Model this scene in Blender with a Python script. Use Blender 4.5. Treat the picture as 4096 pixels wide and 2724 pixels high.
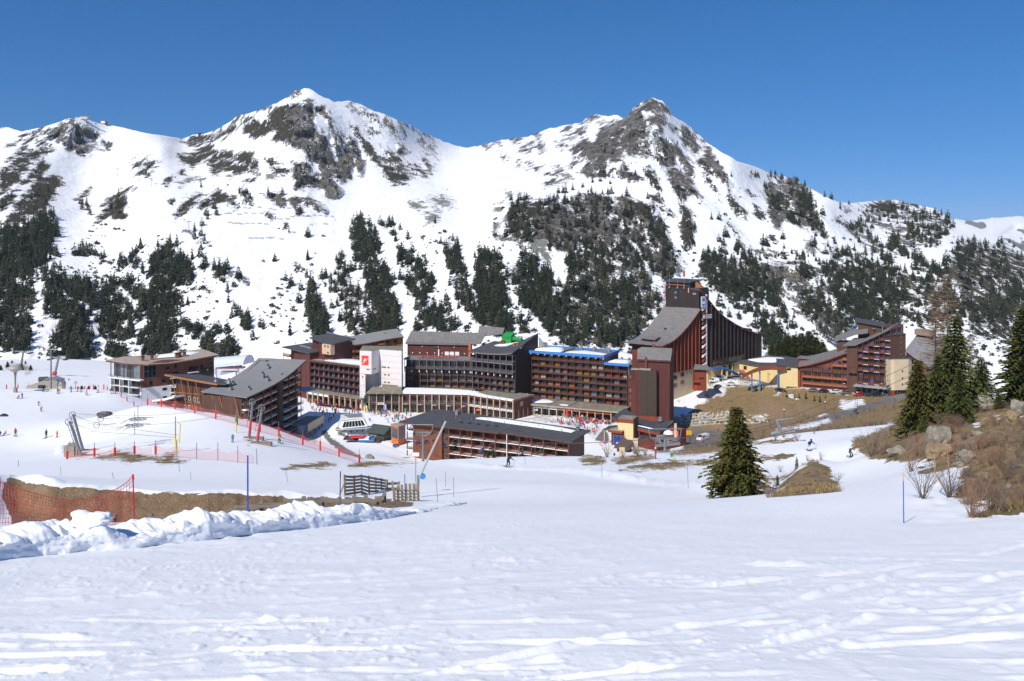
import bpy,bmesh,math,random,time
import numpy as np
from mathutils import Vector,Matrix
T0=time.time()
R=random.Random(7)
NR=np.random.default_rng(5)
SC=bpy.context.scene
ORD=('first','second','third','fourth','fifth','sixth','seventh','eighth','ninth','tenth','eleventh','twelfth','thirteenth','fourteenth','fifteenth','sixteenth')
COL=SC.collection
for _o in list(bpy.data.objects):bpy.data.objects.remove(_o)
F,CU,HV=3550.0,2048.0,920.0
cd=bpy.data.cameras.new('camera');cam=bpy.data.objects.new('camera',cd);COL.objects.link(cam)
cam.location=(0,0,0);cam.rotation_euler=(math.pi/2,0,0)
cd.sensor_width=36;cd.lens=36*F/4096;cd.shift_y=-(1362-HV)/4096
cd.clip_start=0.5;cd.clip_end=30000
SC.camera=cam
SUN_T=Vector((0.62,0.91,-1.05)).normalized()
SUN_EL=math.asin(-SUN_T.z);SUN_AZ=math.atan2(-SUN_T.x,-SUN_T.y)
w=bpy.data.worlds.new('World');SC.world=w;w.use_nodes=True
_n=w.node_tree.nodes;_l=w.node_tree.links;_n.clear()
sky=_n.new('ShaderNodeTexSky');sky.sky_type='NISHITA';sky.sun_disc=False
sky.sun_elevation=SUN_EL;sky.sun_rotation=SUN_AZ
sky.altitude=2100;sky.air_density=1.15;sky.dust_density=0.0;sky.ozone_density=3.2
_b=_n.new('ShaderNodeBackground');_b.inputs[1].default_value=0.1
_o=_n.new('ShaderNodeOutputWorld')
_tc=_n.new('ShaderNodeTexCoord');_va=_n.new('ShaderNodeVectorMath');_va.operation='ADD';_va.inputs[1].default_value=(0,0,.17)
_vn=_n.new('ShaderNodeVectorMath');_vn.operation='NORMALIZE';_hs=_n.new('ShaderNodeHueSaturation');_hs.inputs['Saturation'].default_value=1.32;_hs.inputs['Hue'].default_value=.504;_hs.inputs['Value'].default_value=1.26
_l.new(_tc.outputs['Generated'],_va.inputs[0]);_l.new(_va.outputs[0],_vn.inputs[0]);_l.new(_vn.outputs[0],sky.inputs[0])
_l.new(sky.outputs[0],_hs.inputs['Color']);_l.new(_hs.outputs[0],_b.inputs[0]);_l.new(_b.outputs[0],_o.inputs[0])
sd=bpy.data.lights.new('sun','SUN');sd.energy=4.9;sd.angle=math.radians(0.53);sd.color=(1,0.95,0.865)
sun=bpy.data.objects.new('sun',sd);COL.objects.link(sun)
sun.rotation_euler=SUN_T.to_track_quat('-Z','Y').to_euler();sun.location=(-200,-250,300)
SC.view_settings.view_transform='Standard';SC.view_settings.look='None'
SC.view_settings.exposure=0.0;SC.view_settings.gamma=1;SC.view_settings.use_curve_mapping=False
SC.cycles.use_denoising=True;SC.cycles.max_bounces=6;SC.cycles.diffuse_bounces=3
SC.cycles.transparent_max_bounces=12;SC.cycles.use_adaptive_sampling=True
def W(u,v,d):return Vector(((u-CU)/F*d,d,(HV-v)/F*d))
ZO={'Z1':(1100,1250,2.6133),'Z2':(1600,1250,2.6133),'Z3':(2050,1250,2.6129),'Z4':(2480,1080,2.5283),'Z5':(2850,1200,2.6133),'Z6':(400,1380,2.62),'Z7':(1550,1580,2.774),'Z8':(2350,1500,3.92),'Z9':(0,1400,3.1357),'Z10':(600,1550,2.9475),'Z11':(0,1800,3.1357),'Z12':(600,1780,1.8138),'Z13':(2700,1600,2.9475),'Z14':(3400,1100,2.6135),'Z15':(3400,1600,2.8506),'M1':(0,400,2.358),'M2':(700,300,1.965),'M3':(1900,350,2.1436),'M4':(2900,500,1.96),'M5':(0,850,2.358),'M6':(900,800,2.1436),'M7':(1900,750,2.358),'N1':(0,450,3.92),'N2':(0,800,3.92),'N3':(500,600,2.613),'N4':(2800,850,2.851),'P':(0,0,1.0),'Q':(0,0,0.57568)}
def zc(k,x,y):
 a,b,s=ZO[k];return(a+x/s,b+y/s)
def zp(k,pts):return[zc(k,x,y) for x,y in pts]
def hash3(ix,iy,iz,seed):
 h=(ix.astype(np.int64)*374761393+iy.astype(np.int64)*668265263+iz.astype(np.int64)*2147483647+seed*974634777)&0xffffffff
 h=((h^(h>>13))*1274126177)&0xffffffff
 return((h^(h>>16))&0xffff)/32767.5-1.0
def vnoise(x,y,z=None,seed=0):
 if z is None:z=np.zeros_like(x)
 fx,fy,fz=np.floor(x),np.floor(y),np.floor(z)
 tx,ty,tz=x-fx,y-fy,z-fz
 tx=tx*tx*(3-2*tx);ty=ty*ty*(3-2*ty);tz=tz*tz*(3-2*tz)
 r=0
 for a in(0,1):
  for b in(0,1):
   for c in(0,1):
    wgt=(tx if a else 1-tx)*(ty if b else 1-ty)*(tz if c else 1-tz)
    r=r+wgt*hash3(fx+a,fy+b,fz+c,seed)
 return r
def fbm(x,y,z=None,o=4,seed=0,gain=.5):
 r=0;a=1;t=0
 for i in range(o):
  r=r+a*vnoise(x,y,z,seed+i*17);t+=a;a*=gain
  x=x*2.03+13.7;y=y*2.03-7.1
  z=None if z is None else z*2.03+3.3
 return r/t
def tps_fit(P,V,reg=1e-6):
 P=np.asarray(P,float);V=np.asarray(V,float);n=len(P)
 d2=((P[:,None]-P[None])**2).sum(-1)
 K=np.where(d2>0,d2*np.log(np.maximum(d2,1e-12)),0)+np.eye(n)*reg
 A=np.zeros((n+3,n+3));A[:n,:n]=K;A[:n,n]=1;A[:n,n+1:]=P;A[n,:n]=1;A[n+1:,:n]=P.T
 s=np.linalg.solve(A,np.concatenate([V,[0,0,0]]))
 return P,s
def tps_eval(T,x,y,chunk=30000):
 P,s=T;n=len(P);sh=x.shape;x=x.ravel();y=y.ravel();out=np.empty(len(x))
 for i in range(0,len(x),chunk):
  a=x[i:i+chunk];b=y[i:i+chunk]
  d2=(a[:,None]-P[None,:,0])**2+(b[:,None]-P[None,:,1])**2
  out[i:i+chunk]=(d2*np.log(np.maximum(d2,1e-12)))@s[:n]+s[n]+s[n+1]*a+s[n+2]*b
 return out.reshape(sh)
def poly_sd(poly,u,v):
 """signed distance to a polygon, positive inside"""
 p=np.asarray(poly,float);n=len(p)
 dmin=np.full(u.shape,1e9);ins=np.zeros(u.shape,bool)
 for i in range(n):
  a=p[i];b=p[(i+1)%n];e=b-a;L=e@e+1e-9
  t=np.clip(((u-a[0])*e[0]+(v-a[1])*e[1])/L,0,1)
  dmin=np.minimum(dmin,(u-a[0]-t*e[0])**2+(v-a[1]-t*e[1])**2)
  c=(a[1]>v)!=(b[1]>v)
  if abs(b[1]-a[1])>1e-9:ins^=c&(u<(b[0]-a[0])*(v-a[1])/(b[1]-a[1])+a[0])
 return np.sqrt(dmin)*np.where(ins,1,-1)
def poly_field(polys,u,v,d=None):
 """polys: (type, pts, amp, dmin, dmax) -> dict type -> field of signed distance"""
 out={}
 for typ,pts,amp,d0,d1 in polys:
  if typ not in out:out[typ]=np.full(u.shape,-60.0)
  p=np.asarray(pts);m=45
  sel=(u>p[:,0].min()-m)&(u<p[:,0].max()+m)&(v>p[:,1].min()-m)&(v<p[:,1].max()+m)
  if d is not None:sel&=(d>d0)&(d<d1)
  if not sel.any():continue
  s=poly_sd(p,u[sel],v[sel])+amp
  out[typ][sel]=np.maximum(out[typ][sel],s)
 return out
def mesh_from(verts,faces,name='m'):
 me=bpy.data.meshes.new(name);me.from_pydata([tuple(x) for x in verts],[],faces);me.update();return me
def grid_mesh(X,Y,Z,name):
 n,m=X.shape
 me=bpy.data.meshes.new(name)
 co=np.stack([X,Y,Z],-1).reshape(-1,3).astype(np.float32)
 idx=np.arange(n*m).reshape(n,m)
 q=np.stack([idx[:-1,:-1],idx[:-1,1:],idx[1:,1:],idx[1:,:-1]],-1).reshape(-1,4)
 me.vertices.add(n*m);me.vertices.foreach_set('co',co.ravel())
 me.loops.add(q.size);me.loops.foreach_set('vertex_index',q.ravel().astype(np.int32))
 me.polygons.add(len(q));me.polygons.foreach_set('loop_start',np.arange(0,q.size,4,dtype=np.int32))
 me.polygons.foreach_set('loop_total',np.full(len(q),4,dtype=np.int32))
 me.polygons.foreach_set('use_smooth',np.ones(len(q),dtype=bool))
 me.update(calc_edges=True);return me
def add_attr(me,name,arr):
 a=me.attributes.new(name,'FLOAT','POINT');a.data.foreach_set('value',np.asarray(arr,np.float32).ravel())
def tag(o,label=None,cat=None,group=None,kind=None):
 if label:o['label']=label
 if cat:o['category']=cat
 if group:o['group']=group
 if kind:o['kind']=kind
 return o
def obj(name,me,mats=None,parent=None,loc=(0,0,0),rot=(0,0,0),scale=None):
 o=bpy.data.objects.new(name,me);COL.objects.link(o)
 if mats is not None and me is not None and len(me.materials)==0:
  for m in(mats if isinstance(mats,(list,tuple)) else[mats]):me.materials.append(m)
 if parent:o.parent=parent
 o.location=loc;o.rotation_euler=rot
 if scale is not None:o.scale=(scale,)*3 if isinstance(scale,(int,float)) else scale
 return o
def empty(name,loc,rz=0,label=None,cat=None,group=None):
 o=bpy.data.objects.new(name,None);COL.objects.link(o);o.location=loc;o.rotation_euler=(0,0,rz);o.empty_display_size=.2
 return tag(o,label,cat,group)
def dup(o,parent=None,loc=None,rot=None,scale=None):
 c=o.copy();COL.objects.link(c)
 if parent:c.parent=parent
 if loc is not None:c.location=loc
 if rot is not None:c.rotation_euler=rot
 if scale is not None:c.scale=(scale,)*3 if isinstance(scale,(int,float)) else scale
 for ch in o.children:dup(ch,c)
 return c
class MB:
 """collects boxes, prisms, tubes and quads into one mesh; mi = material slot"""
 def __init__(s):s.v=[];s.f=[];s.m=[]
 def add(s,vs,fs,mi=0):
  b=len(s.v);s.v+=[tuple(x) for x in vs]
  for f in fs:s.f.append([b+i for i in f]);s.m.append(mi)
  return s
 def box(s,x0,x1,y0,y1,z0,z1,mi=0):
  return s.add([(x0,y0,z0),(x1,y0,z0),(x1,y1,z0),(x0,y1,z0),(x0,y0,z1),(x1,y0,z1),(x1,y1,z1),(x0,y1,z1)],[(0,3,2,1),(4,5,6,7),(0,1,5,4),(1,2,6,5),(2,3,7,6),(3,0,4,7)],mi)
 def prism(s,pts,z0,z1,mi=0):
  """plan polygon (counter-clockwise) pulled up; z0/z1 number or list per point"""
  n=len(pts);a=z0 if isinstance(z0,(list,tuple)) else[z0]*n;b=z1 if isinstance(z1,(list,tuple)) else[z1]*n
  vs=[(p[0],p[1],a[i]) for i,p in enumerate(pts)]+[(p[0],p[1],b[i]) for i,p in enumerate(pts)]
  return s.add(vs,[tuple(range(n))[::-1],tuple(range(n,2*n))]+[(i,(i+1)%n,n+(i+1)%n,n+i) for i in range(n)],mi)
 def tube(s,p0,p1,r0,r1=None,n=6,mi=0,cap=True):
  r1=r0 if r1 is None else r1;p0=Vector(p0);p1=Vector(p1);d=(p1-p0)
  if d.length<1e-6:return s
  d.normalize();a=d.orthogonal().normalized();b=d.cross(a);vs=[]
  for p,r in((p0,r0),(p1,r1)):
   for i in range(n):
    t=2*math.pi*i/n;vs.append(p+(a*math.cos(t)+b*math.sin(t))*r)
  fs=[(i,(i+1)%n,n+(i+1)%n,n+i) for i in range(n)]
  if cap:fs+=[tuple(range(n))[::-1],tuple(range(n,2*n))]
  return s.add(vs,fs,mi)
 def path(s,pts,r,n=5,mi=0):
  for a,b in zip(pts[:-1],pts[1:]):s.tube(a,b,r,r,n,mi)
  return s
 def lathe(s,prof,n=14,mi=0,c=(0,0,0)):
  vs=[];fs=[]
  for r,z in prof:
   for i in range(n):t=2*math.pi*i/n;vs.append((c[0]+r*math.cos(t),c[1]+r*math.sin(t),c[2]+z))
  k=len(prof)
  for j in range(k-1):
   for i in range(n):fs.append((j*n+i,j*n+(i+1)%n,(j+1)*n+(i+1)%n,(j+1)*n+i))
  fs.append(tuple(range(n))[::-1]);fs.append(tuple(range((k-1)*n,k*n)))
  return s.add(vs,fs,mi)
 def quad(s,a,b,c,d,mi=0):return s.add([a,b,c,d],[(0,1,2,3)],mi)
 def strip(s,A,B,th,mi=0):
  """slab between two polylines of equal length, th thick downwards"""
  n=len(A);dn=Vector((0,0,-th));A=[Vector(a) for a in A];B=[Vector(b) for b in B]
  vs=A+B+[a+dn for a in A]+[b+dn for b in B];fs=[]
  for i in range(n-1):
   fs+=[(i,i+1,n+i+1,n+i),(2*n+i,3*n+i,3*n+i+1,2*n+i+1),(i,2*n+i,2*n+i+1,i+1),(n+i,n+i+1,3*n+i+1,3*n+i)]
  fs+=[(0,n,3*n,2*n),(n-1,3*n-1,4*n-1,2*n-1)]
  return s.add(vs,fs,mi)
 def mesh(s,name='m',smooth=False):
  me=bpy.data.meshes.new(name);me.from_pydata(s.v,[],s.f);me.update()
  if any(s.m):me.polygons.foreach_set('material_index',s.m)
  bm=bmesh.new();bm.from_mesh(me);bmesh.ops.recalc_face_normals(bm,faces=bm.faces);bm.to_mesh(me);bm.free()
  if smooth:me.polygons.foreach_set('use_smooth',[True]*len(me.polygons))
  return me
 def build(s,name,mats,parent=None,loc=(0,0,0),rot=(0,0,0),smooth=False):
  return obj(name,s.mesh(name,smooth),mats,parent,loc,rot)
MATS={}
def pmat(name,col,rough=.7,var=.12,scale=3.0,metal=0.0,bump=0.0,streak=None,spec=.4,col2=None,alpha=None,wave=None):
 """plain material with procedural colour variation; streak=(sx,sy,sz) stretches the noise; wave=(scale, axis, depth) adds plank lines"""
 if name in MATS:return MATS[name]
 m=bpy.data.materials.new(name);m.use_nodes=True;nt=m.node_tree;n=nt.nodes;l=nt.links
 p=n['Principled BSDF'];p.inputs['Roughness'].default_value=rough;p.inputs['Metallic'].default_value=metal
 p.inputs['Specular IOR Level'].default_value=spec
 tc=n.new('ShaderNodeTexCoord');mp=n.new('ShaderNodeMapping');l.new(tc.outputs['Object'],mp.inputs[0])
 if streak:mp.inputs['Scale'].default_value=streak
 no=n.new('ShaderNodeTexNoise');no.inputs['Scale'].default_value=scale;no.inputs['Detail'].default_value=5;no.inputs['Roughness'].default_value=.6
 l.new(mp.outputs[0],no.inputs[0])
 rp=n.new('ShaderNodeValToRGB');c=Vector(col)
 c2=Vector(col2) if col2 else c*(1+var);c1=c*(1-var)
 rp.color_ramp.elements[0].position=.3;rp.color_ramp.elements[1].position=.72
 rp.color_ramp.elements[0].color=(*c1,1);rp.color_ramp.elements[1].color=(*[min(1,x) for x in c2],1)
 l.new(no.outputs[0],rp.inputs[0]);src=rp.outputs[0]
 h=no.outputs[0]
 if wave:
  wv=n.new('ShaderNodeTexWave');wv.bands_direction=wave[1];wv.inputs['Scale'].default_value=wave[0];wv.inputs['Distortion'].default_value=.6
  wv.inputs['Detail'].default_value=2;l.new(tc.outputs['Object'],wv.inputs[0])
  mx=n.new('ShaderNodeMix');mx.data_type='RGBA';mx.blend_type='MULTIPLY';mx.inputs[0].default_value=wave[2]
  l.new(src,mx.inputs[6]);l.new(wv.outputs[0],mx.inputs[7]);src=mx.outputs[2];h=wv.outputs[0]
 l.new(src,p.inputs['Base Color'])
 if bump:
  b=n.new('ShaderNodeBump');b.inputs['Strength'].default_value=bump;b.inputs['Distance'].default_value=.05
  l.new(h,b.inputs['Height']);l.new(b.outputs[0],p.inputs['Normal'])
 if alpha is not None:p.inputs['Alpha'].default_value=alpha
 MATS[name]=m;return m
def mixc(n,l,fac,a,b):
 mx=n.new('ShaderNodeMix');mx.data_type='RGBA'
 if hasattr(fac,'is_output'):l.new(fac,mx.inputs[0])
 else:mx.inputs[0].default_value=fac
 for i,c in((6,a),(7,b)):
  if hasattr(c,'is_output'):l.new(c,mx.inputs[i])
  else:mx.inputs[i].default_value=(*c,1)
 return mx.outputs[2]
def mth(n,l,op,a,b=None,clamp=False):
 m=n.new('ShaderNodeMath');m.operation=op;m.use_clamp=clamp
 for i,c in((0,a),(1,b)):
  if c is None:continue
  if hasattr(c,'is_output'):l.new(c,m.inputs[i])
  else:m.inputs[i].default_value=c
 return m.outputs[0]
def nz(n,l,vec,scale,detail=5,rough=.6,stretch=None):
 if stretch:
  mp=n.new('ShaderNodeMapping');mp.inputs['Scale'].default_value=stretch;l.new(vec,mp.inputs[0]);vec=mp.outputs[0]
 t=n.new('ShaderNodeTexNoise');t.inputs['Scale'].default_value=scale;t.inputs['Detail'].default_value=detail;t.inputs['Roughness'].default_value=rough
 l.new(vec,t.inputs[0]);return t.outputs[0]
def rng(n,l,x,a,b,c=0.,d=1.):
 t=n.new('ShaderNodeMapRange');l.new(x,t.inputs[0]);t.inputs[1].default_value=a;t.inputs[2].default_value=b
 t.inputs[3].default_value=c;t.inputs[4].default_value=d;return t.outputs[0]
def attr(n,name):
 a=n.new('ShaderNodeAttribute');a.attribute_name=name;return a.outputs['Fac']
SNOW=(0.86,0.875,0.90)
def mountain_mat():
 m=bpy.data.materials.new('mountain');m.use_nodes=True;n=m.node_tree.nodes;l=m.node_tree.links;p=n['Principled BSDF']
 g=n.new('ShaderNodeNewGeometry').outputs['Position']
 n1=nz(n,l,g,.10,8,.68,(1,.5,.55));n2=nz(n,l,g,.55,5,.65)
 br=mth(n,l,'ADD',mth(n,l,'MULTIPLY',mth(n,l,'SUBTRACT',n1,.5),120.0),mth(n,l,'MULTIPLY',mth(n,l,'SUBTRACT',n2,.5),85.0))
 e=mth(n,l,'ADD',mth(n,l,'MINIMUM',attr(n,'bare'),13.),mth(n,l,'MULTIPLY',br,attr(n,'patchy')))
 mask=rng(n,l,e,-1.2,1.2)
 n3=nz(n,l,g,.07,8,.7,(1,1,.45));n4=nz(n,l,g,.8,5,.65)
 rock=mixc(n,l,rng(n,l,n3,.40,.60),(.105,.097,.088),(.40,.365,.315))
 rock=mixc(n,l,rng(n,l,n4,.45,.62),rock,(.20,.185,.165))
 rock=mixc(n,l,rng(n,l,nz(n,l,g,.03,4),.56,.7,0,.75),rock,(.42,.34,.23))
 crack_shade=mth(n,l,'ABSOLUTE',mth(n,l,'SUBTRACT',nz(n,l,g,.11,5,.6,(1.4,1,.5)),.5));rock=mixc(n,l,rng(n,l,crack_shade,.0,.05,.85,0),rock,(.045,.042,.04))  # dark fissure lines; shadow between the strata is painted into the rock colour
 turf=mixc(n,l,rng(n,l,n1,.4,.6),(.032,.031,.019),(.095,.072,.040))
 turf=mixc(n,l,rng(n,l,n4,.45,.7),turf,(.055,.055,.024))
 turf=mixc(n,l,rng(n,l,n2,.54,.66),turf,(.19,.175,.15))
 scree=mixc(n,l,rng(n,l,n2,.35,.65),(.33,.32,.28),(.45,.44,.38))
 scree=mixc(n,l,rng(n,l,n1,.5,.65),scree,(.36,.37,.25))
 bare=mixc(n,l,rng(n,l,attr(n,'tint'),.35,.65),rock,turf)
 bare=mixc(n,l,rng(n,l,attr(n,'tint'),1.4,1.6),bare,scree)
 snow=mixc(n,l,rng(n,l,nz(n,l,g,.02,4),.35,.65),(.82,.825,.835),(.87,.87,.875))
 l.new(mixc(n,l,mask,snow,bare),p.inputs['Base Color'])
 p.inputs['Roughness'].default_value=.75;p.inputs['Specular IOR Level'].default_value=.2
 b=n.new('ShaderNodeBump');b.inputs['Strength'].default_value=1;b.inputs['Distance'].default_value=1.0
 wr=mth(n,l,'MULTIPLY',mth(n,l,'ADD',mth(n,l,'MULTIPLY',n3,15.),mth(n,l,'MULTIPLY',n4,3.2)),mask)
 snb=mth(n,l,'ADD',mth(n,l,'MULTIPLY',nz(n,l,g,.16,4,.5),1.3),mth(n,l,'MULTIPLY',n4,.12))
 l.new(mth(n,l,'ADD',wr,snb),b.inputs['Height']);l.new(b.outputs[0],p.inputs['Normal'])
 return m
def ground_mat():
 m=bpy.data.materials.new('snow_ground');m.use_nodes=True;n=m.node_tree.nodes;l=m.node_tree.links;p=n['Principled BSDF']
 g=n.new('ShaderNodeNewGeometry').outputs['Position']
 n1=nz(n,l,g,.35,6,.62);n2=nz(n,l,g,1.7,5,.6);n3=nz(n,l,g,9.,4,.6)
 br=mth(n,l,'ADD',mth(n,l,'MULTIPLY',mth(n,l,'SUBTRACT',n1,.5),75.),mth(n,l,'MULTIPLY',mth(n,l,'SUBTRACT',n2,.5),55.))
 def mk(a,k=1.0):return rng(n,l,mth(n,l,'ADD',attr(n,a),mth(n,l,'MULTIPLY',br,k)),-1.,1.)
 snow=mixc(n,l,rng(n,l,n1,.3,.7),(.85,.85,.86),(.89,.89,.895))
 dirty=mixc(n,l,rng(n,l,n2,.35,.65),(.36,.33,.29),(.72,.70,.67))
 snow=mixc(n,l,mk('dirty',1.2),snow,dirty)
 turf=mixc(n,l,rng(n,l,n2,.35,.65),(.15,.098,.045),(.34,.235,.115))
 turf=mixc(n,l,rng(n,l,n1,.52,.68),turf,(.12,.105,.04))
 turf=mixc(n,l,rng(n,l,n3,.55,.75),turf,(.40,.29,.16))
 dirt=mixc(n,l,rng(n,l,n2,.3,.7),(.155,.098,.052),(.28,.19,.108))
 dirt=mixc(n,l,rng(n,l,n3,.60,.68),dirt,(.42,.37,.30))
 rust=mixc(n,l,rng(n,l,n2,.3,.7),(.20,.10,.045),(.36,.26,.17))
 asph=mixc(n,l,rng(n,l,n1,.35,.65),(.13,.12,.115),(.22,.205,.19))
 c=mixc(n,l,mk('turf'),snow,turf)
 c=mixc(n,l,mk('rust'),c,rust)
 c=mixc(n,l,mk('dirt',.5),c,dirt)
 c=mixc(n,l,mk('asphalt',.35),c,asph)
 c=mixc(n,l,mk('patch',.7),c,mixc(n,l,mk('dirty',1.2),(.85,.86,.88),dirty))
 l.new(c,p.inputs['Base Color'])
 p.inputs['Roughness'].default_value=.62;p.inputs['Specular IOR Level'].default_value=.3
 b=n.new('ShaderNodeBump');b.inputs['Strength'].default_value=1;b.inputs['Distance'].default_value=1.
 bareh=mth(n,l,'MAXIMUM',mk('turf'),mk('dirt',.5))
 h=mth(n,l,'ADD',mth(n,l,'MULTIPLY',n2,.022),mth(n,l,'MULTIPLY',n3,.010))
 h=mth(n,l,'ADD',h,mth(n,l,'MULTIPLY',nz(n,l,g,38.,3,.6),.004))
 h=mth(n,l,'ADD',h,mth(n,l,'MULTIPLY',bareh,mth(n,l,'MULTIPLY',n3,.09)))
 l.new(h,b.inputs['Height']);l.new(b.outputs[0],p.inputs['Normal'])
 return m
CP=[]
def pl(d):return-(2.5+.25*d)
for d in(3,8,15,24,36):
 for x in(-60,-25,0,25,60):CP.append((x,d,pl(d)))
for x in(-90,-45,0,40):CP.append((x,72,pl(72)-.2))
def cp(u,v,d):p=W(u,v,d);CP.append((p.x,p.y,p.z))
for a in[(41,1899,57),(223,1946,52.5),(539,1972,54),(900,1975,55),(1289,1985,58),(1600,1998,62),(0,1862,108),(330,1880,100),(600,1890,98),(330,1826,143),(708,1832,122),(1035,1852,118),(1262,1862,120),(62,1744,205),(300,1760,195),(640,1700,190),(985,1768,152),(0,1650,240),(164,1645,245),(345,1578,275),(450,1566,282),(150,1553,288),(0,1560,290),(617,1621,215),(687,1634,203),(779,1652,194),(863,1675,181),(949,1698,175),(1040,1726,171),(1115,1748,168),(1211,1780,168),(1280,1803,166),(1356,1828,162),(1430,1850,155),(1500,1860,148),(1650,1850,140),(1766,1838,142),(2055,1829,143),(2289,1825,146),(2030,1868,127),(1500,1905,95),(2000,1925,85),(2400,1880,112),(2622,1834,147),(2800,1815,150),(2600,1816,163),(2900,1800,158),(3243,1727,152),(3100,1745,150),(3240,1803,128),(3405,1830,120),(3000,1830,128),(2700,1880,112),(2944,1990,62),(2700,1960,72),(2450,1945,75),(3300,1935,66),(3130,1990,58),(3500,1900,78),(3560,1830,105),(3450,1745,140),(3613,2075,30),(4096,2055,29),(3900,2064,29),(3800,1965,38),(3660,1875,55),(3640,1800,100),(3760,1760,72),(3950,1720,66),(4150,1700,60),(3900,1655,95),(4096,1640,92),(4400,1650,80),(4400,1900,40),(4000,1850,45),(4600,2000,30),(3700,1680,120),(2040,1925,215),(1650,1960,215),(2300,1905,215),(1100,1840,225),(800,1760,255),(1300,1830,225),(1250,1740,318),(1420,1790,292),(1560,1830,270),(1650,1845,275),(2300,1855,268),(1350,1700,326),(1400,1628,362),(1700,1665,342),(2080,1680,334),(1500,1700,326),(2150,1668,341),(2450,1690,332),(2350,1730,313),(1900,1780,296),(1800,1600,390),(1300,1590,385),(1000,1640,350),(800,1690,320),(1150,1760,300),(2300,1600,385),(2300,1560,430),(1700,1560,430),(1200,1540,430),(2674,1816,200),(2600,1808,250),(2640,1800,292),(2800,1790,285),(2770,1738,325),(2900,1745,318),(2700,1705,338),(3000,1712,325),(2720,1620,356),(2800,1565,375),(2800,1640,352),(3000,1565,372),(3100,1640,345),(3200,1605,352),(2760,1545,384),(2860,1515,388),(3000,1520,384),(3150,1535,376),(3400,1555,364),(3560,1560,360),(3640,1560,366),(2900,1480,412),(3300,1470,420),(3530,1590,346),(3400,1642,322),(3200,1692,312),(3060,1714,308),(3620,1575,344),(3500,1690,285),(3350,1720,250),(3150,1760,250),(3000,1790,240),(3640,1640,300),(2950,1830,215),(3300,1760,205),(3750,1600,380),(3900,1640,330),(3900,1700,420),(4200,1800,330),(3700,1640,480),(4200,1900,480),(3400,1560,520),(2900,1500,520),(-300,1540,330),(100,1512,380),(400,1520,390),(200,1475,470),(0,1440,560),(300,1440,575),(-300,1440,560),(550,1470,560),(900,1480,520),(1300,1480,530),(1900,1490,520),(2400,1490,520),(200,1440,640),(800,1460,640),(1500,1470,640),(2500,1480,640),(3200,1600,640),(4100,1900,640),(-600,1650,220),(-700,1440,640),(-900,1800,150),(-600,1950,60)]:cp(*a)
CPa=np.array(CP)
BANK=np.array([(W(u,1900,d).x,d) for u,d in((-200,62),(41,58),(223,53),(539,54),(900,55),(1289,58),(1600,62),(1750,66))])
TG=tps_fit(CPa[:,:2]/100,CPa[:,2])
US=7.5
uA=np.arange(-900,5000.1,US)
vr=np.arange(3000,1896,-4.2);dA=2.5*F/(vr-HV-.25*F)
dA=np.concatenate([[3.2,3.9],dA[dA<92],np.arange(92,650,2.3)])
UU,DD=np.meshgrid(uA,dA,indexing='ij')
XX=(UU-CU)/F*DD;YY=DD.copy()
ZB=tps_eval(TG,XX/100,YY/100)
by=np.interp(XX,BANK[:,0],BANK[:,1]);s=YY-by
fade=np.clip((XX+31.5)/2.0,0,1)*np.clip((-7.2-XX)/5.0,0,1)
edge=.35*fbm(XX*.8,YY*.8,o=3,seed=3)
t=np.clip(-(s+edge)/1.9,0,1);t=t*t*(3-2*t)
back=np.clip((s+24)/20,0,1)
ZB=ZB-1.75*t*back*fade
lip=np.exp(-((s-.55)/.7)**2)*.28*fade*(s>-1.5)
ZB=ZB+lip
near=np.clip((115-YY)/80,0,1)
ca,sa=math.cos(-.42),math.sin(-.42)
xr,yr=XX*ca-YY*sa,XX*sa+YY*ca
rut=1-np.abs(fbm(xr*.12,yr*.95,o=4,seed=11))*2.2
rut=np.clip(rut-.35,0,1)*np.clip(.25+fbm(XX*.12,YY*.12,o=2,seed=21)*1.6,0,1)
ca2,sa2=math.cos(.15),math.sin(.15)
x2,y2=XX*ca2-YY*sa2,XX*sa2+YY*ca2
rut2=np.clip(.62-np.abs(fbm(x2*.16,y2*1.4,o=3,seed=31))*2.4,0,1)*np.clip(fbm(XX*.09+5,YY*.09,o=2,seed=41)*2.2,0,1)
lum=fbm(XX*1.5,YY*1.5,o=4,seed=51)
rel=near*(.07*rut+.07*rut2+.014*lum+.07*fbm(XX*.3,YY*.3,o=3,seed=61)+.05*np.clip(fbm(XX*3.1,YY*3.1,o=2,seed=71)-.25,0,1))
rel=rel*np.clip(.35+.65*np.clip((34-YY)/20,0,1)+.1,0,1)
far=np.clip((YY-60)/60,0,1)
rel=rel+far*(.12*fbm(XX*.12,YY*.12,o=4,seed=81))
berm=0*XX
for (u0,v0,d0),(u1,v1,d1),hh in(((1850,0,132),(2420,0,106),.45),((2420,0,106),(2700,0,86),.55),((2700,0,86),(2960,0,66),.5)):
 a=np.array([(u0-CU)/F*d0,d0]);b=np.array([(u1-CU)/F*d1,d1]);e=b-a;L=e@e
 tt=np.clip(((XX-a[0])*e[0]+(YY-a[1])*e[1])/L,0,1)
 dd=np.hypot(XX-a[0]-tt*e[0],YY-a[1]-tt*e[1])
 berm=np.maximum(berm,hh*np.exp(-(dd/1.3)**2)*(1+.5*lum))
trk=0*XX
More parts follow.
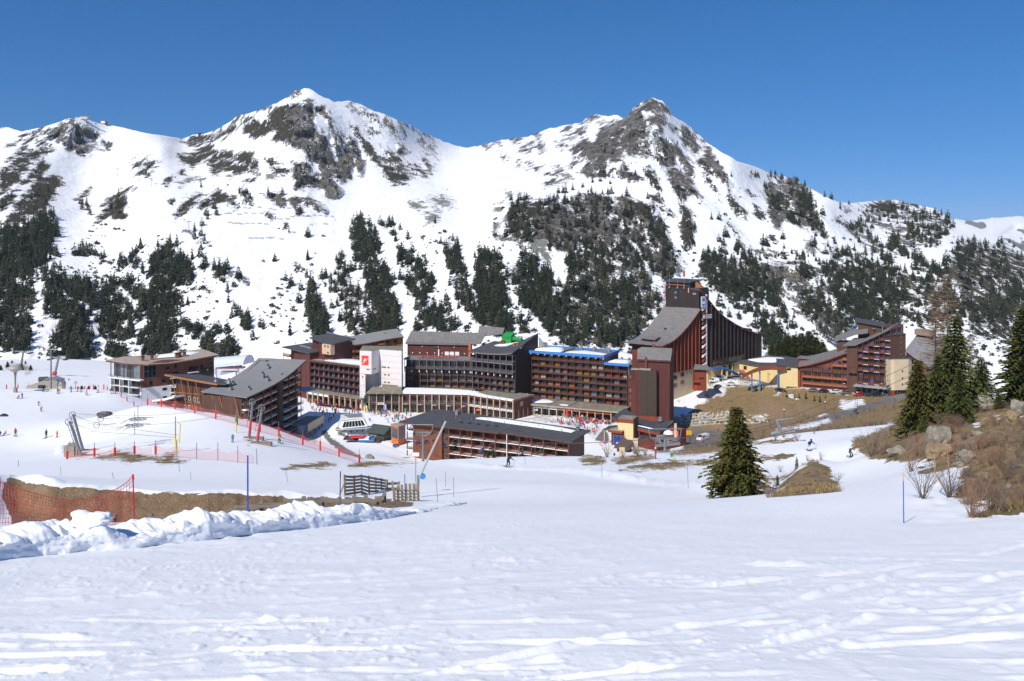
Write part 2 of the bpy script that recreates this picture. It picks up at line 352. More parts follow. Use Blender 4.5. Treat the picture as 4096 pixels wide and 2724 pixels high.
for u0,v0,u1,v1,w_,h_ in((1737,2669,2849,2495,.17,.11),(2936,2478,3665,2287,.22,.13),(3022,2599,3526,2469,.16,.13),(3180,2640,3560,2545,.1,.07),(3630,2417,4250,2255,.26,.15),(3500,2425,3700,2380,.2,.1),(3800,2520,4250,2380,.2,.1),(640,2525,1230,2455,.16,.12),(760,2470,1390,2480,.12,.10),(-80,2528,430,2540,.15,.12),(-80,2568,575,2565,.07,.07),(520,2430,1110,2374,.1,.06),(60,2332,490,2330,.12,.07),(2950,2262,3250,2270,.22,.16),(2519,2695,2690,2645,.12,.12),(500,2645,900,2598,.06,-.05),(480,2670,820,2640,.05,-.05),(1040,2172,1310,2192,.2,.1),(1920,2243,2070,2243,.25,.12),(1100,2600,1330,2580,.1,.08),(3880,2245,4200,2190,.2,.12),(2500,2310,2800,2280,.2,.08),(1650,2700,2300,2620,.1,.07),(1300,2420,1600,2400,.12,.07),(200,2470,560,2440,.08,.05)):
 w_,h_=max(.065,w_*.48),h_*.52;da,db=2.5*F/(v0-HV-.25*F),2.5*F/(v1-HV-.25*F);a=np.array([(u0-CU)/F*da,da]);b=np.array([(u1-CU)/F*db,db]);e=b-a;L=e@e
 m=(DD>min(da,db)-2)&(DD<max(da,db)+2);xm,ym=XX[m],YY[m];q=((xm-a[0])*e[0]+(ym-a[1])*e[1])/L;tq=np.clip(q,0,1)
 wob=.12*fbm(xm*.9,ym*.9,o=3,seed=401);dist=((xm-a[0])*e[1]-(ym-a[1])*e[0])/math.sqrt(L)+wob;en=np.clip(1-np.abs(q-.5)*2,0,.25)*4
 trk[m]+=h_*np.exp(-(dist/w_)**2)*np.clip(en,0,1)*np.clip(.75+.9*fbm(xm*2.2,ym*2.2,o=3,seed=411),.1,1.5)*(q>0)*(q<1)-.35*abs(h_)*np.exp(-((dist-1.7*w_)/(w_*1.1))**2)*np.clip(en,0,1)*(q>0)*(q<1)
qs=random.Random(44);LT=[]
for k in range(70):u0,v0=qs.uniform(-100,4200),qs.uniform(2130,2800);LT.append((u0,v0,u0+qs.uniform(250,900),v0-qs.uniform(-.05,.3)*qs.uniform(150,500)*(1 if u0>1400 else .3)))
for u0,v0,u1,v1 in LT:
 v1=max(v1,2080);da,db=2.5*F/(v0-HV-.25*F),2.5*F/(v1-HV-.25*F);a=np.array([(u0-CU)/F*da,da]);b=np.array([(u1-CU)/F*db,db]);e=b-a;L=e@e
 m=(DD>min(da,db)-1)&(DD<max(da,db)+1)&(UU>u0-200)&(UU<u1+200);xm,ym=XX[m],YY[m];q=((xm-a[0])*e[0]+(ym-a[1])*e[1])/L;dist=((xm-a[0])*e[1]-(ym-a[1])*e[0])/math.sqrt(L)+.05*fbm(xm*1.3,ym*1.3,o=2,seed=451);hh_=qs.uniform(.012,.035);w_=qs.uniform(.05,.09)*max(1,da/16)
 trk[m]+=(hh_*np.exp(-(dist/w_)**2)-.8*hh_*np.exp(-((dist-1.8*w_)/w_)**2))*np.clip(4*np.clip(1-np.abs(q-.5)*2,0,.25),0,1)*(q>0)*(q<1)
clod=np.clip(fbm(XX*6.5,YY*6.5,o=3,seed=421)-.22,0,1)*np.clip(.3+fbm(XX*.35,YY*.35,o=2,seed=431)*1.8,0,1)*np.clip((30-YY)/10,0,1)*.07
ZB=ZB+rel+berm+trk+clod
mound=np.exp(-(((UU-3240)/110)**2+((DD-68)/9)**2)*1.1)*1.5
knoll=np.clip((UU-3560)/200,0,1)*np.clip((DD-27)/6,0,1)*np.clip((135-DD)/20,0,1)
ZB=ZB+mound+knoll*(.9*fbm(XX*.16,YY*.16,o=5,seed=91)+.35*np.abs(fbm(XX*.6,YY*.6,o=3,seed=95)))
VV=HV-F*ZB/DD
GP=[('dirt',[(41,1904),(96,1926),(223,1950),(383,1961),(539,1976),(700,1977),(1000,1980),(1151,1994),(1289,1991),(1383,1997),(1560,2002),(1650,2012),(1630,2080),(1500,2100),(1100,2150),(700,2170),(300,2180),(62,2140),(35,2040),(5,1960)],3,40,70),('turf',zp('Z9',[(1130,1370),(1240,1320),(1400,1270),(1580,1250),(1720,1290),(1850,1310),(2000,1330),(2195,1290),(2195,1400),(2080,1440),(1900,1400),(1600,1410),(1470,1370),(1250,1380)]),-5,90,200),('turf',zp('Z10',[(0,800),(150,805),(300,830),(480,850),(420,880),(150,915),(60,880)]),-4,90,200),('turf',zp('Z10',[(180,770),(330,755),(310,800),(200,790)]),-4,90,200),('turf',zp('Z9',[(930,1290),(1100,1255),(1100,1340),(960,1370),(1000,1330)]),-8,90,200),('turf',zp('Z10',[(1100,640),(1200,630),(1290,640),(1200,655)]),-1,120,200),('turf',zp('Z10',[(1560,960),(1700,918),(2050,893),(2180,918),(2000,945),(1750,952)]),2,100,200),('turf',zp('Z12',[(1450,150),(1700,112),(1760,95),(1850,90),(1940,112),(1700,147),(1560,152)]),3,100,200),('turf',zp('Z8',[(400,1340),(560,1290),(800,1270),(1040,1275),(1000,1310),(700,1370),(480,1380)]),3,100,200),('turf',zp('Z8',[(-120,1330),(120,1280),(260,1310),(280,1360),(100,1390),(-60,1390)]),2,100,200),('turf',zp('Z8',[(1290,1240),(1500,1190),(1700,1150),(2250,1110),(2300,1190),(1700,1230),(1420,1250)]),3,100,200),('turf',zp('Z8',[(510,1490),(800,1410),(1100,1400),(1250,1370),(1700,1340),(2160,1315),(2160,1385),(1700,1410),(1400,1460),(900,1490),(760,1480)]),1,90,160),('turf',zp('Z13',[(860,672),(1100,662),(1400,652),(1400,668),(1200,690),(960,702)]),2,70,160),('turf',zp('Z13',[(860,520),(1150,465),(1530,470),(1200,500),(1000,530)]),0,100,200),('turf',zp('Z13',[(1160,1150),(1260,1010),(1420,880),(1500,780),(1600,712),(1680,740),(1800,800),(1860,930),(1890,1000),(1955,1090),(1930,1140),(1600,1160),(1380,1150),(1180,1175)]),2,40,100),('turf',zp('Z13',[(1130,970),(1200,915),(1500,790),(1420,890),(1250,940)]),0,40,110),('turf',zp('Z13',[(1015,905),(1060,860),(1130,880),(1100,910)]),2,40,110),('turf',zp('Z15',[(0,560),(60,440),(200,420),(330,360),(560,260),(700,200),(1300,0),(2800,-60),(2800,1300),(1800,1262),(1660,1290),(1500,1320),(1440,1335),(1560,1260),(1660,1200),(1600,1150),(1400,1190),(1300,1180),(1460,1110),(1400,1090),(1200,1110),(1250,1000),(1310,920),(1260,860),(1340,800),(1340,755),(1200,780),(1100,800),(960,830),(800,830),(870,790),(950,680),(870,670),(700,690),(560,705),(420,705),(440,630),(350,650),(250,660),(130,600),(100,560)]),3,24,160),('rust',zp('Z15',[(960,620),(1100,470),(1300,400),(1600,380),(1500,500),(1350,640),(1200,700),(1000,700)]),0,30,120),('rust',zp('Z15',[(1480,830),(1600,840),(1600,920),(1500,920)]),0,30,120),('patch',zp('Z15',[(1410,265),(1480,230),(1720,230),(1700,252),(1500,262),(1420,292)]),3,40,140),('patch',zp('Z15',[(1640,190),(1800,170),(1810,210),(1720,215)]),3,40,140),('patch',zp('Z15',[(1860,150),(1980,140),(1960,182)]),3,40,140),('patch',zp('Z15',[(870,760),(950,670),(955,730),(880,790)]),1,30,100),('turf',[(2690,1735),(2700,1620),(2760,1560),(2860,1550),(2900,1535),(3050,1530),(3300,1560),(3530,1575),(3700,1570),(3700,1760),(3400,1790),(3000,1800),(2690,1740)],5,195,420),('turf',[(2550,1800),(2700,1760),(2900,1750),(3020,1740),(3100,1770),(2950,1840),(2700,1815)],-2,160,330),('rust',zp('Z5',[(480,1120),(560,1050),(700,1080),(850,1180),(800,1280),(640,1240),(520,1260)]),-3,200,420),('rust',zp('Z5',[(850,1130),(1060,1120),(1080,1190),(900,1200)]),-4,200,420),('rust',zp('Z5',[(0,1290),(380,1290),(640,1310),(620,1360),(300,1370),(0,1400)]),-4,200,420),('asphalt',[(2690,1735),(2780,1722),(2960,1726),(3010,1750),(2960,1800),(2800,1815),(2640,1806),(2600,1796)],3,240,345),('asphalt',zp('Z5',[(-60,780),(60,760),(300,800),(700,830),(1000,868),(1400,905),(1500,925),(2100,890),(2150,1030),(1980,1045),(1800,1082),(1500,1172),(1250,1252),(1030,1322),(985,1292),(1200,1215),(1500,1128),(1750,1058),(1832,1022),(1790,992),(1660,975),(1400,930),(1000,890),(560,900),(280,880),(140,890),(-20,920)]),4,290,420),('patch',zp('Z4',[(630,1180),(740,1110),(830,1105),(880,1140),(850,1260),(885,1320),(800,1350),(720,1400),(700,1460),(640,1480),(590,1460),(600,1370),(620,1250)]),3,330,420),('patch',zp('Z4',[(500,1350),(600,1340),(620,1480),(600,1560),(500,1560)]),3,320,420),('patch',zp('Z5',[(-60,920),(0,890),(60,860),(230,842),(380,868),(560,882),(800,852),(1000,884),(1100,895),(1400,922),(1690,972),(1640,987),(1300,957),(950,917),(560,897),(280,882),(150,892),(110,1000),(0,1020),(-60,980)]),3,300,420),('dirty',zp('Z5',[(-60,920),(20,900),(140,900),(60,1010),(-60,1010)]),6,300,420),('dirty',zp('Z5',[(280,860),(560,860),(800,840),(1000,900),(1000,925),(560,905),(280,890)]),4,300,420),('patch',zp('Z5',[(1340,1110),(1350,1060),(1550,1040),(1580,1080),(1500,1110),(1380,1150)]),3,280,420),('patch',zp('Z5',[(445,1215),(500,1210),(580,1240),(500,1255)]),2,280,420),('patch',zp('Z5',[(760,985),(840,1000),(890,1030),(800,1015)]),1,280,420),('patch',zp('Z5',[(655,965),(690,965),(692,988),(660,985)]),1,280,420),('patch',zp('Z5',[(980,1300),(1200,1245),(1240,1270),(1050,1330),(700,1370),(640,1360)]),1,200,420),('patch',zp('Z5',[(1095,1210),(1140,1200),(1190,1190),(1130,1215)]),1,200,420),('patch',zp('Z5',[(1380,1370),(1560,1350),(1640,1355),(1720,1345),(1720,1380),(1640,1420),(1400,1420)]),2,160,420),('patch',zp('Z5',[(1840,1300),(1870,1290),(1910,1320),(1870,1340)]),2,160,420),('patch',zp('Z8',[(1300,1110),(1500,1090),(1490,1180),(1310,1190)]),4,180,300),('dirty',zp('Z3',[(60,1120),(250,1060),(420,1080),(700,1180),(960,1200),(850,1330),(780,1230),(400,1160)]),-6,250,360),('asphalt',zp('Z1',[(480,1250),(530,1230),(590,1320),(700,1395),(860,1490),(980,1575),(860,1575),(700,1470),(560,1350)]),2,200,340),('asphalt',zp('Z3',[(860,1330),(960,1200),(1000,1290),(1010,1360),(900,1340)]),1,240,330),('dirty',zp('Z1',[(360,1300),(480,1280),(420,1380),(340,1340)]),2,180,330),('turf',zp('Z9',[(85,218),(150,190),(300,195),(375,218),(330,238),(200,238)]),2,300,560),('turf',zp('Z9',[(330,295),(380,265),(370,290)]),0,280,560),('turf',[(3560,1580),(3660,1545),(4300,1500),(4500,1700),(4500,1900),(3650,1900),(3500,1760)],3,200,396),('turf',[(3650,1560),(4300,1540),(4700,1700),(4700,2400),(3650,1900)],3,395,660),('turf',[(2450,1440),(3700,1400),(3700,1560),(2800,1540)],-12,425,660),('dirt',[(-40,1898),(2,1905),(8,1920),(-40,1925)],2,45,70)]
GF=poly_field(GP,UU,VV,DD)
gm=grid_mesh(XX,YY,ZB,'snow_ground')
for k in('turf','rust','dirt','asphalt','patch','dirty'):add_attr(gm,k,GF.get(k,np.full(UU.shape,-60.)))
tag(obj('snow_ground',gm,ground_mat()),kind='structure')
def gz(x,y):
 d=min(max(y,3.3),648);u=min(max(x/d*F+CU,-899),4998)
 i=(u-uA[0])/US;i0=int(i);fi=i-i0
 j=int(np.searchsorted(dA,d))-1;j=max(0,min(j,len(dA)-2));fj=(d-dA[j])/(dA[j+1]-dA[j])
 return float((ZB[i0,j]*(1-fi)+ZB[i0+1,j]*fi)*(1-fj)+(ZB[i0,j+1]*(1-fi)+ZB[i0+1,j+1]*fi)*fj)
def G(u,d,up=0.0):
 """point on the ground in direction u at distance d"""
 x=(u-CU)/F*d;return Vector((x,d,gz(x,d)+up))
def hit(u,v,d0=4.0,d1=640.0):
 """first ground point seen at photo pixel u,v"""
 i=(min(max(u,-899),4990)-uA[0])/US;i0=int(i);fi=i-i0
 col=VV[i0]*(1-fi)+VV[i0+1]*fi
 ok=(col<=v)&(dA>=d0)&(dA<=d1)
 j=int(np.argmax(ok)) if ok.any() else int(np.searchsorted(dA,d1))-1
 d=dA[j]
 if j>0 and ok.any() and col[j-1]>v:d=dA[j-1]+(dA[j]-dA[j-1])*(col[j-1]-v)/max(1e-6,col[j-1]-col[j])
 return G(u,float(d))
print('ground',round(time.time()-T0,1))
SKY=[(-60,300),(0,292),(20,293),(50,303),(100,292),(140,280),(155,273),(178,270),(200,275),(230,285),(265,290),(300,298),(340,307),(385,314),(420,320),(445,310),(470,308),(500,298),(530,280),(550,263),(570,262),(600,252),(640,235),(665,222),(675,208),(690,207),(700,203),(712,205),(740,222),(770,234),(805,231),(830,240),(855,252),(885,262),(910,275),(945,288),(970,303),(1000,318),(1040,333),(1075,341),(1100,336),(1140,325),(1180,318),(1215,315),(1245,303),(1290,290),(1340,283),(1355,270),(1370,264),(1400,267),(1425,265),(1435,272),(1445,268),(1455,250),(1470,240),(1485,233),(1505,225),(1525,232),(1540,250),(1550,268),(1575,282),(1600,300),(1640,337),(1700,372),(1740,384),(1780,402),(1825,410),(1860,430),(1890,447),(1930,465),(1960,468),(2020,462),(2060,460),(2100,468),(2150,480),(2190,505),(2240,520),(2290,540),(2330,560),(2358,580),(2450,640),(2600,720)]
SKY=np.array([zc('Q',*p) for p in SKY])
DC=np.array([(0,1440,590),(700,1440,600),(1200,1380,560),(1800,1330,560),(2300,1400,520),(2900,1400,560),(3300,1400,560),(3700,1500,560),(4096,1600,560),(0,1100,720),(200,1200,672),(420,1200,700),(700,1100,725),(1200,1100,690),(1700,1100,680),(2200,1100,660),(2700,1100,680),(3200,1150,680),(3700,1150,700),(4096,1150,760),(100,880,800),(420,900,850),(700,900,800),(1200,900,790),(1700,880,800),(2100,850,760),(2500,850,770),(2900,850,800),(3300,950,800),(3800,950,860),(4096,1050,850),(60,700,930),(330,720,1010),(600,740,930),(1200,720,900),(1750,760,1000),(2400,720,850),(2900,700,880),(3300,820,880),(0,560,1080),(400,580,1120),(660,600,1080),(1150,600,960),(1400,650,1020),(1850,650,1250),(2350,600,980),(2600,550,920),(2900,600,950),(0,510,1200),(300,470,1120),(730,560,1240),(1000,450,1120),(1220,355,1100),(1400,405,1150),(1600,480,1200),(1850,590,1420),(2100,540,1350),(2350,460,1250),(2610,392,1050),(2850,560,1080),(3150,710,1050),(3500,800,1080),(3850,880,1050),(4096,1000,1000),(4700,1300,900),(-500,600,1100),(-500,1440,590),(4700,1700,560),(0,1700,560),(2000,1700,480),(4096,1750,540)],float)
TD=tps_fit(DC[:,:2]/1000,np.log(DC[:,2]),1e-5)
MS=4.4
MU=np.arange(-560,4760,MS)
skv=np.interp(MU,SKY[:,0],SKY[:,1])
NV=280
tt=np.linspace(0,1,NV)**1.08
MUU=np.repeat(MU[:,None],NV,1)
jit=fbm(MU*.035,MU*0,o=4,seed=5)*5+fbm(MU*.15,MU*0,o=2,seed=6)*2
skv=skv+jit*np.clip(.25+.9*((MU>1100)&(MU<2950)),0,1)
MVV=skv[:,None]+(1640-skv[:,None])*tt[None]
MD=np.exp(tps_eval(TD,MUU/1000,MVV/1000))
MP=[]
def A(typ,k,pts,amp=0,pat=.95):MP.append((typ,zp(k,pts),amp,pat))
r,b,s_,w_='rock','turf','scree','snow'
N1=[(b,[(0,905),(130,830),(310,690),(420,640),(540,580),(700,510),(800,500),(840,545),(740,610),(560,750),(480,820),(390,930),(330,1020),(260,1110),(180,1180),(80,1260),(0,1310)]),(b,[(660,770),(775,850),(700,1000),(885,965),(965,1110),(890,1210),(880,1310),(740,1440),(740,1568),(0,1568),(0,1340),(80,1290),(240,1190),(400,1060),(500,940),(560,860)]),(w_,[(580,1025),(480,1210),(330,1340),(200,1440),(260,1470),(190,1590),(0,1590),(90,1500),(210,1400),(240,1240),(380,1130),(480,1060)]),(b,[(640,240),(690,230),(690,290),(600,340),(520,430),(580,410),(540,450),(460,480),(340,520),(380,470),(450,410),(530,330)]),(b,[(310,420),(340,370),(420,330),(530,285),(400,380)]),(b,[(180,680),(250,610),(380,540),(450,490),(450,520),(400,570),(270,630)]),(b,[(90,775),(160,710),(300,640),(400,570),(350,640),(200,720)]),(b,[(130,550),(280,460),(200,530)]),(b,[(690,330),(700,280),(850,235),(900,230),(780,290)]),(r,[(1080,90),(1140,70),(1200,100),(1180,130),(1240,170),(1270,220),(1330,220),(1440,270),(1560,350),(1570,380),(1540,420),(1480,460),(1420,480),(1330,520),(1450,480),(1540,560),(1480,580),(1420,620),(1310,650),(1210,640),(1090,620),(1040,510),(980,490),(940,470),(840,450),(760,460),(560,560),(700,430),(760,340),(860,250),(920,180),(1030,100)]),(w_,[(1020,110),(1080,120),(1090,240),(1040,200)]),(w_,[(980,230),(1060,270),(1050,290)]),(w_,[(960,290),(1060,360),(950,350)]),(w_,[(1120,220),(1180,270),(1150,270)]),(w_,[(1100,270),(1200,400),(1260,470),(1330,520),(1290,525),(1240,450),(1180,400)]),(w_,[(1310,380),(1430,470),(1370,480)]),(w_,[(1270,290),(1290,390),(1270,400)]),(w_,[(1140,440),(1210,510),(1180,500)]),(r,[(1600,440),(1690,450),(1740,510),(1690,560),(1610,500)]),(r,[(1540,520),(1620,580),(1560,560)]),(b,[(1290,1290),(1340,1220),(1430,1205),(1390,1260),(1330,1310),(1180,1370),(1240,1330)]),(b,[(1600,1470),(1700,1380),(1850,1270),(1960,1190),(2110,1155),(2010,1240),(1910,1280),(1980,1300),(1985,1460),(1900,1568),(1600,1568)]),(b,[(2170,940),(2250,900),(2350,890),(2352,1010),(2200,1000)]),(r,[(410,660),(440,590),(530,570),(550,610),(480,680)])]
for t_,p_ in N1:A(t_,'N1',p_)
A(r,'N1',[(0,210),(40,215),(10,245)])
for t_,p_ in[(b,[(280,0),(830,0),(740,50),(740,120),(600,200),(450,290),(370,340),(290,420),(0,540),(0,430),(130,280),(180,240),(260,110),(200,90)]),(w_,[(300,-10),(200,90),(260,105),(140,250),(180,245),(100,340),(0,430),(0,210),(90,150)]),(b,[(1600,100),(1700,0),(1970,0),(1985,100),(1900,130),(1980,250),(1920,300),(1830,280),(1700,240),(1560,310),(1480,360),(1540,290),(1620,180)])]:A(t_,'N2',p_)
A(b,'M1',[(1250,600),(1370,590),(1470,580),(1440,660),(1410,720),(1320,735),(1290,690)],-6,2);A(b,'M1',[(1690,530),(1830,500),(1930,420),(2020,430),(2000,520),(1960,560),(1830,620),(1750,590)],2)
N3=[(b,[(570,80),(720,20),(830,0),(1000,0),(980,40),(870,70),(820,120),(700,180),(600,130)]),(b,[(860,70),(1000,30),(1060,10),(1170,50),(1300,10),(1330,30),(1310,80),(1400,130),(1410,190),(1290,240),(1170,250),(1060,220),(1000,200),(930,250),(880,180)]),(w_,[(1010,80),(1110,105),(1050,110)]),(w_,[(1150,120),(1250,140),(1160,175)]),(w_,[(960,200),(1050,200),(1040,240),(970,230)]),(s_,[(550,350),(620,300),(770,290),(830,300),(700,330)]),(s_,[(940,255),(1110,265),(1080,290),(990,280)]),(s_,[(1430,320),(1500,230),(1560,260),(1640,260),(1530,310)]),(s_,[(1340,235),(1420,230),(1400,255)]),(b,[(1460,85),(1560,130),(1650,150),(1560,160),(1480,120)]),(b,[(1520,230),(1550,160),(1640,180),(1700,220),(1600,250)]),(b,[(1240,330),(1340,305),(1370,320),(1270,350)]),(b,[(560,240),(610,195),(620,250)]),(b,[(410,340),(500,270),(535,275),(470,320)]),(b,[(1760,150),(1830,115),(1930,150),(1930,240),(1850,260),(1800,270)]),(b,[(500,780),(520,680),(560,610),(620,530),(700,490),(790,440),(800,460),(720,550),(640,640),(560,690),(540,740)]),(b,[(770,610),(830,530),(930,430),(990,405),(1010,450),(1090,480),(1030,550),(930,570),(800,625)]),(r,[(1040,540),(1120,465),(1160,490),(1195,590),(1140,610)]),(r,[(1190,440),(1230,420),(1290,470),(1340,560),(1320,575),(1240,530)]),(r,[(1440,460),(1560,460),(1640,470),(1680,520),(1680,580),(1640,620),(1580,590),(1560,540)]),(r,[(1715,510),(1780,500),(1850,530),(1900,470),(1960,510),(2060,590),(2120,635),(2080,640),(1960,600),(1880,570),(1780,600),(1730,570)]),(r,[(1470,650),(1500,640),(1540,720),(1520,740),(1490,700)]),(b,[(1680,790),(1700,770),(1725,860),(1700,880)]),(b,[(465,530),(510,495),(530,530),(480,565)]),(r,[(640,850),(680,845),(690,880)]),(b,[(780,960),(830,945),(890,990),(830,975)]),(r,[(1080,1280),(1180,1290),(1290,1380),(1260,1400),(1140,1340)]),(r,[(930,1270),(1060,1330),(1060,1390),(1000,1390)]),(b,[(1760,1180),(1840,1230),(1970,1260),(1960,1290),(1850,1250),(1780,1240)]),(b,[(1800,620),(1850,610),(1850,670),(1810,660)]),(b,[(620,1430),(760,1445),(880,1470),(760,1460)])]
for t_,p_ in N3:A(t_,'N3',p_)
M2=[(r,[(900,180),(930,120),(980,110),(1000,150),(930,175)]),(r,[(1080,195),(1040,200),(960,230),(860,220),(740,290),(720,320),(750,340),(680,370),(620,350),(520,410),(540,450),(620,490),(780,450),(760,500),(820,520),(900,540),(950,560),(1000,590),(1040,640),(1120,720),(1180,780),(1290,850),(1320,850),(1390,810),(1380,760),(1410,720),(1430,580),(1420,510),(1370,480),(1320,560),(1300,640),(1260,670),(1230,590),(1200,560),(1190,480),(1130,450),(1090,360),(1090,240)]),('tint',[(520,410),(620,350),(740,330),(860,225),(900,240),(860,330),(940,380),(930,470),(880,530),(820,520),(760,500),(780,450),(620,490),(540,450)]),(b,[(60,520),(130,490),(200,465),(240,470),(300,490),(380,440),(470,390),(600,320),(600,340),(480,430),(330,510),(180,550),(120,560)]),(r,[(460,350),(530,295),(560,300),(480,345)]),(r,[(640,270),(700,245),(760,250),(700,270)]),(r,[(300,490),(340,430),(400,420),(470,350),(510,350),(420,420),(360,460)]),(r,[(1090,235),(1160,260),(1210,330),(1240,400),(1220,420),(1160,320),(1100,300)]),(r,[(1130,420),(1180,440),(1210,470),(1150,450)]),(r,[(1240,450),(1290,430),(1320,500),(1310,600),(1270,640),(1240,560)]),(r,[(1420,590),(1480,650),(1490,740),(1460,800),(1410,740)]),(b,[(1390,400),(1440,410),(1490,500),(1530,560),(1600,640),(1620,700),(1700,700),(1860,770),(1830,840),(1730,855),(1660,800),(1590,700),(1530,650),(1500,600),(1460,530),(1400,450)]),(b,[(1780,640),(1850,700),(1940,740),(2010,780),(1970,805),(1880,740)]),(r,[(1930,640),(1970,650),(2030,740),(1990,750)]),(b,[(1620,560),(1700,620),(1780,650),(1760,690),(1660,620)]),(r,[(1540,310),(1580,310),(1600,370),(1570,350)]),(r,[(1640,290),(1670,300),(1660,320)]),(r,[(1770,370),(1800,355),(1880,430),(1840,410)]),(r,[(930,690),(1000,680),(1060,700),(1060,770),(1130,800),(1180,770),(1250,830),(1320,920),(1280,965),(1210,960),(1150,890),(1060,870),(940,895)])]
for t_,p_ in M2:A(t_,'M2',p_)
for p_ in([(1620,370),(1700,380),(1800,430),(1790,480),(1700,430)],[(1910,460),(1990,455),(2000,480)],[(1740,540),(1800,560),(1820,620),(1760,600)],[(1500,420),(1560,450),(1545,480)],[(1380,220),(1500,270),(1560,350),(1480,300)],[(1900,480),(2000,560),(2050,650),(1950,560)]):A(r,'M2',p_,-3,1.8)
for p_ in([(1870,1020),(1940,1025),(1910,1055)],[(1970,1090),(2080,1085),(2070,1120),(2000,1125)],[(2010,980),(2100,970),(2180,1010),(2060,1040)]):A(s_,'M2',p_,0,1.6)
M3=[(r,[(1520,90),(1570,95),(1640,150),(1690,210),(1680,240),(1610,220),(1560,205),(1480,215),(1440,210),(1450,260),(1500,480),(1520,550),(1540,620),(1490,580),(1400,600),(1350,580),(1270,560),(1280,600),(1200,640),(1130,640),(1060,700),(980,760),(940,740),(880,730),(960,620),(860,640),(800,700),(700,760),(600,850),(690,780),(820,680),(900,560),(800,590),(840,510),(930,440),(1010,470),(1060,380),(1180,300),(1300,250),(1340,170),(1390,140),(1420,150),(1450,120)]),(r,[(1500,240),(1560,230),(1640,240),(1620,330),(1600,400),(1540,410),(1560,330),(1490,330)]),(r,[(1560,420),(1620,420),(1760,520),(1830,610),(1870,680),(1880,760),(1780,660),(1720,600),(1710,660),(1600,690),(1550,620),(1540,480)]),(r,[(1650,310),(1750,350),(1830,340),(1900,420),(1930,540),(1880,550),(1820,510),(1760,500),(1770,410),(1700,360)]),(r,[(1860,330),(1890,330),(1920,400),(1890,390)]),(r,[(1910,450),(1990,460),(2030,560),(2070,640),(2130,700),(2160,780),(2200,850),(2100,830),(2080,760),(2020,710),(1960,640),(1890,600),(1960,590),(1980,520)]),(b,[(1890,590),(1960,610),(2040,700),(2060,760),(1990,750),(2050,850),(1990,800)]),(b,[(2160,860),(2220,940),(2210,1020),(2170,950)]),(b,[(2240,1000),(2320,1060),(2310,1110),(2240,1060)]),(b,[(2060,880),(2110,1000),(2080,980)]),(r,[(1640,700),(1720,700),(1810,740),(1870,830),(1940,970),(1880,930),(1780,970),(1760,920),(1700,850)]),(b,[(1700,850),(1760,950),(1790,1000),(1840,1040),(1890,1190),(1880,1250),(1860,1393),(1790,1393),(1760,1150),(1770,980)]),(b,[(1400,690),(1500,690),(1560,760),(1600,880),(1530,850),(1460,740)]),(r,[(1210,740),(1270,650),(1330,720),(1440,780),(1350,800)]),(b,[(960,760),(1060,700),(1130,680),(1140,740),(1210,770)]),(b,[(1500,920),(1560,940),(1620,1000),(1560,970)]),(b,[(1560,1010),(1650,1060),(1760,1140),(1660,1110)]),(s_,[(690,820),(800,740),(820,760),(740,810)])]
for t_,p_ in M3:A(t_,'M3',p_)
for p_ in([(920,310),(980,250),(1020,225),(1060,250),(1000,290)],[(1060,300),(1100,290),(1080,320)],[(760,370),(790,330),(830,320),(810,370)],[(830,400),(880,365),(950,365),(940,390),(860,400)],[(770,440),(830,400),(860,420),(800,440)],[(520,400),(570,375),(560,410)],[(320,450),(360,430),(400,450),(350,465)],[(500,500),(550,470),(600,500),(600,530),(540,540)],[(380,540),(430,500),(470,540),(430,555)],[(160,470),(210,455),(230,485)],[(80,490),(120,500),(100,510)],[(230,580),(270,600),(250,610)],[(360,650),(390,640),(380,675)],[(480,630),(440,660),(500,670)],[(520,690),(580,675),(530,700)],[(620,740),(720,700),(740,710),(640,750)],[(450,480),(500,460),(490,485)],[(710,490),(780,480),(740,510)]):A(r,'M3',p_,1,1.2)
A(r,'M7',[(270,480),(310,250),(330,160),(480,100),(640,150),(790,130),(880,130),(960,90),(1110,70),(1180,70),(1290,120),(1400,95),(1530,130),(1660,155),(1760,300),(1850,560),(1960,780),(1800,870),(1650,800),(1540,700),(1440,540),(1200,560),(960,540),(880,600),(720,560),(700,500),(560,490),(430,540),(330,450)],2)
A(r,'M7',[(880,620),(1200,560),(1440,540),(1560,700),(1660,830),(1640,900),(1760,1080),(1700,1200),(1600,1330),(1440,1460),(1300,1510),(900,1500),(700,1360),(560,1180),(620,1000),(900,1000)],-5,1.8)
A('tint','M7',[(270,480),(310,250),(330,160),(480,100),(640,150),(620,220),(500,300),(600,420),(500,480),(330,450)]);A('tint','M7',[(1440,120),(1660,155),(1760,300),(1850,560),(1760,560),(1640,260),(1500,240)])
for p_ in([(870,140),(980,300),(960,300)],[(1280,160),(1330,240),(1480,470),(1600,680),(1670,810),(1540,780),(1600,740),(1450,470),(1330,300)],[(1500,290),(1570,280),(1640,370),(1690,580),(1690,640),(1640,540),(1590,420),(1590,360)],[(1670,850),(1760,1080),(1700,1060),(1620,880),(1540,780)],[(1120,540),(1180,560),(1250,640),(1310,700),(1290,720),(1230,650),(1150,640)],[(990,470),(1080,500),(1000,530)],[(1300,430),(1370,540),(1330,510)],[(1080,400),(1110,465),(1085,450)]):A(w_,'M7',p_)
for p_ in([(450,560),(540,500),(640,460),(690,480),(720,560),(680,720),(620,640),(560,590)],[(310,70),(430,65),(330,100)],[(180,460),(200,360),(220,370),(200,470)],[(190,200),(250,170),(240,220)],[(320,760),(400,740),(400,860),(330,880)]):A(s_,'M7',p_,0,1.3)
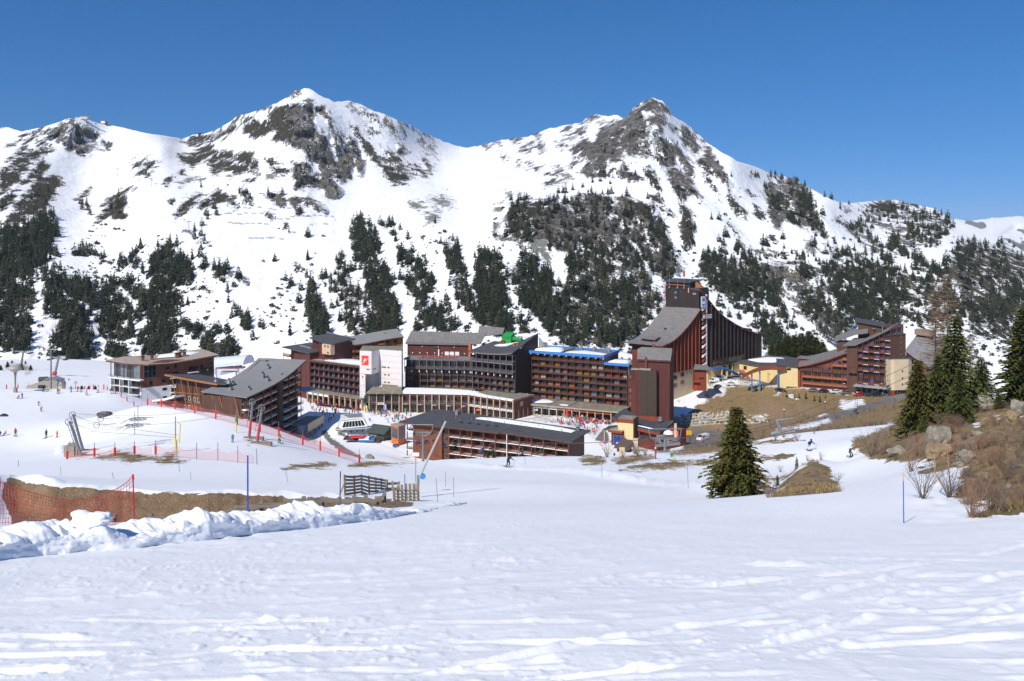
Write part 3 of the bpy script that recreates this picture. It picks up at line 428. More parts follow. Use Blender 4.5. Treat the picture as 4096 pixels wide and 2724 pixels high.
M4=[(r,[(300,480),(350,450),(440,420),(530,400),(560,440),(640,470),(680,560),(700,640),(740,740),(810,870),(790,890),(700,820),(640,790),(600,800),(560,780),(460,750),(420,820),(380,760),(340,700),(340,600),(310,540)]),(w_,[(480,560),(510,530),(540,680),(640,820),(590,800),(500,640)]),(b,[(220,640),(250,630),(320,710),(300,760),(240,690)]),(b,[(80,625),(160,690),(150,725),(90,660)]),(b,[(180,520),(270,560),(230,560)]),(b,[(40,770),(110,850),(100,870),(50,810)]),(b,[(360,880),(420,930),(390,930)]),(b,[(0,400),(70,580),(60,640),(10,500)]),(s_,[(600,850),(680,920),(620,900)]),(s_,[(650,930),(730,970),(700,1000),(650,980)]),(r,[(870,740),(960,770),(1010,800),(1060,900),(1200,1010),(1150,990),(1030,890)]),(b,[(1120,640),(1200,590),(1300,590),(1400,640),(1340,680),(1260,720),(1220,790),(1190,770),(1270,700),(1180,670)]),(b,[(1370,600),(1500,620),(1520,650),(1400,610)]),(b,[(1060,690),(1140,680),(1090,720),(1050,720)]),(b,[(1030,650),(1080,660),(1040,680)])]
for t_,p_ in M4:A(t_,'M4',p_)
A(b,'M4',[(1280,690),(1480,700),(1560,690),(1550,740),(1400,740)],-2,1.6);A(b,'M4',[(1460,1130),(1600,1090),(1700,1120),(1850,900),(1960,900),(2050,940),(2200,920),(2344,1020),(2600,1200),(2600,1700),(1900,1700),(1850,1340),(1800,1290),(1700,1180),(1540,1180)],-13,1.5)
A(w_,'M4',[(1850,1360),(1950,1370),(1990,1480),(1920,1430)],0,1);A(w_,'M4',[(2040,1400),(2130,1460),(2070,1440)]);A(r,'M4',[(1250,960),(1340,930),(1420,1010),(1560,1060),(1640,1130),(1680,1180),(1560,1100),(1480,1030),(1360,1000)],-3,1.5)
A(r,'N4',[(0,560),(60,450),(180,460),(300,540),(300,580),(420,580),(480,590),(420,360),(480,370),(540,490),(610,560),(780,580),(940,590),(1080,560),(1180,560),(1300,620),(1400,620),(1460,690),(1540,780),(1650,640),(1760,590),(1880,640),(1940,800),(2100,820),(2281,900),(2281,1050),(2000,990),(1950,1100),(2100,1230),(2281,1290),(1800,1250),(1640,1430),(1450,1440),(1340,1310),(1250,1200),(1130,1100),(1060,1000),(930,940),(870,900),(900,1010),(930,1080),(700,1000),(640,970),(520,960),(430,1000),(300,930),(180,880),(100,800),(0,700)],-3,1.5)
for p_ in([(700,800),(830,850),(720,820)],[(940,910),(1100,900),(1130,980),(1000,980)],[(1300,740),(1440,800),(1470,920),(1500,1000),(1640,1110),(1560,1090),(1440,960),(1380,850)],[(1180,590),(1260,700),(1240,700)],[(400,630),(500,850),(420,740)],[(130,650),(260,820),(180,720)]):A(w_,'N4',p_,1)
A(r,'N4',[(1250,1200),(1640,1430),(1560,1500),(1400,1420)],-4,1.5);A(r,'M5',[(0,640),(100,620),(180,700),(240,660),(330,740),(280,800),(160,820),(60,760)],-2,1.2);A(b,'M5',[(0,200),(300,80),(430,0),(480,30),(550,100),(540,200),(510,300),(480,400),(400,520),(270,590),(250,640),(0,640)],-6,1.2)
FO=[]
def Fo(k,pts,den,h=1.0,name='mountainside'):FO.append((zp(k,pts),den,h,name))
Fo('M7',[(270,480),(310,250),(330,160),(480,90),(640,140),(790,80),(880,120),(960,80),(1110,20),(1180,60),(1290,120),(1400,90),(1530,130),(1660,150),(1760,300),(1850,560),(1960,780),(1800,870),(1650,800),(1540,700),(1440,540),(1200,560),(960,540),(880,600),(720,560),(700,500),(560,490),(430,540),(330,450)],2.4,.75,'cliff')
Fo('M7',[(880,600),(1200,560),(1440,540),(1560,700),(1660,830),(1640,900),(1760,1080),(1700,1200),(1600,1330),(1440,1460),(1300,1510),(900,1500),(700,1360),(560,1180),(430,1060),(620,900),(700,880),(780,900),(880,960)],3.6,.8,'cliff')
Fo('M6',[(1100,180),(1170,160),(1200,190),(1250,260),(1310,330),(1320,400),(1280,480),(1310,560),(1390,610),(1420,700),(1370,760),(1470,880),(1490,1000),(1500,1130),(1200,1180),(1240,1060),(1270,980),(1240,800),(1170,570),(1110,480),(1080,390)],5,1,'fingers')
Fo('M6',[(930,640),(980,480),(1010,580),(1080,560),(1100,680),(1200,760),(1240,830),(1270,980),(1200,1180),(1090,1170),(980,1040),(1060,980),(1000,870),(940,820),(900,690)],2.4,.8,'fingers')
Fo('M6',[(700,860),(720,700),(790,860),(840,980),(880,1170),(790,1180),(730,1060)],6,1,'fingers')
Fo('M6',[(800,650),(870,640),(870,740),(810,720)],4,.8,'fingers');Fo('M6',[(520,690),(590,770),(550,760)],6,.8,'fingers');Fo('M6',[(1310,190),(1400,170),(1440,220),(1475,300),(1420,300),(1330,240)],4,.8,'fingers')
Fo('M6',[(1480,420),(1530,410),(1600,470),(1620,540),(1690,520),(1740,640),(1790,700),(1790,830),(1700,850),(1580,830),(1560,700),(1500,520)],4.5,.9,'fingers');Fo('M6',[(1580,850),(1700,850),(1730,960),(1830,920),(1910,900),(2010,1050),(2010,1130),(1660,1120),(1700,1040),(1640,940)],4,.9,'fingers')
Fo('M6',[(1920,340),(2000,360),(2030,420),(1990,470),(2030,540),(2060,620),(2060,760),(2120,820),(2160,960),(2110,1000),(2000,850),(1960,700),(1880,500)],4.5,.9,'fingers');Fo('M6',[(2160,440),(2260,450),(2340,530),(2358,640),(2358,1080),(2180,1080),(2220,950),(2160,780),(2140,560)],4,.9,'fingers')
Fo('M7',[(20,620),(80,590),(200,660),(240,800),(290,920),(300,1180),(360,1400),(240,1400),(60,1300),(0,1200),(20,1000),(20,800)],4.5,.9,'fingers');Fo('M7',[(410,640),(480,610),(550,700),(590,840),(540,860),(400,860)],5,.9,'fingers');Fo('M7',[(360,930),(500,830),(620,900),(700,1000),(770,1180),(700,1260),(560,1260),(430,1060)],4.5,.9,'fingers');Fo('M7',[(400,1220),(470,1210),(520,1400),(440,1400)],3,.9,'fingers');Fo('M7',[(620,780),(700,780),(720,930),(660,940)],5,.9,'fingers')
Fo('M5',[(420,1000),(410,880),(450,660),(580,570),(680,600),(790,660),(900,740),(920,860),(880,900),(840,860),(700,800),(620,760),(520,800),(520,960)],4.6,1,'left');Fo('M5',[(520,900),(700,840),(840,960),(850,1050),(800,1110),(880,1200),(890,1390),(500,1380),(470,1230),(540,1090),(560,980)],4.2,1,'left')
Fo('M5',[(930,770),(980,760),(990,800),(1090,830),(1170,800),(1210,860),(1220,960),(1250,1050),(1270,1190),(1130,1220),(1000,1200),(990,1130),(910,1080),(900,980)],3.2,1,'left');Fo('M5',[(920,640),(970,610),(1000,660),(1090,620),(1240,620),(1380,650),(1390,720),(1290,850),(1250,840),(1240,720),(1130,700),(1080,770),(970,740)],3.2,.9,'left')
Fo('M5',[(1430,420),(1500,370),(1550,300),(1660,300),(1690,410),(1760,440),(1840,520),(1810,600),(1770,690),(1690,700),(1600,680),(1600,760),(1700,800),(1680,900),(1620,1000),(1610,1200),(1610,1370),(1400,1370),(1390,1100),(1380,1000),(1300,870),(1250,780),(1400,720),(1420,600),(1400,470)],5,1,'left')
for p_,dn in(([(1100,470),(1230,410),(1280,420),(1350,490),(1420,530),(1340,570),(1180,550)],4),([(1250,930),(1330,950),(1340,1040),(1290,1060)],4),([(1290,1100),(1340,1100),(1370,1240),(1280,1250)],5),([(1010,1370),(1050,1250),(1190,1290),(1270,1350),(1180,1380)],4),([(1310,1370),(1340,1290),(1400,1280),(1400,1370)],5),([(1640,1060),(1700,1030),(1830,1050),(1950,1070),(2040,1080),(2130,1170),(2230,1300),(2280,1480),(2150,1420),(1990,1330),(1900,1250),(1820,1120),(1700,1110)],4.2),([(1640,1220),(1700,1230),(1740,1300),(1640,1300)],4),([(2270,980),(2358,950),(2358,1120),(2290,1100)],5),([(1880,480),(1940,560),(1910,560)],6),([(2010,510),(2080,520),(2140,640),(2080,660)],5),([(2120,510),(2170,520),(2160,560)],6),([(2180,570),(2260,570),(2340,650),(2230,640)],4),([(1710,830),(1790,870),(1780,890)],6),([(700,380),(820,320),(820,350),(790,410),(720,410)],5),([(870,400),(960,390),(1000,410),(960,445)],5),([(385,560),(440,560),(440,650),(390,650)],6)):Fo('M5',p_,dn,.9,'left')
Fo('M5',[(0,640),(250,640),(330,700),(330,770),(290,900),(280,1100),(260,1300),(180,1300),(0,1310),(-300,1310),(-300,640)],4,1,'left ridge');Fo('M5',[(-300,300),(0,200),(110,120),(210,160),(300,80),(430,0),(440,60),(480,90),(480,30),(550,100),(540,200),(510,300),(480,400),(400,520),(270,590),(250,640),(0,640),(-300,640)],7,.9,'left ridge')
Fo('M2',[(1080,470),(1190,480),(1230,590),(1260,670),(1300,640),(1360,500),(1420,520),(1410,720),(1380,800),(1290,840),(1180,770),(1040,630),(960,560),(1000,520)],2.6,.55,'peak');Fo('M2',[(930,690),(1060,700),(1060,770),(1130,800),(1250,830),(1320,930),(1210,950),(1060,870),(940,895)],2.6,.6,'peak');Fo('M2',[(1090,235),(1160,260),(1230,360),(1220,420),(1160,320)],3,.5,'peak');Fo('M2',[(1420,590),(1480,650),(1490,740),(1460,800),(1410,740)],3.5,.55,'peak');Fo('M2',[(1600,640),(1700,620),(1850,720),(1960,780),(1830,840),(1720,840),(1640,760)],2.2,.5,'peak');Fo('M2',[(500,905),(560,905),(600,1010),(540,980)],5,.6,'peak')
Fo('M3',[(1320,380),(1430,330),(1500,500),(1500,570),(1330,540)],2.4,.55,'right peak');Fo('M3',[(1560,430),(1640,420),(1700,560),(1690,690),(1560,620)],3,.6,'right peak');Fo('M3',[(1640,720),(1720,700),(1820,750),(1900,900),(1800,960),(1700,850)],3.2,.65,'right peak');Fo('M3',[(1760,370),(1860,360),(1900,540),(1800,500)],2,.5,'right peak');Fo('M3',[(1890,600),(2000,640),(2140,720),(2200,850),(2100,830),(1990,760)],2.2,.55,'right peak');Fo('M3',[(1460,700),(1540,720),(1600,880),(1530,850)],4,.6,'right peak');Fo('M3',[(960,760),(1060,690),(1140,660),(1240,660),(1210,770)],2.4,.55,'right peak');Fo('M3',[(1210,740),(1270,650),(1340,700),(1330,790)],3,.6,'right peak');Fo('M3',[(1660,300),(1750,350),(1700,380)],3,.5,'right peak');Fo('M3',[(1100,520),(1200,500),(1180,620),(1100,640)],2,.5,'right peak');Fo('M3',[(1780,1000),(1840,1040),(1890,1190),(1880,1393),(1830,1393),(1840,1200)],2,.5,'right peak')
for p_,dn in(([(300,480),(440,420),(530,400),(640,470),(690,620),(620,700),(560,560),(480,600),(480,700),(380,690)],2.6),([(190,390),(270,380),(270,430),(210,420)],6),([(320,390),(440,380),(450,430),(330,420)],4),([(560,540),(700,640),(760,800),(800,880),(700,820),(590,640)],2.8),([(480,690),(590,740),(590,800),(470,750)],3.5),([(880,590),(920,620),(1010,700),(950,690)],4),([(960,770),(1080,730),(1140,850),(1240,950),(1330,1080),(1310,1090),(1180,1000),(1060,900)],2.6),([(1250,870),(1500,780),(1660,650),(1760,730),(1800,830),(1700,880),(1680,960),(1560,960),(1440,900),(1360,960)],1.8),([(1280,620),(1560,640),(1660,720),(1500,760),(1300,720)],1.2),([(1480,1130),(1600,1090),(1700,1120),(1850,900),(1960,900),(2050,940),(2200,920),(2344,1020),(2344,1500),(1900,1560),(1850,1340),(1800,1290),(1700,1180),(1540,1180)],1.9),([(1250,950),(1340,930),(1420,1010),(1560,1060),(1680,1180),(1560,1110),(1400,1010)],4),([(2344,1020),(2600,1200),(2600,1700),(2344,1600)],3),([(1560,1180),(1700,1180),(1850,1340),(1900,1560),(1700,1420)],1.8)):Fo('M4',p_,dn*1.7,.85,'right')
Fo('N4',[(0,560),(60,450),(180,460),(300,540),(480,590),(420,360),(480,370),(540,490),(610,560),(720,600),(700,760),(900,800),(930,940),(930,1080),(700,1000),(640,970),(520,960),(430,1000),(300,930),(180,880),(100,800),(0,700)],6.7,.7,'right');Fo('N4',[(1080,560),(1180,540),(1300,620),(1300,760),(1160,760),(1100,640)],6.4,.7,'right');Fo('N4',[(1350,560),(1400,620),(1540,780),(1650,640),(1760,560),(1880,640),(1940,800),(2100,820),(2281,900),(2281,1050),(2000,990),(1950,1100),(2281,1290),(1800,1250),(1640,1100),(1500,960),(1420,760)],5.1,.75,'right');Fo('N4',[(1100,920),(1400,900),(1640,1110),(1780,1280),(1640,1420),(1450,1440),(1300,1250),(1130,1100)],3.8,.65,'right')
Fo('N4',[(480,1080),(560,1000),(640,1060),(700,1200),(640,1200),(540,1150)],6.4,.7,'right');Fo('N4',[(880,1100),(960,1120),(1000,1180),(1100,1300),(1080,1340),(980,1280),(910,1210)],6.4,.7,'right');Fo('N4',[(600,1230),(700,1270),(830,1280),(920,1370),(1000,1420),(1100,1480),(900,1568),(720,1568),(700,1380)],5.6,.8,'right');Fo('N4',[(700,1150),(860,1160),(860,1220),(700,1210)],4.8,.6,'right');Fo('N4',[(1080,470),(1220,460),(1220,540),(1090,540)],6.4,.7,'right')
Fo('N4',[(1300,540),(1750,560),(2281,640),(2400,1000),(2281,1300),(1640,1120),(1450,900)],2.6,.7,'right');Fo('M4',[(760,900),(1000,980),(1300,1080),(1500,1170),(1800,1330),(1880,1568),(1100,1568),(900,1300)],2.2,.7,'right');Fo('M4',[(1000,640),(1300,640),(1660,700),(1760,800),(1500,1000),(1300,900)],1.6,.7,'right');Fo('M4',[(100,950),(560,980),(700,1060),(300,1060)],1.0,.5,'right')
fi={};tint=np.zeros(MUU.shape);bare=np.full(MUU.shape,-60.0);pat=np.full(MUU.shape,.6);rocky=np.full(MUU.shape,-60.0)
def region(pts,m=45):
 p=np.asarray(pts);i0=max(0,int((p[:,0].min()-m-MU[0])/MS));i1=min(len(MU),int((p[:,0].max()+m-MU[0])/MS)+2)
 return p,slice(i0,i1)
snowf=np.full(MUU.shape,-60.0);tf=np.full(MUU.shape,-60.0)
for typ,pts,amp,pt in MP:
 p,sl=region(pts);V_=MVV[sl];rows=np.where(((V_>p[:,1].min()-45)&(V_<p[:,1].max()+45)).any(0))[0]
 if not len(rows):continue
 ss=(sl,slice(rows[0],rows[-1]+1));q=poly_sd(p,MUU[ss],MVV[ss])+amp
 if typ=='snow':snowf[ss]=np.maximum(snowf[ss],q)
 elif typ=='tint':tf[ss]=np.maximum(tf[ss],q)
 else:
  up=q>bare[ss]
  tv={'rock':0.,'turf':1.,'scree':2.}[typ]
  bt=tint[ss];bt[up&(q>-14)]=tv;bp=pat[ss];bp[up]=pt;bare[ss]=np.maximum(bare[ss],q)
  if typ=='rock':rocky[ss]=np.maximum(rocky[ss],q)
tint=np.where((tf>0)&(tint<.5),1.0,tint)
for pts,den,h,name in FO:
 p,sl=region(pts);V_=MVV[sl];rows=np.where(((V_>p[:,1].min()-45)&(V_<p[:,1].max()+45)).any(0))[0]
 if not len(rows):continue
 ss=(sl,slice(rows[0],rows[-1]+1));q=poly_sd(p,MUU[ss],MVV[ss])-(7 if den>4 else 12)
 up=q>bare[ss];bt=tint[ss];bt[up]=np.where(den>2,.5,.2);bp=pat[ss];bp[up]=1.3;bare[ss]=np.maximum(bare[ss],np.minimum(q-4,2))
bare=np.minimum(bare,-snowf+2)
x0=(MUU-CU)/F*MD;z0=(HV-MVV)/F*MD
rm=np.clip((np.maximum(rocky,bare-6)+8)/16,0,1)*np.clip((tint<1.5)*1.0,0,1)
cr=np.abs(fbm(x0*.030,z0*.022,MD*.02,o=5,seed=101,gain=.55))
cr2=fbm(x0*.09,z0*.05,MD*.05,o=4,seed=111,gain=.6)
gul=fbm(x0*.02+z0*.012,z0*.004,o=4,seed=121)
big=fbm(x0*.006,z0*.006,o=3,seed=131)
att=np.clip((MVV-skv[:,None])/40,0.15,1)
rock_d=(cr*30-8+cr2*16)*np.where(tint>.75,.35,1.0)
mog=fbm(x0*.22,z0*.22,MD*.1,o=2,seed=141)*.9
MDD=MD+att*(rm*rock_d+(1-rm*.6)*(gul*13+big*22)+(1-rm)*mog)
MX=(MUU-CU)/F*MDD;MY=MDD.copy();MZ=(HV-MVV)/F*MDD
bx=[];by_=[];bz=[]
for k in(1,2,3,5):
 dd=MDD[:,0]+k*45;bx.append((MU-CU)/F*dd);by_.append(dd);bz.append(MZ[:,0]-k*22-(k*k)*6)
ext=lambda a,lst:np.concatenate([np.stack(lst[::-1],1),a],1)
rep=lambda a:np.concatenate([np.repeat(a[:,:1],4,1),a],1)
mm=grid_mesh(ext(MX,bx),ext(MY,by_),ext(MZ,bz),'mountain')
add_attr(mm,'bare',rep(bare));add_attr(mm,'patchy',rep(pat));add_attr(mm,'tint',rep(tint))
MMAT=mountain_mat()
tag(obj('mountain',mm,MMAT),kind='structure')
def mpt(u,v):
 i=int(round((u-MU[0])/MS));i=max(0,min(len(MU)-1,i))
 j=int(np.clip(np.searchsorted(MVV[i],v),0,NV-1));return Vector((MX[i,j],MY[i,j],MZ[i,j]))
fu=np.arange(3500,5200,8.0)
fs=np.interp(fu,[3500,3770,3820,3890,3960,4050,4096,4300,4600,5200],[900,890,877,886,874,863,866,840,900,980])+fbm(fu*.02,fu*0,o=4,seed=8)*7
ft=np.linspace(0,1,70);FU=np.repeat(fu[:,None],70,1);FV=fs[:,None]+(1300-fs[:,None])*ft[None]
FD=9000-3500*ft[None]**.8+fbm(FU*.012+FV*.01,FV*.012,o=5,seed=9)*500*np.clip(ft[None]*6,.1,1)
fm=grid_mesh((FU-CU)/F*FD,FD,(HV-FV)/F*FD,'far_range')
fb=fbm(FU*.02-FV*.015,FV*.03,o=4,seed=12)*60+(FV-955)*.35
add_attr(fm,'bare',fb);add_attr(fm,'patchy',np.zeros(FU.shape));add_attr(fm,'tint',np.zeros(FU.shape))
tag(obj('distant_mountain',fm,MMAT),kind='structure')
print('mountain',round(time.time()-T0,1))
BARK=pmat('bark',(.10,.07,.05),.9,.3,6,bump=.5)
NEEDLE=pmat('needles',(.019,.031,.020),.75,.45,1.2,spec=.12,col2=(.042,.056,.030))
NEEDLE2=pmat('needles_near',(.045,.066,.019),.7,.45,1.6,spec=.15,col2=(.135,.15,.04))
NEEDLE3=pmat('needles_brown',(.058,.070,.020),.7,.45,1.3,spec=.15,col2=(.16,.15,.038))
CONES=pmat('cones',(.27,.10,.035),.8,.35,9,spec=.15)
def conifer(h,rad,n,seed,size=.16,shape=.75,low=.08,droop=.25,trunk=True,mi=1):
 """tapered trunk and a crown of many small needle clumps; unit metres"""
 q=random.Random(seed);b=MB()
 if trunk:b.tube((0,0,-.6),(0,0,h*.55),h*.022,h*.014,5,0,False);b.tube((0,0,h*.55),(0,0,h*.97),h*.014,h*.003,4,0,False)
 lump=[q.uniform(.72,1.2) for _ in range(9)]
 for i in range(n):
  t=low+(1-low)*(1-math.sqrt(q.random()))**.9
  a=q.uniform(0,2*math.pi)
  prof=rad*(1-t)**shape*min(1,(t-low)/.10+.55)*lump[int((a/6.2832*3+t*6))%9]
  rr=prof*(.35+.65*math.sqrt(q.random()))
  if q.random()<.45:rr=prof
  z=h*t-rr*droop
  s=size*h*q.uniform(.55,1.15)*(.5+.5*(1-t))
  c=Vector((rr*math.cos(a),rr*math.sin(a),z));o=Vector((math.cos(a),math.sin(a),-droop-.1)).normalized();sd_=Vector((-o.y,o.x,q.uniform(-.4,.4))).normalized()
  up=o.cross(sd_)
  b.add([c-o*s*.5-sd_*s*.42+up*s*.2,c-o*s*.4+sd_*s*.45+up*s*.25,c+o*s*.75+sd_*s*.1,c+up*s*.55-o*s*.2],[(0,1,2),(0,2,3),(1,3,2)],mi)
 b.add([(-.012*h,0,h*.9),(.012*h,.01*h,h*.9),(0,-.012*h,h*.9),(0,0,h*1.02)],[(0,1,3),(1,2,3),(2,0,3)],mi)
 return b
FAR=[]
for i,(rad,shp,n,dr) in enumerate(((1.9,.62,85,.25),(2.2,.5,90,.2),(1.6,.8,80,.35),(2.5,.45,95,.15),(1.9,.9,80,.4))):
 FAR.append(conifer(10,rad,n,40+i,.17,shp,.06,dr).mesh('far_conifer'))
for i,m in enumerate(FAR):m.materials.append(BARK);m.materials.append(NEEDLE if i<4 else pmat('needles_pale',(.055,.062,.032),.75,.4,1.2,spec=.15,col2=(.10,.095,.05)))
pts=[]
for poly,den,hf,name in FO:
 p=np.asarray(poly);a,c=p.min(0),p.max(0)
 n=int((c[0]-a[0])*(c[1]-a[1])/1000*den*1.12)
 if n<1:continue
 u=NR.uniform(a[0],c[0],n);v=NR.uniform(a[1],c[1],n)
 s=poly_sd(p,u,v)+fbm(u*.06,v*.06,o=2,seed=77)*14;clear=fbm(u*.022,v*.016,o=3,seed=78)
 for ui,vi,si,ci in zip(u,v,s,clear):
  if(si>0 and(den>4.5 or ci>-.22)) or(si>-16 and R.random()<.22):
   pts.append((ui,vi,hf*R.uniform(.5,1.25),name))
for k,lst in(('N2',[(1270,60),(1350,90),(1290,140),(1370,150),(1410,220),(1270,860),(1310,870),(1350,790),(1415,840),(1590,910),(1640,890),(860,1050),(940,1090),(690,1270),(800,1150),(590,1240),(1660,1410),(2140,830),(2200,760),(1930,290),(720,60),(560,160)]),('N1',[(560,1300),(500,1350),(610,1210),(180,1330),(750,1230),(740,1300),(30,1480),(80,1450),(1860,1320),(1850,1420),(1820,1500),(1900,1470),(1730,1500)]),('N3',[(590,250),(250,190),(220,240),(930,610),(850,680),(860,720),(955,680),(810,790),(730,850),(800,890),(720,930),(825,970),(795,1040),(780,1110),(160,1025),(120,1070),(1910,910),(1570,1160),(1910,1140),(1500,455),(1650,465),(795,385),(1830,650),(1840,320),(1850,350),(1940,350),(1900,300),(1240,470),(1265,450),(2240,1180),(2265,1110),(1145,1430),(1070,1480)]),('M6',[(430,525),(710,310),(710,505),(1500,250),(1570,330),(1460,355),(1800,195),(100,990),(130,1000),(60,1010),(30,880),(75,930),(115,960),(300,1090),(330,1100),(180,1060),(150,1080),(200,1100),(240,1200),(30,1210),(70,1230),(110,1290),(630,870),(920,920),(960,910),(1850,370),(650,770),(700,660),(560,1150)]),('M3',[(1115,550),(1175,570),(1070,800),(1160,820),(1010,810),(920,850),(835,880),(1380,750),(1730,480),(1140,910),(1170,910),(1300,930),(720,900),(750,900),(775,900),(2200,760),(2150,1280),(2030,1130),(2090,1130)]),('M4',[(835,580),(630,460),(780,560),(700,930),(690,950),(1480,880),(1540,920),(1500,720),(1430,660),(1300,630),(1250,720),(1160,760),(1130,760),(980,1020),(950,1020),(1050,920),(1640,690),(1750,730),(1280,1380),(1310,1170),(1260,1380),(300,940),(330,950)]),('N4',[(290,270),(220,330),(270,370),(240,450),(715,360),(760,380),(940,300),(360,1030),(200,1060),(420,1090),(440,1210),(740,1190),(330,1190),(1660,480),(1710,500),(1880,480),(1960,640),(2190,710),(1450,640),(2020,610)])):
 for x,y in lst:u,v=zc(k,x,y);pts.append((u,v,R.uniform(.7,1.05),'open slopes'))
rows=[]
for u,v,hf,name in pts:
 p=mpt(u,v)
 if p.z>(HV-skv[int(min(len(MU)-1,max(0,round((u-MU[0])/MS))))]-6)/F*p.y:pass
 hgt=10.5*hf*(.72 if v<760 else 1.0)
 rows.append((hgt/p.y,p,hgt,name,u))
rows.sort(key=lambda t:-t[0])
LMK=[(80,'at the left edge'),(150,'above the mushroom lamp'),(240,'left of the floodlight mast'),(330,'right of the floodlight mast'),(430,'left of the hotel'),(520,'over the glass hotel front'),(600,'above the hotel chimneys'),(700,'behind the hotel roof'),(800,'behind the wooden chalet'),(900,'behind the barrel roofed station'),(1050,'above the curved grey roof'),(1150,'left of the tower block'),(1240,'above the tower block terraces'),(1330,'above the tower block roof'),(1420,'above the orange apartment row'),(1520,'just above the white tower'),(1610,'right above the white tower'),(1750,'above the slatted roof'),(1900,'right above the slatted roof'),(2050,'above the green tarpaulin'),(2200,'left behind the blue edged block'),(2350,'behind the blue edged block'),(2480,'right behind the blue edged block'),(2580,'left of the high tower'),(2760,'behind the high tower'),(3000,'above the dark wing of the tower'),(3200,'right of the dark wing'),(3600,'above the right apartment block'),(9999,'at the right edge')]
NIND=262;TL={}
tcol=bpy.data.collections.new('tree_sources');COL.children.link(tcol)
for i,(_,p,hgt,name,u) in enumerate(rows[:NIND]):
 o=bpy.data.objects.new('conifer',FAR[i%5]);(tcol if i<5 else COL).objects.link(o)
 o.location=p-Vector((0,0,.4));s=hgt/10;o.scale=(s*R.uniform(.85,1.2),s*R.uniform(.85,1.2),s);o.rotation_euler=(0,0,R.uniform(0,6.28))
 v=HV-F*p.z/p.y;lm=LMK[int(np.searchsorted([a for a,_ in LMK],u))][1];TL.setdefault((f"{'tall' if hgt > 10.6 else 'short' if hgt < 8.4 else 'medium'} conifer",f"{'high on' if v < 1150 else 'halfway up' if v < 1270 else 'low on' if v < 1350 else 'at the foot of'} the slope {lm}"),[]).append((u,o));tag(o,None,'tree','conifers '+lm)
for (a_,b_),L_ in TL.items():
 L_.sort(key=lambda e:e[0])
 for i,(_,o) in enumerate(L_):o['label']=f'dark {a_} {b_}' if len(L_)==1 else f'{ORD[min(i, 15)]} {a_} from left {b_}'
def scatter_stuff(name,P,S,A_,coll,idx=None):
 """points carrying instances of the objects of a collection: one object of kind stuff"""
 me=bpy.data.meshes.new(name);me.from_pydata([tuple(p) for p in P],[],[])
 a=me.attributes.new('size','FLOAT_VECTOR','POINT');a.data.foreach_set('vector',np.asarray(S,np.float32).ravel())
 a=me.attributes.new('turn','FLOAT','POINT');a.data.foreach_set('value',np.asarray(A_,np.float32))
 o=obj(name,me);md=o.modifiers.new('scatter','NODES');t=bpy.data.node_groups.new(name,'GeometryNodeTree');md.node_group=t
 t.interface.new_socket('Geometry',in_out='INPUT',socket_type='NodeSocketGeometry');t.interface.new_socket('Geometry',in_out='OUTPUT',socket_type='NodeSocketGeometry')
 n,l=t.nodes,t.links
 gi=n.new('NodeGroupInput');go=n.new('NodeGroupOutput');m2p=n.new('GeometryNodeMeshToPoints');iop=n.new('GeometryNodeInstanceOnPoints')
 ci=n.new('GeometryNodeCollectionInfo');ci.inputs['Collection'].default_value=coll;ci.inputs['Separate Children'].default_value=True;ci.inputs['Reset Children'].default_value=True
 na=n.new('GeometryNodeInputNamedAttribute');na.data_type='FLOAT_VECTOR';na.inputs[0].default_value='size'
 nt=n.new('GeometryNodeInputNamedAttribute');nt.data_type='FLOAT';nt.inputs[0].default_value='turn'
 cx=n.new('ShaderNodeCombineXYZ');l.new(nt.outputs[0],cx.inputs[2])
 l.new(gi.outputs[0],m2p.inputs[0]);l.new(m2p.outputs[0],iop.inputs['Points']);l.new(ci.outputs[0],iop.inputs['Instance'])
 iop.inputs['Pick Instance'].default_value=True
 l.new(na.outputs[0],iop.inputs['Scale']);l.new(cx.outputs[0],iop.inputs['Rotation']);l.new(iop.outputs[0],go.inputs[0])
 return tag(o,kind='stuff')
rest=rows[NIND:]
S=[(h/10*R.uniform(.85,1.2),h/10*R.uniform(.85,1.2),h/10) for _,p,h,n_,u in rest]
scatter_stuff('mountain_forest',[p-Vector((0,0,.4)) for _,p,h,n_,u in rest],S,[R.uniform(0,6.28) for _ in rest],tcol)
SP=[]
n=9000;u=NR.uniform(-200,4300,n);v=NR.uniform(520,1460,n)
dn=fbm(u*.008,v*.008,o=3,seed=201)+np.clip((v-950)/500,-.5,.42)+.25*(np.abs(fbm(u*.02+v*.01,v*.003,o=2,seed=202))<.12)
for ui,vi,di in zip(u,v,dn):
 if di>R.uniform(.12,.8):
  i=int(min(len(MU)-1,max(0,round((ui-MU[0])/MS))));j=int(np.clip(np.searchsorted(MVV[i],vi),0,NV-1))
  if skv[i]+12<vi and snowf[i,j]<5:SP.append(mpt(ui,vi))
blob=MB();q=random.Random(3)
for i in range(16):
 a=q.uniform(0,6.28);rr=q.uniform(0,.9);c=Vector((rr*math.cos(a),rr*math.sin(a),q.uniform(.1,.9)*(1.1-rr*.6)));s=q.uniform(.35,.6)
 blob.add([c+Vector((q.uniform(-s,s),q.uniform(-s,s),q.uniform(-s,s))) for _ in range(4)],[(0,1,2),(0,2,3),(1,3,2),(0,3,1)])
bcol=bpy.data.collections.new('bush_sources');COL.children.link(bcol)
bo=bpy.data.objects.new('mountain_shrub',blob.mesh('mountain_shrub'));bo.data.materials.append(NEEDLE);bcol.objects.link(bo)
bo.location=mpt(*zc('M6',860,720));bo.scale=(1.6,1.6,1.6);tag(bo,'low dark shrub on the snow beside a tree strip','shrub')
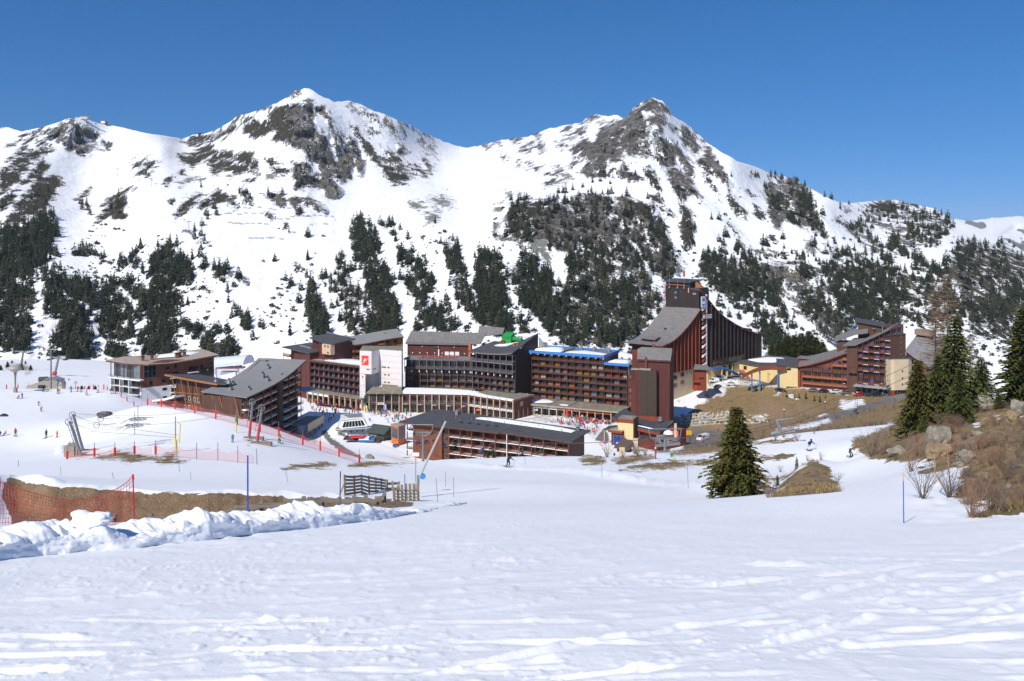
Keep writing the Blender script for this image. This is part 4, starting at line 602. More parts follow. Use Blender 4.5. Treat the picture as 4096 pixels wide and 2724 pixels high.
scatter_stuff('mountain_shrubs',SP,[[R.choice((.8,1.1,1.5,2.1))*R.uniform(.7,1.2)]*3 for _ in SP],[R.uniform(0,6.28) for _ in SP],bcol)
print('trees',len(rows),len(SP),round(time.time()-T0,1))
def glassm(name,col,rough=.08):
 if name in MATS:return MATS[name]
 m=pmat(name,col,rough,.25,.8,spec=.6);return m
GL=[glassm('glass_dark',(.012,.015,.02)),glassm('glass_blue',(.03,.045,.06)),glassm('glass_sky_reflect',(.16,.19,.21),.2)]  # last one: sky reflection put into the pane's base colour
CUR=[pmat('curtain_orange',(.30,.10,.03),.8),pmat('curtain_ochre',(.28,.16,.03),.8),pmat('curtain_cream',(.42,.36,.30),.8),pmat('curtain_red',(.22,.035,.03),.8),pmat('curtain_pink',(.36,.12,.10),.8),pmat('curtain_purple',(.10,.06,.22),.8)]
WOOD_RED=pmat('wood_dark_red',(.105,.028,.019),.7,.3,1.2,streak=(1,1,.15))
WOOD_BROWN=pmat('wood_brown',(.098,.045,.027),.7,.3,1.2,streak=(1,1,.15))
WOOD_MID=pmat('wood_russet',(.19,.062,.030),.7,.28,1.2,streak=(1,1,.15),wave=(2.2,'Z',.35))
WOOD_ORANGE=pmat('wood_orange',(.36,.145,.045),.7,.2,1.2,streak=(.2,.2,2))
TOWER_RED=pmat('wood_tower_red',(.28,.058,.026),.7,.22,1,streak=(1,1,.1),wave=(1.6,'X',.3))
SHAFT_RED=pmat('wood_shaft',(.12,.032,.024),.75,.42,.7,streak=(2.5,2.5,.12),wave=(1.1,'X',.3))
BLACKWOOD=pmat('wood_black',(.032,.021,.018),.7,.3,1,streak=(1,1,.2))
SLATE=pmat('slate_roof',(.085,.085,.09),.75,.25,.9,streak=(.3,1,1),wave=(1.3,'X',.3),bump=.4)
SHINGLE=pmat('wood_shingle',(.22,.205,.195),.85,.3,1.2,streak=(2.5,.3,.3),wave=(.9,'X',.35),bump=.5)
ROOFGREY=pmat('roof_grey',(.255,.25,.245),.8,.12,1.0,streak=(.4,2,1),wave=(.7,'Y',.18),bump=.3)
CONC=pmat('concrete',(.34,.29,.235),.85,.2,.8)
MOSSY=pmat('mossy_gravel',(.22,.20,.15),.9,.35,.6,col2=(.30,.27,.21))
TAN=pmat('tan_post',(.42,.33,.215),.85,.15,1.5)
BEIGE=pmat('beige_render',(.62,.50,.33),.85,.08,.5)
YELLOW=pmat('yellow_render',(.72,.55,.27),.85,.07,.5)
WHITE=pmat('white_panel',(.74,.68,.655),.75,.05,.8)
WHITEP=pmat('white_paint',(.78,.77,.75),.6,.05,1)
BLUE=pmat('blue_fascia',(.045,.205,.55),.5,.08,1)
GREYM=pmat('grey_metal',(.30,.31,.32),.45,.15,2,metal=.4)
DARKM=pmat('dark_metal',(.05,.055,.06),.5,.2,2,metal=.3)
REDP=pmat('red_plastic',(.62,.035,.025),.5,.12,2)
ORANGEP=pmat('orange_paint',(.70,.14,.03),.5,.12,2)
GREENP=pmat('green_tarp',(.012,.25,.045),.6,.25,.7,bump=.5)
SNOWM=pmat('roof_snow',(.86,.87,.89),.6,.03,.7,bump=.3,spec=.25)
WINM={}
def win_mesh(w_,h_,mu,mv):
 k=(round(w_,2),round(h_,2),mu,mv)
 if k in WINM:return WINM[k]
 b=MB();t=min(.09,w_*.12)
 b.box(0,w_,-.05,.05,0,t);b.box(0,w_,-.05,.05,h_-t,h_);b.box(0,t,-.05,.05,t,h_-t);b.box(w_-t,w_,-.05,.05,t,h_-t)
 for i in range(1,mu):x=w_*i/mu;b.box(x-t*.35,x+t*.35,-.045,.045,t,h_-t)
 for i in range(1,mv):z=h_*i/mv;b.box(t,w_-t,-.04,.04,z-t*.3,z+t*.3)
 b.box(t*.5,w_-t*.5,.0,.02,t*.5,h_-t*.5,1)
 me=b.mesh('window');me.materials.append(WHITEP);me.materials.append(GL[0]);WINM[k]=me;return me
RAILM={}
def rail_mesh(w_,h_,kind):
 k=(round(w_,2),round(h_,2),kind)
 if k in RAILM:return RAILM[k]
 b=MB()
 if kind=='bars':
  b.box(0,w_,-.04,.04,h_-.1,h_);b.box(0,w_,-.03,.03,.38*h_,.62*h_);b.box(0,w_,-.03,.03,.04,.24*h_)
  for x in(.03,w_*.5,w_-.03):b.box(x-.03,x+.03,-.02,.02,.04,h_-.1)
 elif kind=='solid':
  b.box(0,w_,-.04,.04,0,h_*.86);b.box(0,w_,-.05,.05,h_*.9,h_)
 elif kind=='thin':
  b.box(0,w_,-.03,.03,h_-.06,h_);b.box(0,w_,-.02,.02,h_*.62,h_*.67);b.box(0,w_,-.02,.02,h_*.32,h_*.37)
  n=max(2,int(w_/1.2))
  for i in range(n+1):x=.03+(w_-.06)*i/n;b.box(x-.025,x+.025,-.02,.02,0,h_-.06)
 me=b.mesh('balcony_rail');me.materials.append(WOOD_BROWN);RAILM[k]=me;return me
def slot(o,i,m):o.material_slots[i].link='OBJECT';o.material_slots[i].material=m
def building(name,label,cat,u,d,z,group=None):
 x=(u-CU)/F*d;return empty(name,(x,d,z),0,label,cat,group)
class Face:
 """a wall line on a building: x runs along it, y goes into the building, z is height above the root"""
 def __init__(s,root,p0,p1,z=0.0):
  s.root=root;rl=root.location
  a=Vector(((p0[0]-CU)/F*p0[1],p0[1]));b=Vector(((p1[0]-CU)/F*p1[1],p1[1]))
  s.ang=math.atan2(b.y-a.y,b.x-a.x);s.L=(b-a).length;s.o=Vector((a.x-rl.x,a.y-rl.y,z));s.a=a
  s.R=Matrix.Rotation(s.ang,3,'Z')
 def part(s,name,mb,mats,smooth=False,parent=None):
  return mb.build(name,mats,parent or s.root,s.o if parent is None else(0,0,0),(0,0,s.ang) if parent is None else(0,0,0),smooth)
 def at(s,x,y,z):return s.o+s.R@Vector((x,y,z))
 def world(s,x,y,z):return s.root.location+s.at(x,y,z)
 def loc(s,p):
  """world point to this face's own coordinates"""
  return s.R.transposed()@(Vector(p)-s.root.location-s.o)
 def px(s,u,v,d):return s.loc(W(u,v,d))
 def xu(s,u):
  """x along the wall where photo column u meets it"""
  k=(u-CU)/F;ca,sa=math.cos(s.ang),math.sin(s.ang)
  return(k*s.a.y-s.a.x)/(ca-k*sa)
 def zv(s,x,v,y=0.0):
  p=s.world(x,y,0);return(HV-v)/F*p.y-p.z
 def win(s,x,z,w_,h_,y=0.0,frame=None,glass=None,mu=2,mv=1,name='window',rot=0.0):
  o=obj(name,win_mesh(w_,h_,mu,mv),None,s.root,s.at(x,y-.05,z),(0,0,s.ang+rot))
  if frame:slot(o,0,frame)
  slot(o,1,glass or R.choice(GL));return o
 def rail(s,x,z,w_,h_,kind,mat,y=0.0,name='balcony_rail'):
  o=obj(name,rail_mesh(w_,h_,kind),None,s.root,s.at(x,y,z),(0,0,s.ang));slot(o,0,mat);return o
 def text(s,txt,x,z,size,mat,y=-.03,parent=None,name='lettering',align='CENTER'):
  c=bpy.data.curves.new(name,'FONT');c.body=txt;c.size=size;c.extrude=.015;c.align_x=align
  t=bpy.data.objects.new('tmp',c);COL.objects.link(t)
  me=bpy.data.meshes.new_from_object(t);bpy.data.objects.remove(t);me.materials.clear();me.materials.append(mat)
  o=obj(name,me,None,s.root);m=Matrix.Translation(s.at(x,y,z))@Matrix.Rotation(s.ang,4,'Z')@Matrix.Rotation(math.pi/2,4,'X')
  o.matrix_local=m
  if parent:o.parent=parent;o.matrix_local=parent.matrix_local.inverted()@m
  return o
 def bays(s,x0,bw,nb,z0,fh,nf,rec=1.3,rail=None,rk='bars',rh=.95,slab=None,fin=None,col=None,colw=.14,glass=None,frame=None,ww=.78,wh=.72,mu=2,mv=1,slabt=.16,cur=.0,curs=None,wz=.12,skip=None,fin_full=True):
  """balcony grid: slabs, partitions, columns, railings and windows as separate parts"""
  W_=bw*nb
  for f in range(nf+1):
   if slab:s.part('balcony_slab',MB().box(x0-.05,x0+W_+.05,-.12,rec,z0+f*fh-slabt,z0+f*fh),slab)
  for i in range(nb+1):
   x=x0+i*bw
   if fin:s.part('partition',MB().box(x-.07,x+.07,-.02,rec,z0,z0+nf*fh-slabt-.004),fin)
   if col:s.part('column',MB().box(x-colw/2,x+colw/2,-.3,-.125,z0-.3,z0+nf*fh+.1),col)
  for f in range(nf):
   for i in range(nb):
    if skip and skip(i,f):continue
    x=x0+i*bw;z=z0+f*fh
    if rail:s.rail(x+.08,z+.02,bw-.16,rh,rk,rail,-.06)
    g=R.choice(curs or CUR) if R.random()<cur else R.choice(glass or GL)
    w1=bw*ww*R.choice((1,1,.8));s.win(x+.1+(bw-.2-w1)*R.random(),z+wz,w1,fh*wh,rec,frame,g,mu,mv)
def roof_snow(P,th=.3,name='roof_snow'):
 """a pad of snow over a world-space outline"""
 P=[Vector(p) for p in P];n=len(P);c=sum(P,Vector())/n;b=MB()
 in1=[p+(c-p)*min(.35,.5/max(.1,(c-p).length))+Vector((0,0,th*.75)) for p in P];in2=[p+(c-p)*.5+Vector((0,0,th*R.uniform(.85,1.15))) for p in P]
 base=[p-Vector((0,0,.05)) for p in P]
 vs=base+in1+in2+[c+Vector((0,0,th*1.05))]
 fs=[]
 for i in range(n):
  j=(i+1)%n;fs+=[(i,j,n+j,n+i),(n+i,n+j,2*n+j,2*n+i),(2*n+i,2*n+j,3*n)]
 b.add(vs,fs);return tag(b.build(name,SNOWM,smooth=True),kind='stuff')
root=building('hotel','brown wooden hotel with tall glass front and overhanging flat roof at left of village','hotel',564,331,-67)
S1=Face(root,(564,331),(856,350));G1=Face(root,(453,338),(564,331))
zr=17.0;D1=14
pl_=[S1.at(0,0,0),S1.at(S1.L,0,0),S1.at(S1.L,D1,0),S1.at(0,D1,0)]
b=MB();b.prism([(p.x,p.y) for p in pl_],8,zr);b.build('wall',WOOD_MID,root)
b=MB();b.prism([(p.x,p.y) for p in pl_],-6,7.99);b.build('lower_wall',WHITEP,root)
A_=[G1.at(-2.2,-1.6,zr+.5),G1.at(G1.L*.6,-2.2,zr+.2),S1.at(2,-2.0,zr-.1),S1.at(S1.L*.35,-1.2,zr-.5),S1.at(S1.L*.7,-1.4,zr+.1),S1.at(S1.L+1.5,-1.5,zr+.9)]
B_=[G1.at(-2.2,10,zr+.9),S1.at(-1,D1+2,zr+1.2),S1.at(3,D1+1.5,zr+1.2),S1.at(S1.L*.35,D1+1.5,zr+.7),S1.at(S1.L*.7,D1+1.5,zr+1.0),S1.at(S1.L+1.5,D1+1.5,zr+1.5)]
MB().strip(A_,B_,.42).build('roof',pmat('roof_tan',(.36,.29,.24),.8,.15,.8),root)
MB().strip([p+Vector((0,0,-.1)) for p in A_],[p+(q_-p)*.06+Vector((0,0,-.1)) for p,q_ in zip(A_,B_)],.5).build('fascia',WOOD_MID,root)
for x,y in((2,5),(6,6.5),(15,5),(16.6,6),(18.2,5.5)):
 c=S1.part('chimney',MB().box(x,x+1.1,y,y+1,zr-.2,zr+2.0),WOOD_ORANGE);S1.part('chimney_cap',MB().box(x-.15,x+1.25,y-.15,y+1.15,zr+2.0,zr+2.2),DARKM)
for i in range(4):
 s0=G1.L*(.03+i*.235)
 if i<4:G1.win(s0+.1,11.5,G1.L*.225,5.0,0,GREYM,GL[2] if i in(1,3) else GL[1],3,2)
 G1.part('post',MB().box(s0-.12,s0+.12,-1.5,-1.25,11.2,zr),WOOD_MID)
G1.part('balcony_slab',MB().box(-.6,G1.L+1.6,-1.9,0,10.95,11.4),WHITEP);G1.rail(-.4,11.4,G1.L+.6,1.0,'thin',DARKM,-1.75)
S1.win(1,11.5,4.6,5.0,0,GREYM,GL[0],3,2)
for f in range(3):
 z=8.3-f*2.75
 G1.part('balcony_slab',MB().box(0,G1.L,-1.5,0,z-.18,z),WHITEP);G1.rail(.1,z,G1.L-.2,.95,'thin',DARKM,-1.35)
 for i in range(3):G1.win(.8+i*4.9,z+.1,3.4,2.1,0,DARKM,GL[0],2);G1.part('partition',MB().box(.2+i*4.9,.45+i*4.9,-1.4,0,z,z+2.55),WHITEP)
for x,z,w_,h_ in((9,14,1.6,.9),(9,11.8,1.6,.9),(7.5,9.3,1.6,.9),(8,6.2,1.6,.9),(8,3,1.6,.9),(3,8.8,1.2,1.6),(21,12.8,1,1.2),(22.6,12.4,1.4,2),(26.2,14.5,.9,1.6),(26.2,11.5,.9,1.6),(27,13.6,1,.8),(12.5,14,.9,1.8)):S1.win(x,z,w_,h_,0,DARKM,GL[0],1)
for x in(10.8,17.5):
 for f in range(4):
  z=10.6-f*2.75+(1.4 if x>15 else 0);S1.part('balcony_slab',MB().box(x,x+4.2,-1.3,0,z-.2,z),WHITEP);S1.rail(x+.1,z,4,.9,'thin',DARKM,-1.2);S1.win(x+.5,z+.1,2.9,2.0,0,DARKM,GL[0],2)
sg=S1.part('sign_board',MB().box(22.9,28.2,-.16,-.02,10.2,13.0),BLACKWOOD)
S1.text('TAJ-I MAH',25.5,10.6,1.05,WHITEP,-.18,sg)
sp=MB()
for i in range(5):a=math.pi*(i+.5)/5;sp.tube((25.5,-.2,12.0),(25.5+.55*math.cos(a),-.2,12.0+.6*math.sin(a)),.09,.03,4)
S1.part('sign_flower',sp,WHITEP)
roof_snow([S1.world(9,8,zr+.6),S1.world(20,6,zr+.6),S1.world(27,10,zr+.9),S1.world(24,14,zr+1),S1.world(12,14,zr+.8)],.25)
def strut_wall(root,Fc,ztop,zbot,struts,beams,wins,roofed=True):
 for x0,x1 in struts:Fc.part('strut',MB().tube((x0,-1.9,ztop-.1),(x1,-.15,zbot+4.2),.17,.17,6),WOOD_ORANGE)
 for z in beams:Fc.part('beam',MB().box(-.1,Fc.L+.1,-.14,-.02,z-.16,z+.16),WOOD_ORANGE)
 for x,z in wins:Fc.win(x,z,.85,1.35,0,WHITEP,GL[0],1)
root=building('chalet','dark wooden chalet with slanted orange struts under a thin sloping roof','chalet',703,303,-67)
f2=Face(root,(703,303),(828,298))
MB().prism([tuple(f2.at(x,y,0)[:2]) for x,y in((0,0),(f2.L+6,0),(f2.L+6,14),(0,14))],-4,[17.2,15.6,12.8,14.6]).build('wall',WOOD_BROWN,root)
MB().strip([f2.at(-2.6,-2.4,18.1),f2.at(f2.L*.5,-2.4,17.2),f2.at(f2.L+6,-2.0,16.2),f2.at(f2.L+9,-1.5,16.0)],[f2.at(-2.6,15,15.3),f2.at(f2.L*.5,15,14.4),f2.at(f2.L+6,15,13.4),f2.at(f2.L+9,15,13.3)],.35).build('roof',SLATE,root)
f2.part('fascia',MB().strip([(-2.65,-2.45,18.0),(f2.L*.5,-2.45,17.1),(f2.L+6,-2.05,16.1)],[(-2.65,-2.25,18.0),(f2.L*.5,-2.25,17.1),(f2.L+6,-1.85,16.1)],.6),WOOD_ORANGE)
strut_wall(root,f2,17,2,[(.2,1.2),(3.8,5.0),(6.6,7.8),(10.0,11.2)],[11.6,8.6,5.0],[(3.7,9.3),(5.6,9.3),(7.7,9.1),(9.3,9),(3.7,6.2),(5.4,6.2),(8.0,5.9),(4,2.2),(8.2,2)])
for f in range(4):f2.part('balcony_slab',MB().box(-1.3,.3,-.4,1.5,4.2+f*3.0,4.45+f*3.0),WHITEP)
for x,y in((f2.L+2,2),(f2.L+7,2.5)):f2.part('roof_vent',MB().lathe([(.9,0),(.7,.6),(.35,.9),(.35,1.6),(.5,1.7)],8,0,(x,y,15.6)),GREYM)
root=building('apartment_house','brown apartment house under a big curved grey roof beside the snow slope','apartment house',984,280,-71.5)
R3=Face(root,(984,280),(1206.5,325));G3=Face(root,(826,287),(984,280));D3=15.0;LA,LB=W(803,1567,288),W(1034,1435,331)
def lft(x,inn=0.):p=R3.loc(LA.lerp(LB,max(-.03,min(1.03,x/R3.L))));return p.y-inn
crv=[(0,19.0),(.13,19.08),(.25,19.25),(.4,19.55),(.5,19.9),(.62,20.45),(.75,21.3),(.88,22.4),(1,23.7)]
def rz3(s):return float(np.interp(s/R3.L,[c[0] for c in crv],[c[1] for c in crv]))
xs=[R3.L*c[0] for c in crv];n3=len(xs)
b=MB();vs=[R3.at(x,1.4,-4) for x in xs]+[R3.at(x,1.4,rz3(x)-.35) for x in xs]+[R3.at(x+2.4*(1-x/R3.L),lft(x,1.8),-4) for x in xs]+[R3.at(x+2.4*(1-x/R3.L),lft(x,1.8),rz3(x)-.35) for x in xs]
fs=[]
for i in range(n3-1):fs+=[(i,i+1,n3+i+1,n3+i),(2*n3+i+1,2*n3+i,3*n3+i,3*n3+i+1)]
fs+=[(0,n3,3*n3,2*n3),(n3-1,3*n3-1,4*n3-1,2*n3-1)]
b.add(vs,fs).build('wall',WOOD_BROWN,root)
xo=[-2.2]+xs[1:-1]+[R3.L+1.0]
MB().strip([R3.at(x,-1.4,rz3(x)+.15) for x in xo],[R3.loc(LA.lerp(LB,max(0,min(1,(x+2.2)/(R3.L+2.2))))) and R3.o+R3.R@Vector((R3.loc(LA.lerp(LB,max(0,min(1,(x+2.2)/(R3.L+2.2))))).x,lft(x),rz3(x)+.15)) for x in xo],.3).build('roof',ROOFGREY,root)
MB().strip([R3.at(x,-1.45,rz3(x)+.12) for x in xo],[R3.at(x,-1.25,rz3(x)+.12) for x in xo],.42).build('fascia',WOOD_BROWN,root)
for sec,(xa,xb,out) in enumerate(((.3,23.5,0),(27.2,R3.L-1.5,0))):
 for f in range(9):
  z=.9+2.6*f;lim=[x for x in np.arange(xa,xb,.5) if rz3(x)>z+1.5]
  if not lim:continue
  a0=max(xa,min(lim));y0=-1.2*(sec==1 and f<4)
  if xb-a0<3:continue
  R3.part('balcony_slab',MB().box(a0,xb,y0-.2,1.4,z-.22,z),WHITEP)
  nb=max(1,int((xb-a0)/4.6));bw=(xb-a0)/nb
  for i in range(nb):
   R3.rail(a0+i*bw+.05,z,bw-.1,.95,'solid' if f>3 else 'thin',WOOD_MID if f>3 else GREYM,y0-.15)
   R3.win(a0+i*bw+.6,z+.05,bw*.42,2.05,1.38,WOOD_MID,R.choice(GL),2)
   if i:R3.part('partition',MB().box(a0+i*bw-.07,a0+i*bw+.07,y0,1.4,z,z+2.36),WOOD_BROWN)
for x in(0,6,12,18,23.4,27.3,33,39,R3.L-1.5):R3.part('post',MB().box(x-.12,x+.12,-.5,-.26,0,rz3(x)),WOOD_MID)
R3.part('stair_shaft',MB().box(23.7,27.0,-.8,1.4,-3,19.4),BLACKWOOD)
strut_wall(root,G3,18.8,5.5,[(4.2,5.6),(7.3,8.6),(13.4,14.8),(.6,1.4)],[14.8,11.7],[(6.0,12.4),(8.8,12.4),(11.7,12.3),(6.4,9.2),(9.4,9.2),(11.9,9.0),(11.5,16),(6,16)])
G3.part('gable_panel',MB().box(0,G3.L,-.02,.3,15.0,18.7),BLACKWOOD);G3.part('gable_wall',MB().box(0,G3.L,.0,1.5,-4,14.99),WOOD_BROWN)
for f in range(3):G3.part('balcony_slab',MB().box(-.4,1.6,-1.2,.1,7.8+f*3.2,8.1+f*3.2),WHITEP);G3.part('balcony_slab',MB().box(G3.L-.6,G3.L+1.0,-1.2,.1,8.3+f*3.2,8.6+f*3.2),WHITEP)
for x,y,h_ in((8,9,1.0),(9,3,.7),(26,6,1.6),(22,2.5,1.3),(37,9,1.0),(16,12,.7)):
 v_=R3.part('roof_vent',MB().box(x,x+1.5,y,y+1.0,rz3(x)-.2,rz3(x)+h_),GREYM);R3.part('vent_hood',MB().tube((x+.7,y+.5,rz3(x)+h_),(x+.7,y+.5,rz3(x)+h_+.7),.3,.3,8),DARKM)
R3.part('satellite_dish',MB().lathe([(.05,0),(.5,.15),(.8,.45)],10,0,(R3.L-1,14,rz3(R3.L)+.3)),WHITEP)
R3.part('terrace_wall',MB().box(33,R3.L+3,-7.5,-7.2,.6,3.4),BEIGE);R3.part('terrace_slab',MB().box(33,R3.L+3,-7.2,-.6,2.6,2.85),CONC)
for x in(33.4,37,41,45,48):R3.part('terrace_post',MB().box(x,x+.5,-7.1,-6.6,-2,2.6),CONC)
MB().strip([R3.at(R3.L-4,-3.2,13.2),R3.at(R3.L+3,-3.4,12.6),R3.at(R3.L+7,-3.0,12.0)],[R3.at(R3.L-4,1,13.8),R3.at(R3.L+3,1,13.4),R3.at(R3.L+7,1,13)],.4).build('side_roof',pmat('blue_grey_roof',(.30,.34,.42),.6),root)
root=building('shed','low stone and timber shed with thick snow roof beside the wooden chalet','shed',640,305,-66)
f_=Face(root,(628,310),(703,300));f_.part('wall',MB().box(0,f_.L,0,7,-2,6.0),WOOD_MID);f_.part('stone_wall',MB().box(.2,f_.L*.45,-.1,.0,-2,5.8),CONC)
f_.part('roof',MB().strip([(-1,-1,6.0),(f_.L*.6,-1,7.6),(f_.L+1.2,-1,9.4)],[(-1,8,6.2),(f_.L*.6,8,7.8),(f_.L+1.2,8,9.6)],.3),WOOD_BROWN)
f_.win(4.4,.5,1.2,1.6,0,WOOD_ORANGE,GL[0])
tag(MB().strip([f_.world(-1.2,-1.2,6.6),f_.world(f_.L*.6,-1.2,8.4),f_.world(f_.L+.8,-1.1,10.1)],[f_.world(-1.2,8.2,6.8),f_.world(f_.L*.6,8.2,8.6),f_.world(f_.L+.8,8.2,10.3)],.65).build('roof_snow',SNOWM),kind='stuff')
root=building('tower_block','dark red tower block with balconies and stacked flat roofs left of the orange facade','tower block',1207,384,-70)
T1=Face(root,(1174,388),(1242,377));z1=T1.zv(0,1399)
T1.part('wall',MB().box(0,T1.L,0,13,-3,z1),WOOD_RED)
T1.part('narrow_wall',MB().box(T1.L-3.6,T1.L+.2,-.5,-.02,-3,z1+.3),WOOD_RED)
for f in range(9):
 T1.win(T1.L-.3,2.3+2.5*f,.3,.7,-.5,WOOD_ORANGE,GL[0],1)
 if f%2:T1.win(1.6,3+2.5*f,.5,.6,0,WOOD_ORANGE,GL[0],1)
T1.part('roof',MB().strip([(-6.5,-2.2,z1+.9),(T1.L+.4,-.9,z1+.2)],[(-6.5,12,z1+1.6),(T1.L+.4,13,z1+1.0)],.4),SLATE)
T1.rail(-1.5,z1+.5,9,1.0,'thin',WHITEP,4,'roof_rail')
for f in range(3):
 z=z1-2.6-3.3*f;T1.part('balcony_slab',MB().box(-6,.2,-2.0,2,z-.5,z-.1),SLATE if f else WOOD_BROWN);T1.rail(-5.9,z-.1,6,1.0,'solid',pmat('salmon_panel',(.45,.20,.13),.7),-1.9);T1.win(-4.6,z,4.0,1.9,1.9,WOOD_ORANGE,CUR[0] if f==0 else GL[1],3)
 T1.part('post',MB().box(-5.9,-5.7,-1.8,-1.6,z-4,z+2.5),WHITEP)
T1.part('balcony_core',MB().box(-6,0,2,11,-3,z1),WOOD_RED)
T2=Face(root,(1226,384),(1325,372));zt=T2.zv(0,1350)
T2.part('upper_wall',MB().box(0,T2.L*.42,3,11,z1,zt-1),WOOD_RED);T2.part('stair_core',MB().box(T2.L*.42,T2.L,1,11,-3,zt-1.2),WOOD_RED)
T2.part('upper_roof',MB().strip([(-.8,2,zt-.2),(T2.L*.55,0,zt-.8),(T2.L+1,0,zt-1.2)],[(-.8,12,zt+.8),(T2.L*.55,12,zt+.4),(T2.L+1,12,zt)],.45),SLATE)
T2.part('beige_box',MB().box(T2.L*.68,T2.L+.3,-.6,1.5,zt-5.8,zt-1.6),pmat('peach_render',(.62,.42,.28),.8))
for x,z in((.78,-2.8),(.9,-2.8),(.9,-5.4)):T2.win(T2.L*x,zt+z,.8,.8,-.62,DARKM,GL[0],1)
root=building('apartment_row','orange wooden apartment row with curved grey roof behind the white tower','apartment building',1325,410,-70)
O1=Face(root,(1322,400),(1612,412));zc_=[(0,1356),(.18,1372),(.33,1377),(.5,1370),(.7,1358),(.86,1350),(1,1345)]
def oz(x):return O1.zv(x,float(np.interp(x/O1.L,[c[0] for c in zc_],[c[1] for c in zc_])))
xs=[O1.L*c[0] for c in zc_]
b=MB();n_=len(xs);b.add([(x,0,0) for x in xs]+[(x,0,oz(x)-.2) for x in xs]+[(x,10,0) for x in xs]+[(x,10,oz(x)+1) for x in xs],[q_ for i in range(n_-1) for q_ in((i,i+1,n_+i+1,n_+i),(2*n_+i+1,2*n_+i,3*n_+i,3*n_+i+1))]+[(0,n_,3*n_,2*n_),(n_-1,3*n_-1,4*n_-1,2*n_-1)])
O1.part('wall',b,WOOD_ORANGE)
O1.part('roof',MB().strip([(x,-1.6,oz(x)) for x in xs],[(x,11,oz(x)+2.4) for x in xs],.35),ROOFGREY)
O1.part('fascia',MB().strip([(x,-1.7,oz(x)-.05) for x in xs],[(x,-1.5,oz(x)-.05) for x in xs],.45),WOOD_MID)
for f in range(4):
 z=9.2+2.75*f
 for i in range(8):
  x=3.5+i*3.7
  if oz(x+1.5)<z+2:continue
  if i in(1,2,3,4,5):O1.part('balcony_slab',MB().box(x-.5,x+3.1,-1.3,-.01,z-.2,z),WOOD_ORANGE);O1.rail(x-.4,z,3.4,.95,'bars',WOOD_ORANGE,-1.2);O1.win(x,z+.05,2.4,1.95,0,WOOD_MID,GL[1],2)
  else:O1.win(x,z+.6,1.1,1.1,0,WOOD_MID,GL[0],1)
for i in range(8):O1.part('post',MB().box(7.0+i*3.5-.1,7.0+i*3.5+.1,-1.5,-1.3,6,oz(7+i*3.5)-.2),WOOD_MID)
for x in(7.5,25):O1.part('chimney',MB().box(x,x+1.2,6,7,oz(x)+.8,oz(x)+3.0),TAN)
for x in(4,9,12,17,23,29):O1.part('skylight',MB().box(x,x+1.4,3,4.4,oz(x)+.75,oz(x)+.98),pmat('skylight_glass',(.35,.45,.55),.2))
root=building('balcony_block','red framed balcony block with snow on its flat roof left of the white tower','apartment block',1243,376,-67)
F1=Face(root,(1243,376),(1440,359));nb=10;bw=F1.L/nb
F1.part('wall',MB().box(0,F1.L,1.35,13,-.2,11.4),WOOD_RED)
F1.bays(0,bw,nb,0,2.8,4,1.3,pmat('rail_bluegrey',(.07,.06,.09),.6),'bars',.9,WOOD_RED,WOOD_RED,WOOD_RED,.16,cur=.25,curs=[CUR[4],CUR[2],CUR[3]],ww=.6)
F1.part('fascia',MB().box(-.4,F1.L+.2,-.7,-.4,11.3,12.1),WOOD_BROWN);F1.part('roof',MB().box(-.4,F1.L+.2,-.4,13.5,11.42,11.9),CONC)
F1.rail(3,11.9,F1.L-3.2,.8,'thin',GREYM,1.0,'roof_rail')
roof_snow([F1.world(x,y,11.9) for x,y in((6,2),(12,1.4),(20,1.6),(F1.L,1.4),(F1.L,9),(14,11),(8,8))],.55)
A1=Face(root,(1232,372),(1450,353),-4.2)
A1.part('arcade_roof',MB().box(-1,A1.L,-.6,6,3.75,4.15),MOSSY);A1.part('shop_front',MB().box(0,A1.L,4.2,4.4,-.3,3.7),BLACKWOOD)
for i in range(11):
 x=A1.L*i/10;A1.part('pillar',MB().box(x-.32,x+.32,-.45,.3,-.8,3.74),TAN)
 if i<10:
  c=WHITEP if i in(0,2,3) else pmat('pale_blue_sign',(.45,.62,.75),.6) if i==1 else WOOD_RED
  sg=A1.part('sign_board',MB().box(x+.34,x+A1.L/10-.34,-.18,-.06,2.55,3.65),c)
  if i in(5,8,9):A1.text('Spar' if i==8 else 'Ski',x+A1.L/20,2.8,.8,WHITEP,-.2,sg)
  A1.win(x+.5,.0,A1.L/10-1.0,2.4,4.2,DARKM,GL[0],2,1,'shop_window')
root=building('tower','white panelled tower with red ski logo at the middle of the village','tower',1439,355,-71.5)
zt=23.3;faces=[((1439,355),(1486,353.4)),((1486,353.4),(1517,358.5)),((1517,358.5),(1607,354))]
pw=[Vector(((u-CU)/F*d,d,0))-root.location for u,d in((1439,355),(1486,353.4),(1517,358.5),(1607,354),(1612,367),(1450,369))]
ov=15.0
MB().prism([(p.x,p.y) for p in pw],ov,zt-.1).build('core',WHITE,root)
pl2=[Vector(((u-CU)/F*d,d,0))-root.location for u,d in((1439,355),(1462,354.6),(1466,361),(1520,361),(1520,358.4),(1607,354),(1612,367),(1450,369))]
MB().prism([(p.x,p.y) for p in pl2],-1,ov-.01).build('lower_core',WHITE,root)
wf=[Face(root,a,c) for a,c in faces]
for k,fc in enumerate(wf):
 for r_ in range(10 if k==2 else 4):
  z=zt-2.32*(r_+1)
  if z<2:break
  fc.part('panel',MB().box(.03,fc.L-.03,-.10,-.012,z+.05,z+2.27),WHITE)
lf=Face(root,(1439,355),(1462,354.6))
for r_ in range(4,10):z=zt-2.32*(r_+1);lf.part('panel',MB().box(.03,lf.L-.03,-.10,-.012,z+.05,min(z+2.27,ov-.02)),WHITE)
MB().prism([(p.x*1.0,p.y) for p in pw],zt-.1,zt+.12).build('roof',MOSSY,root)
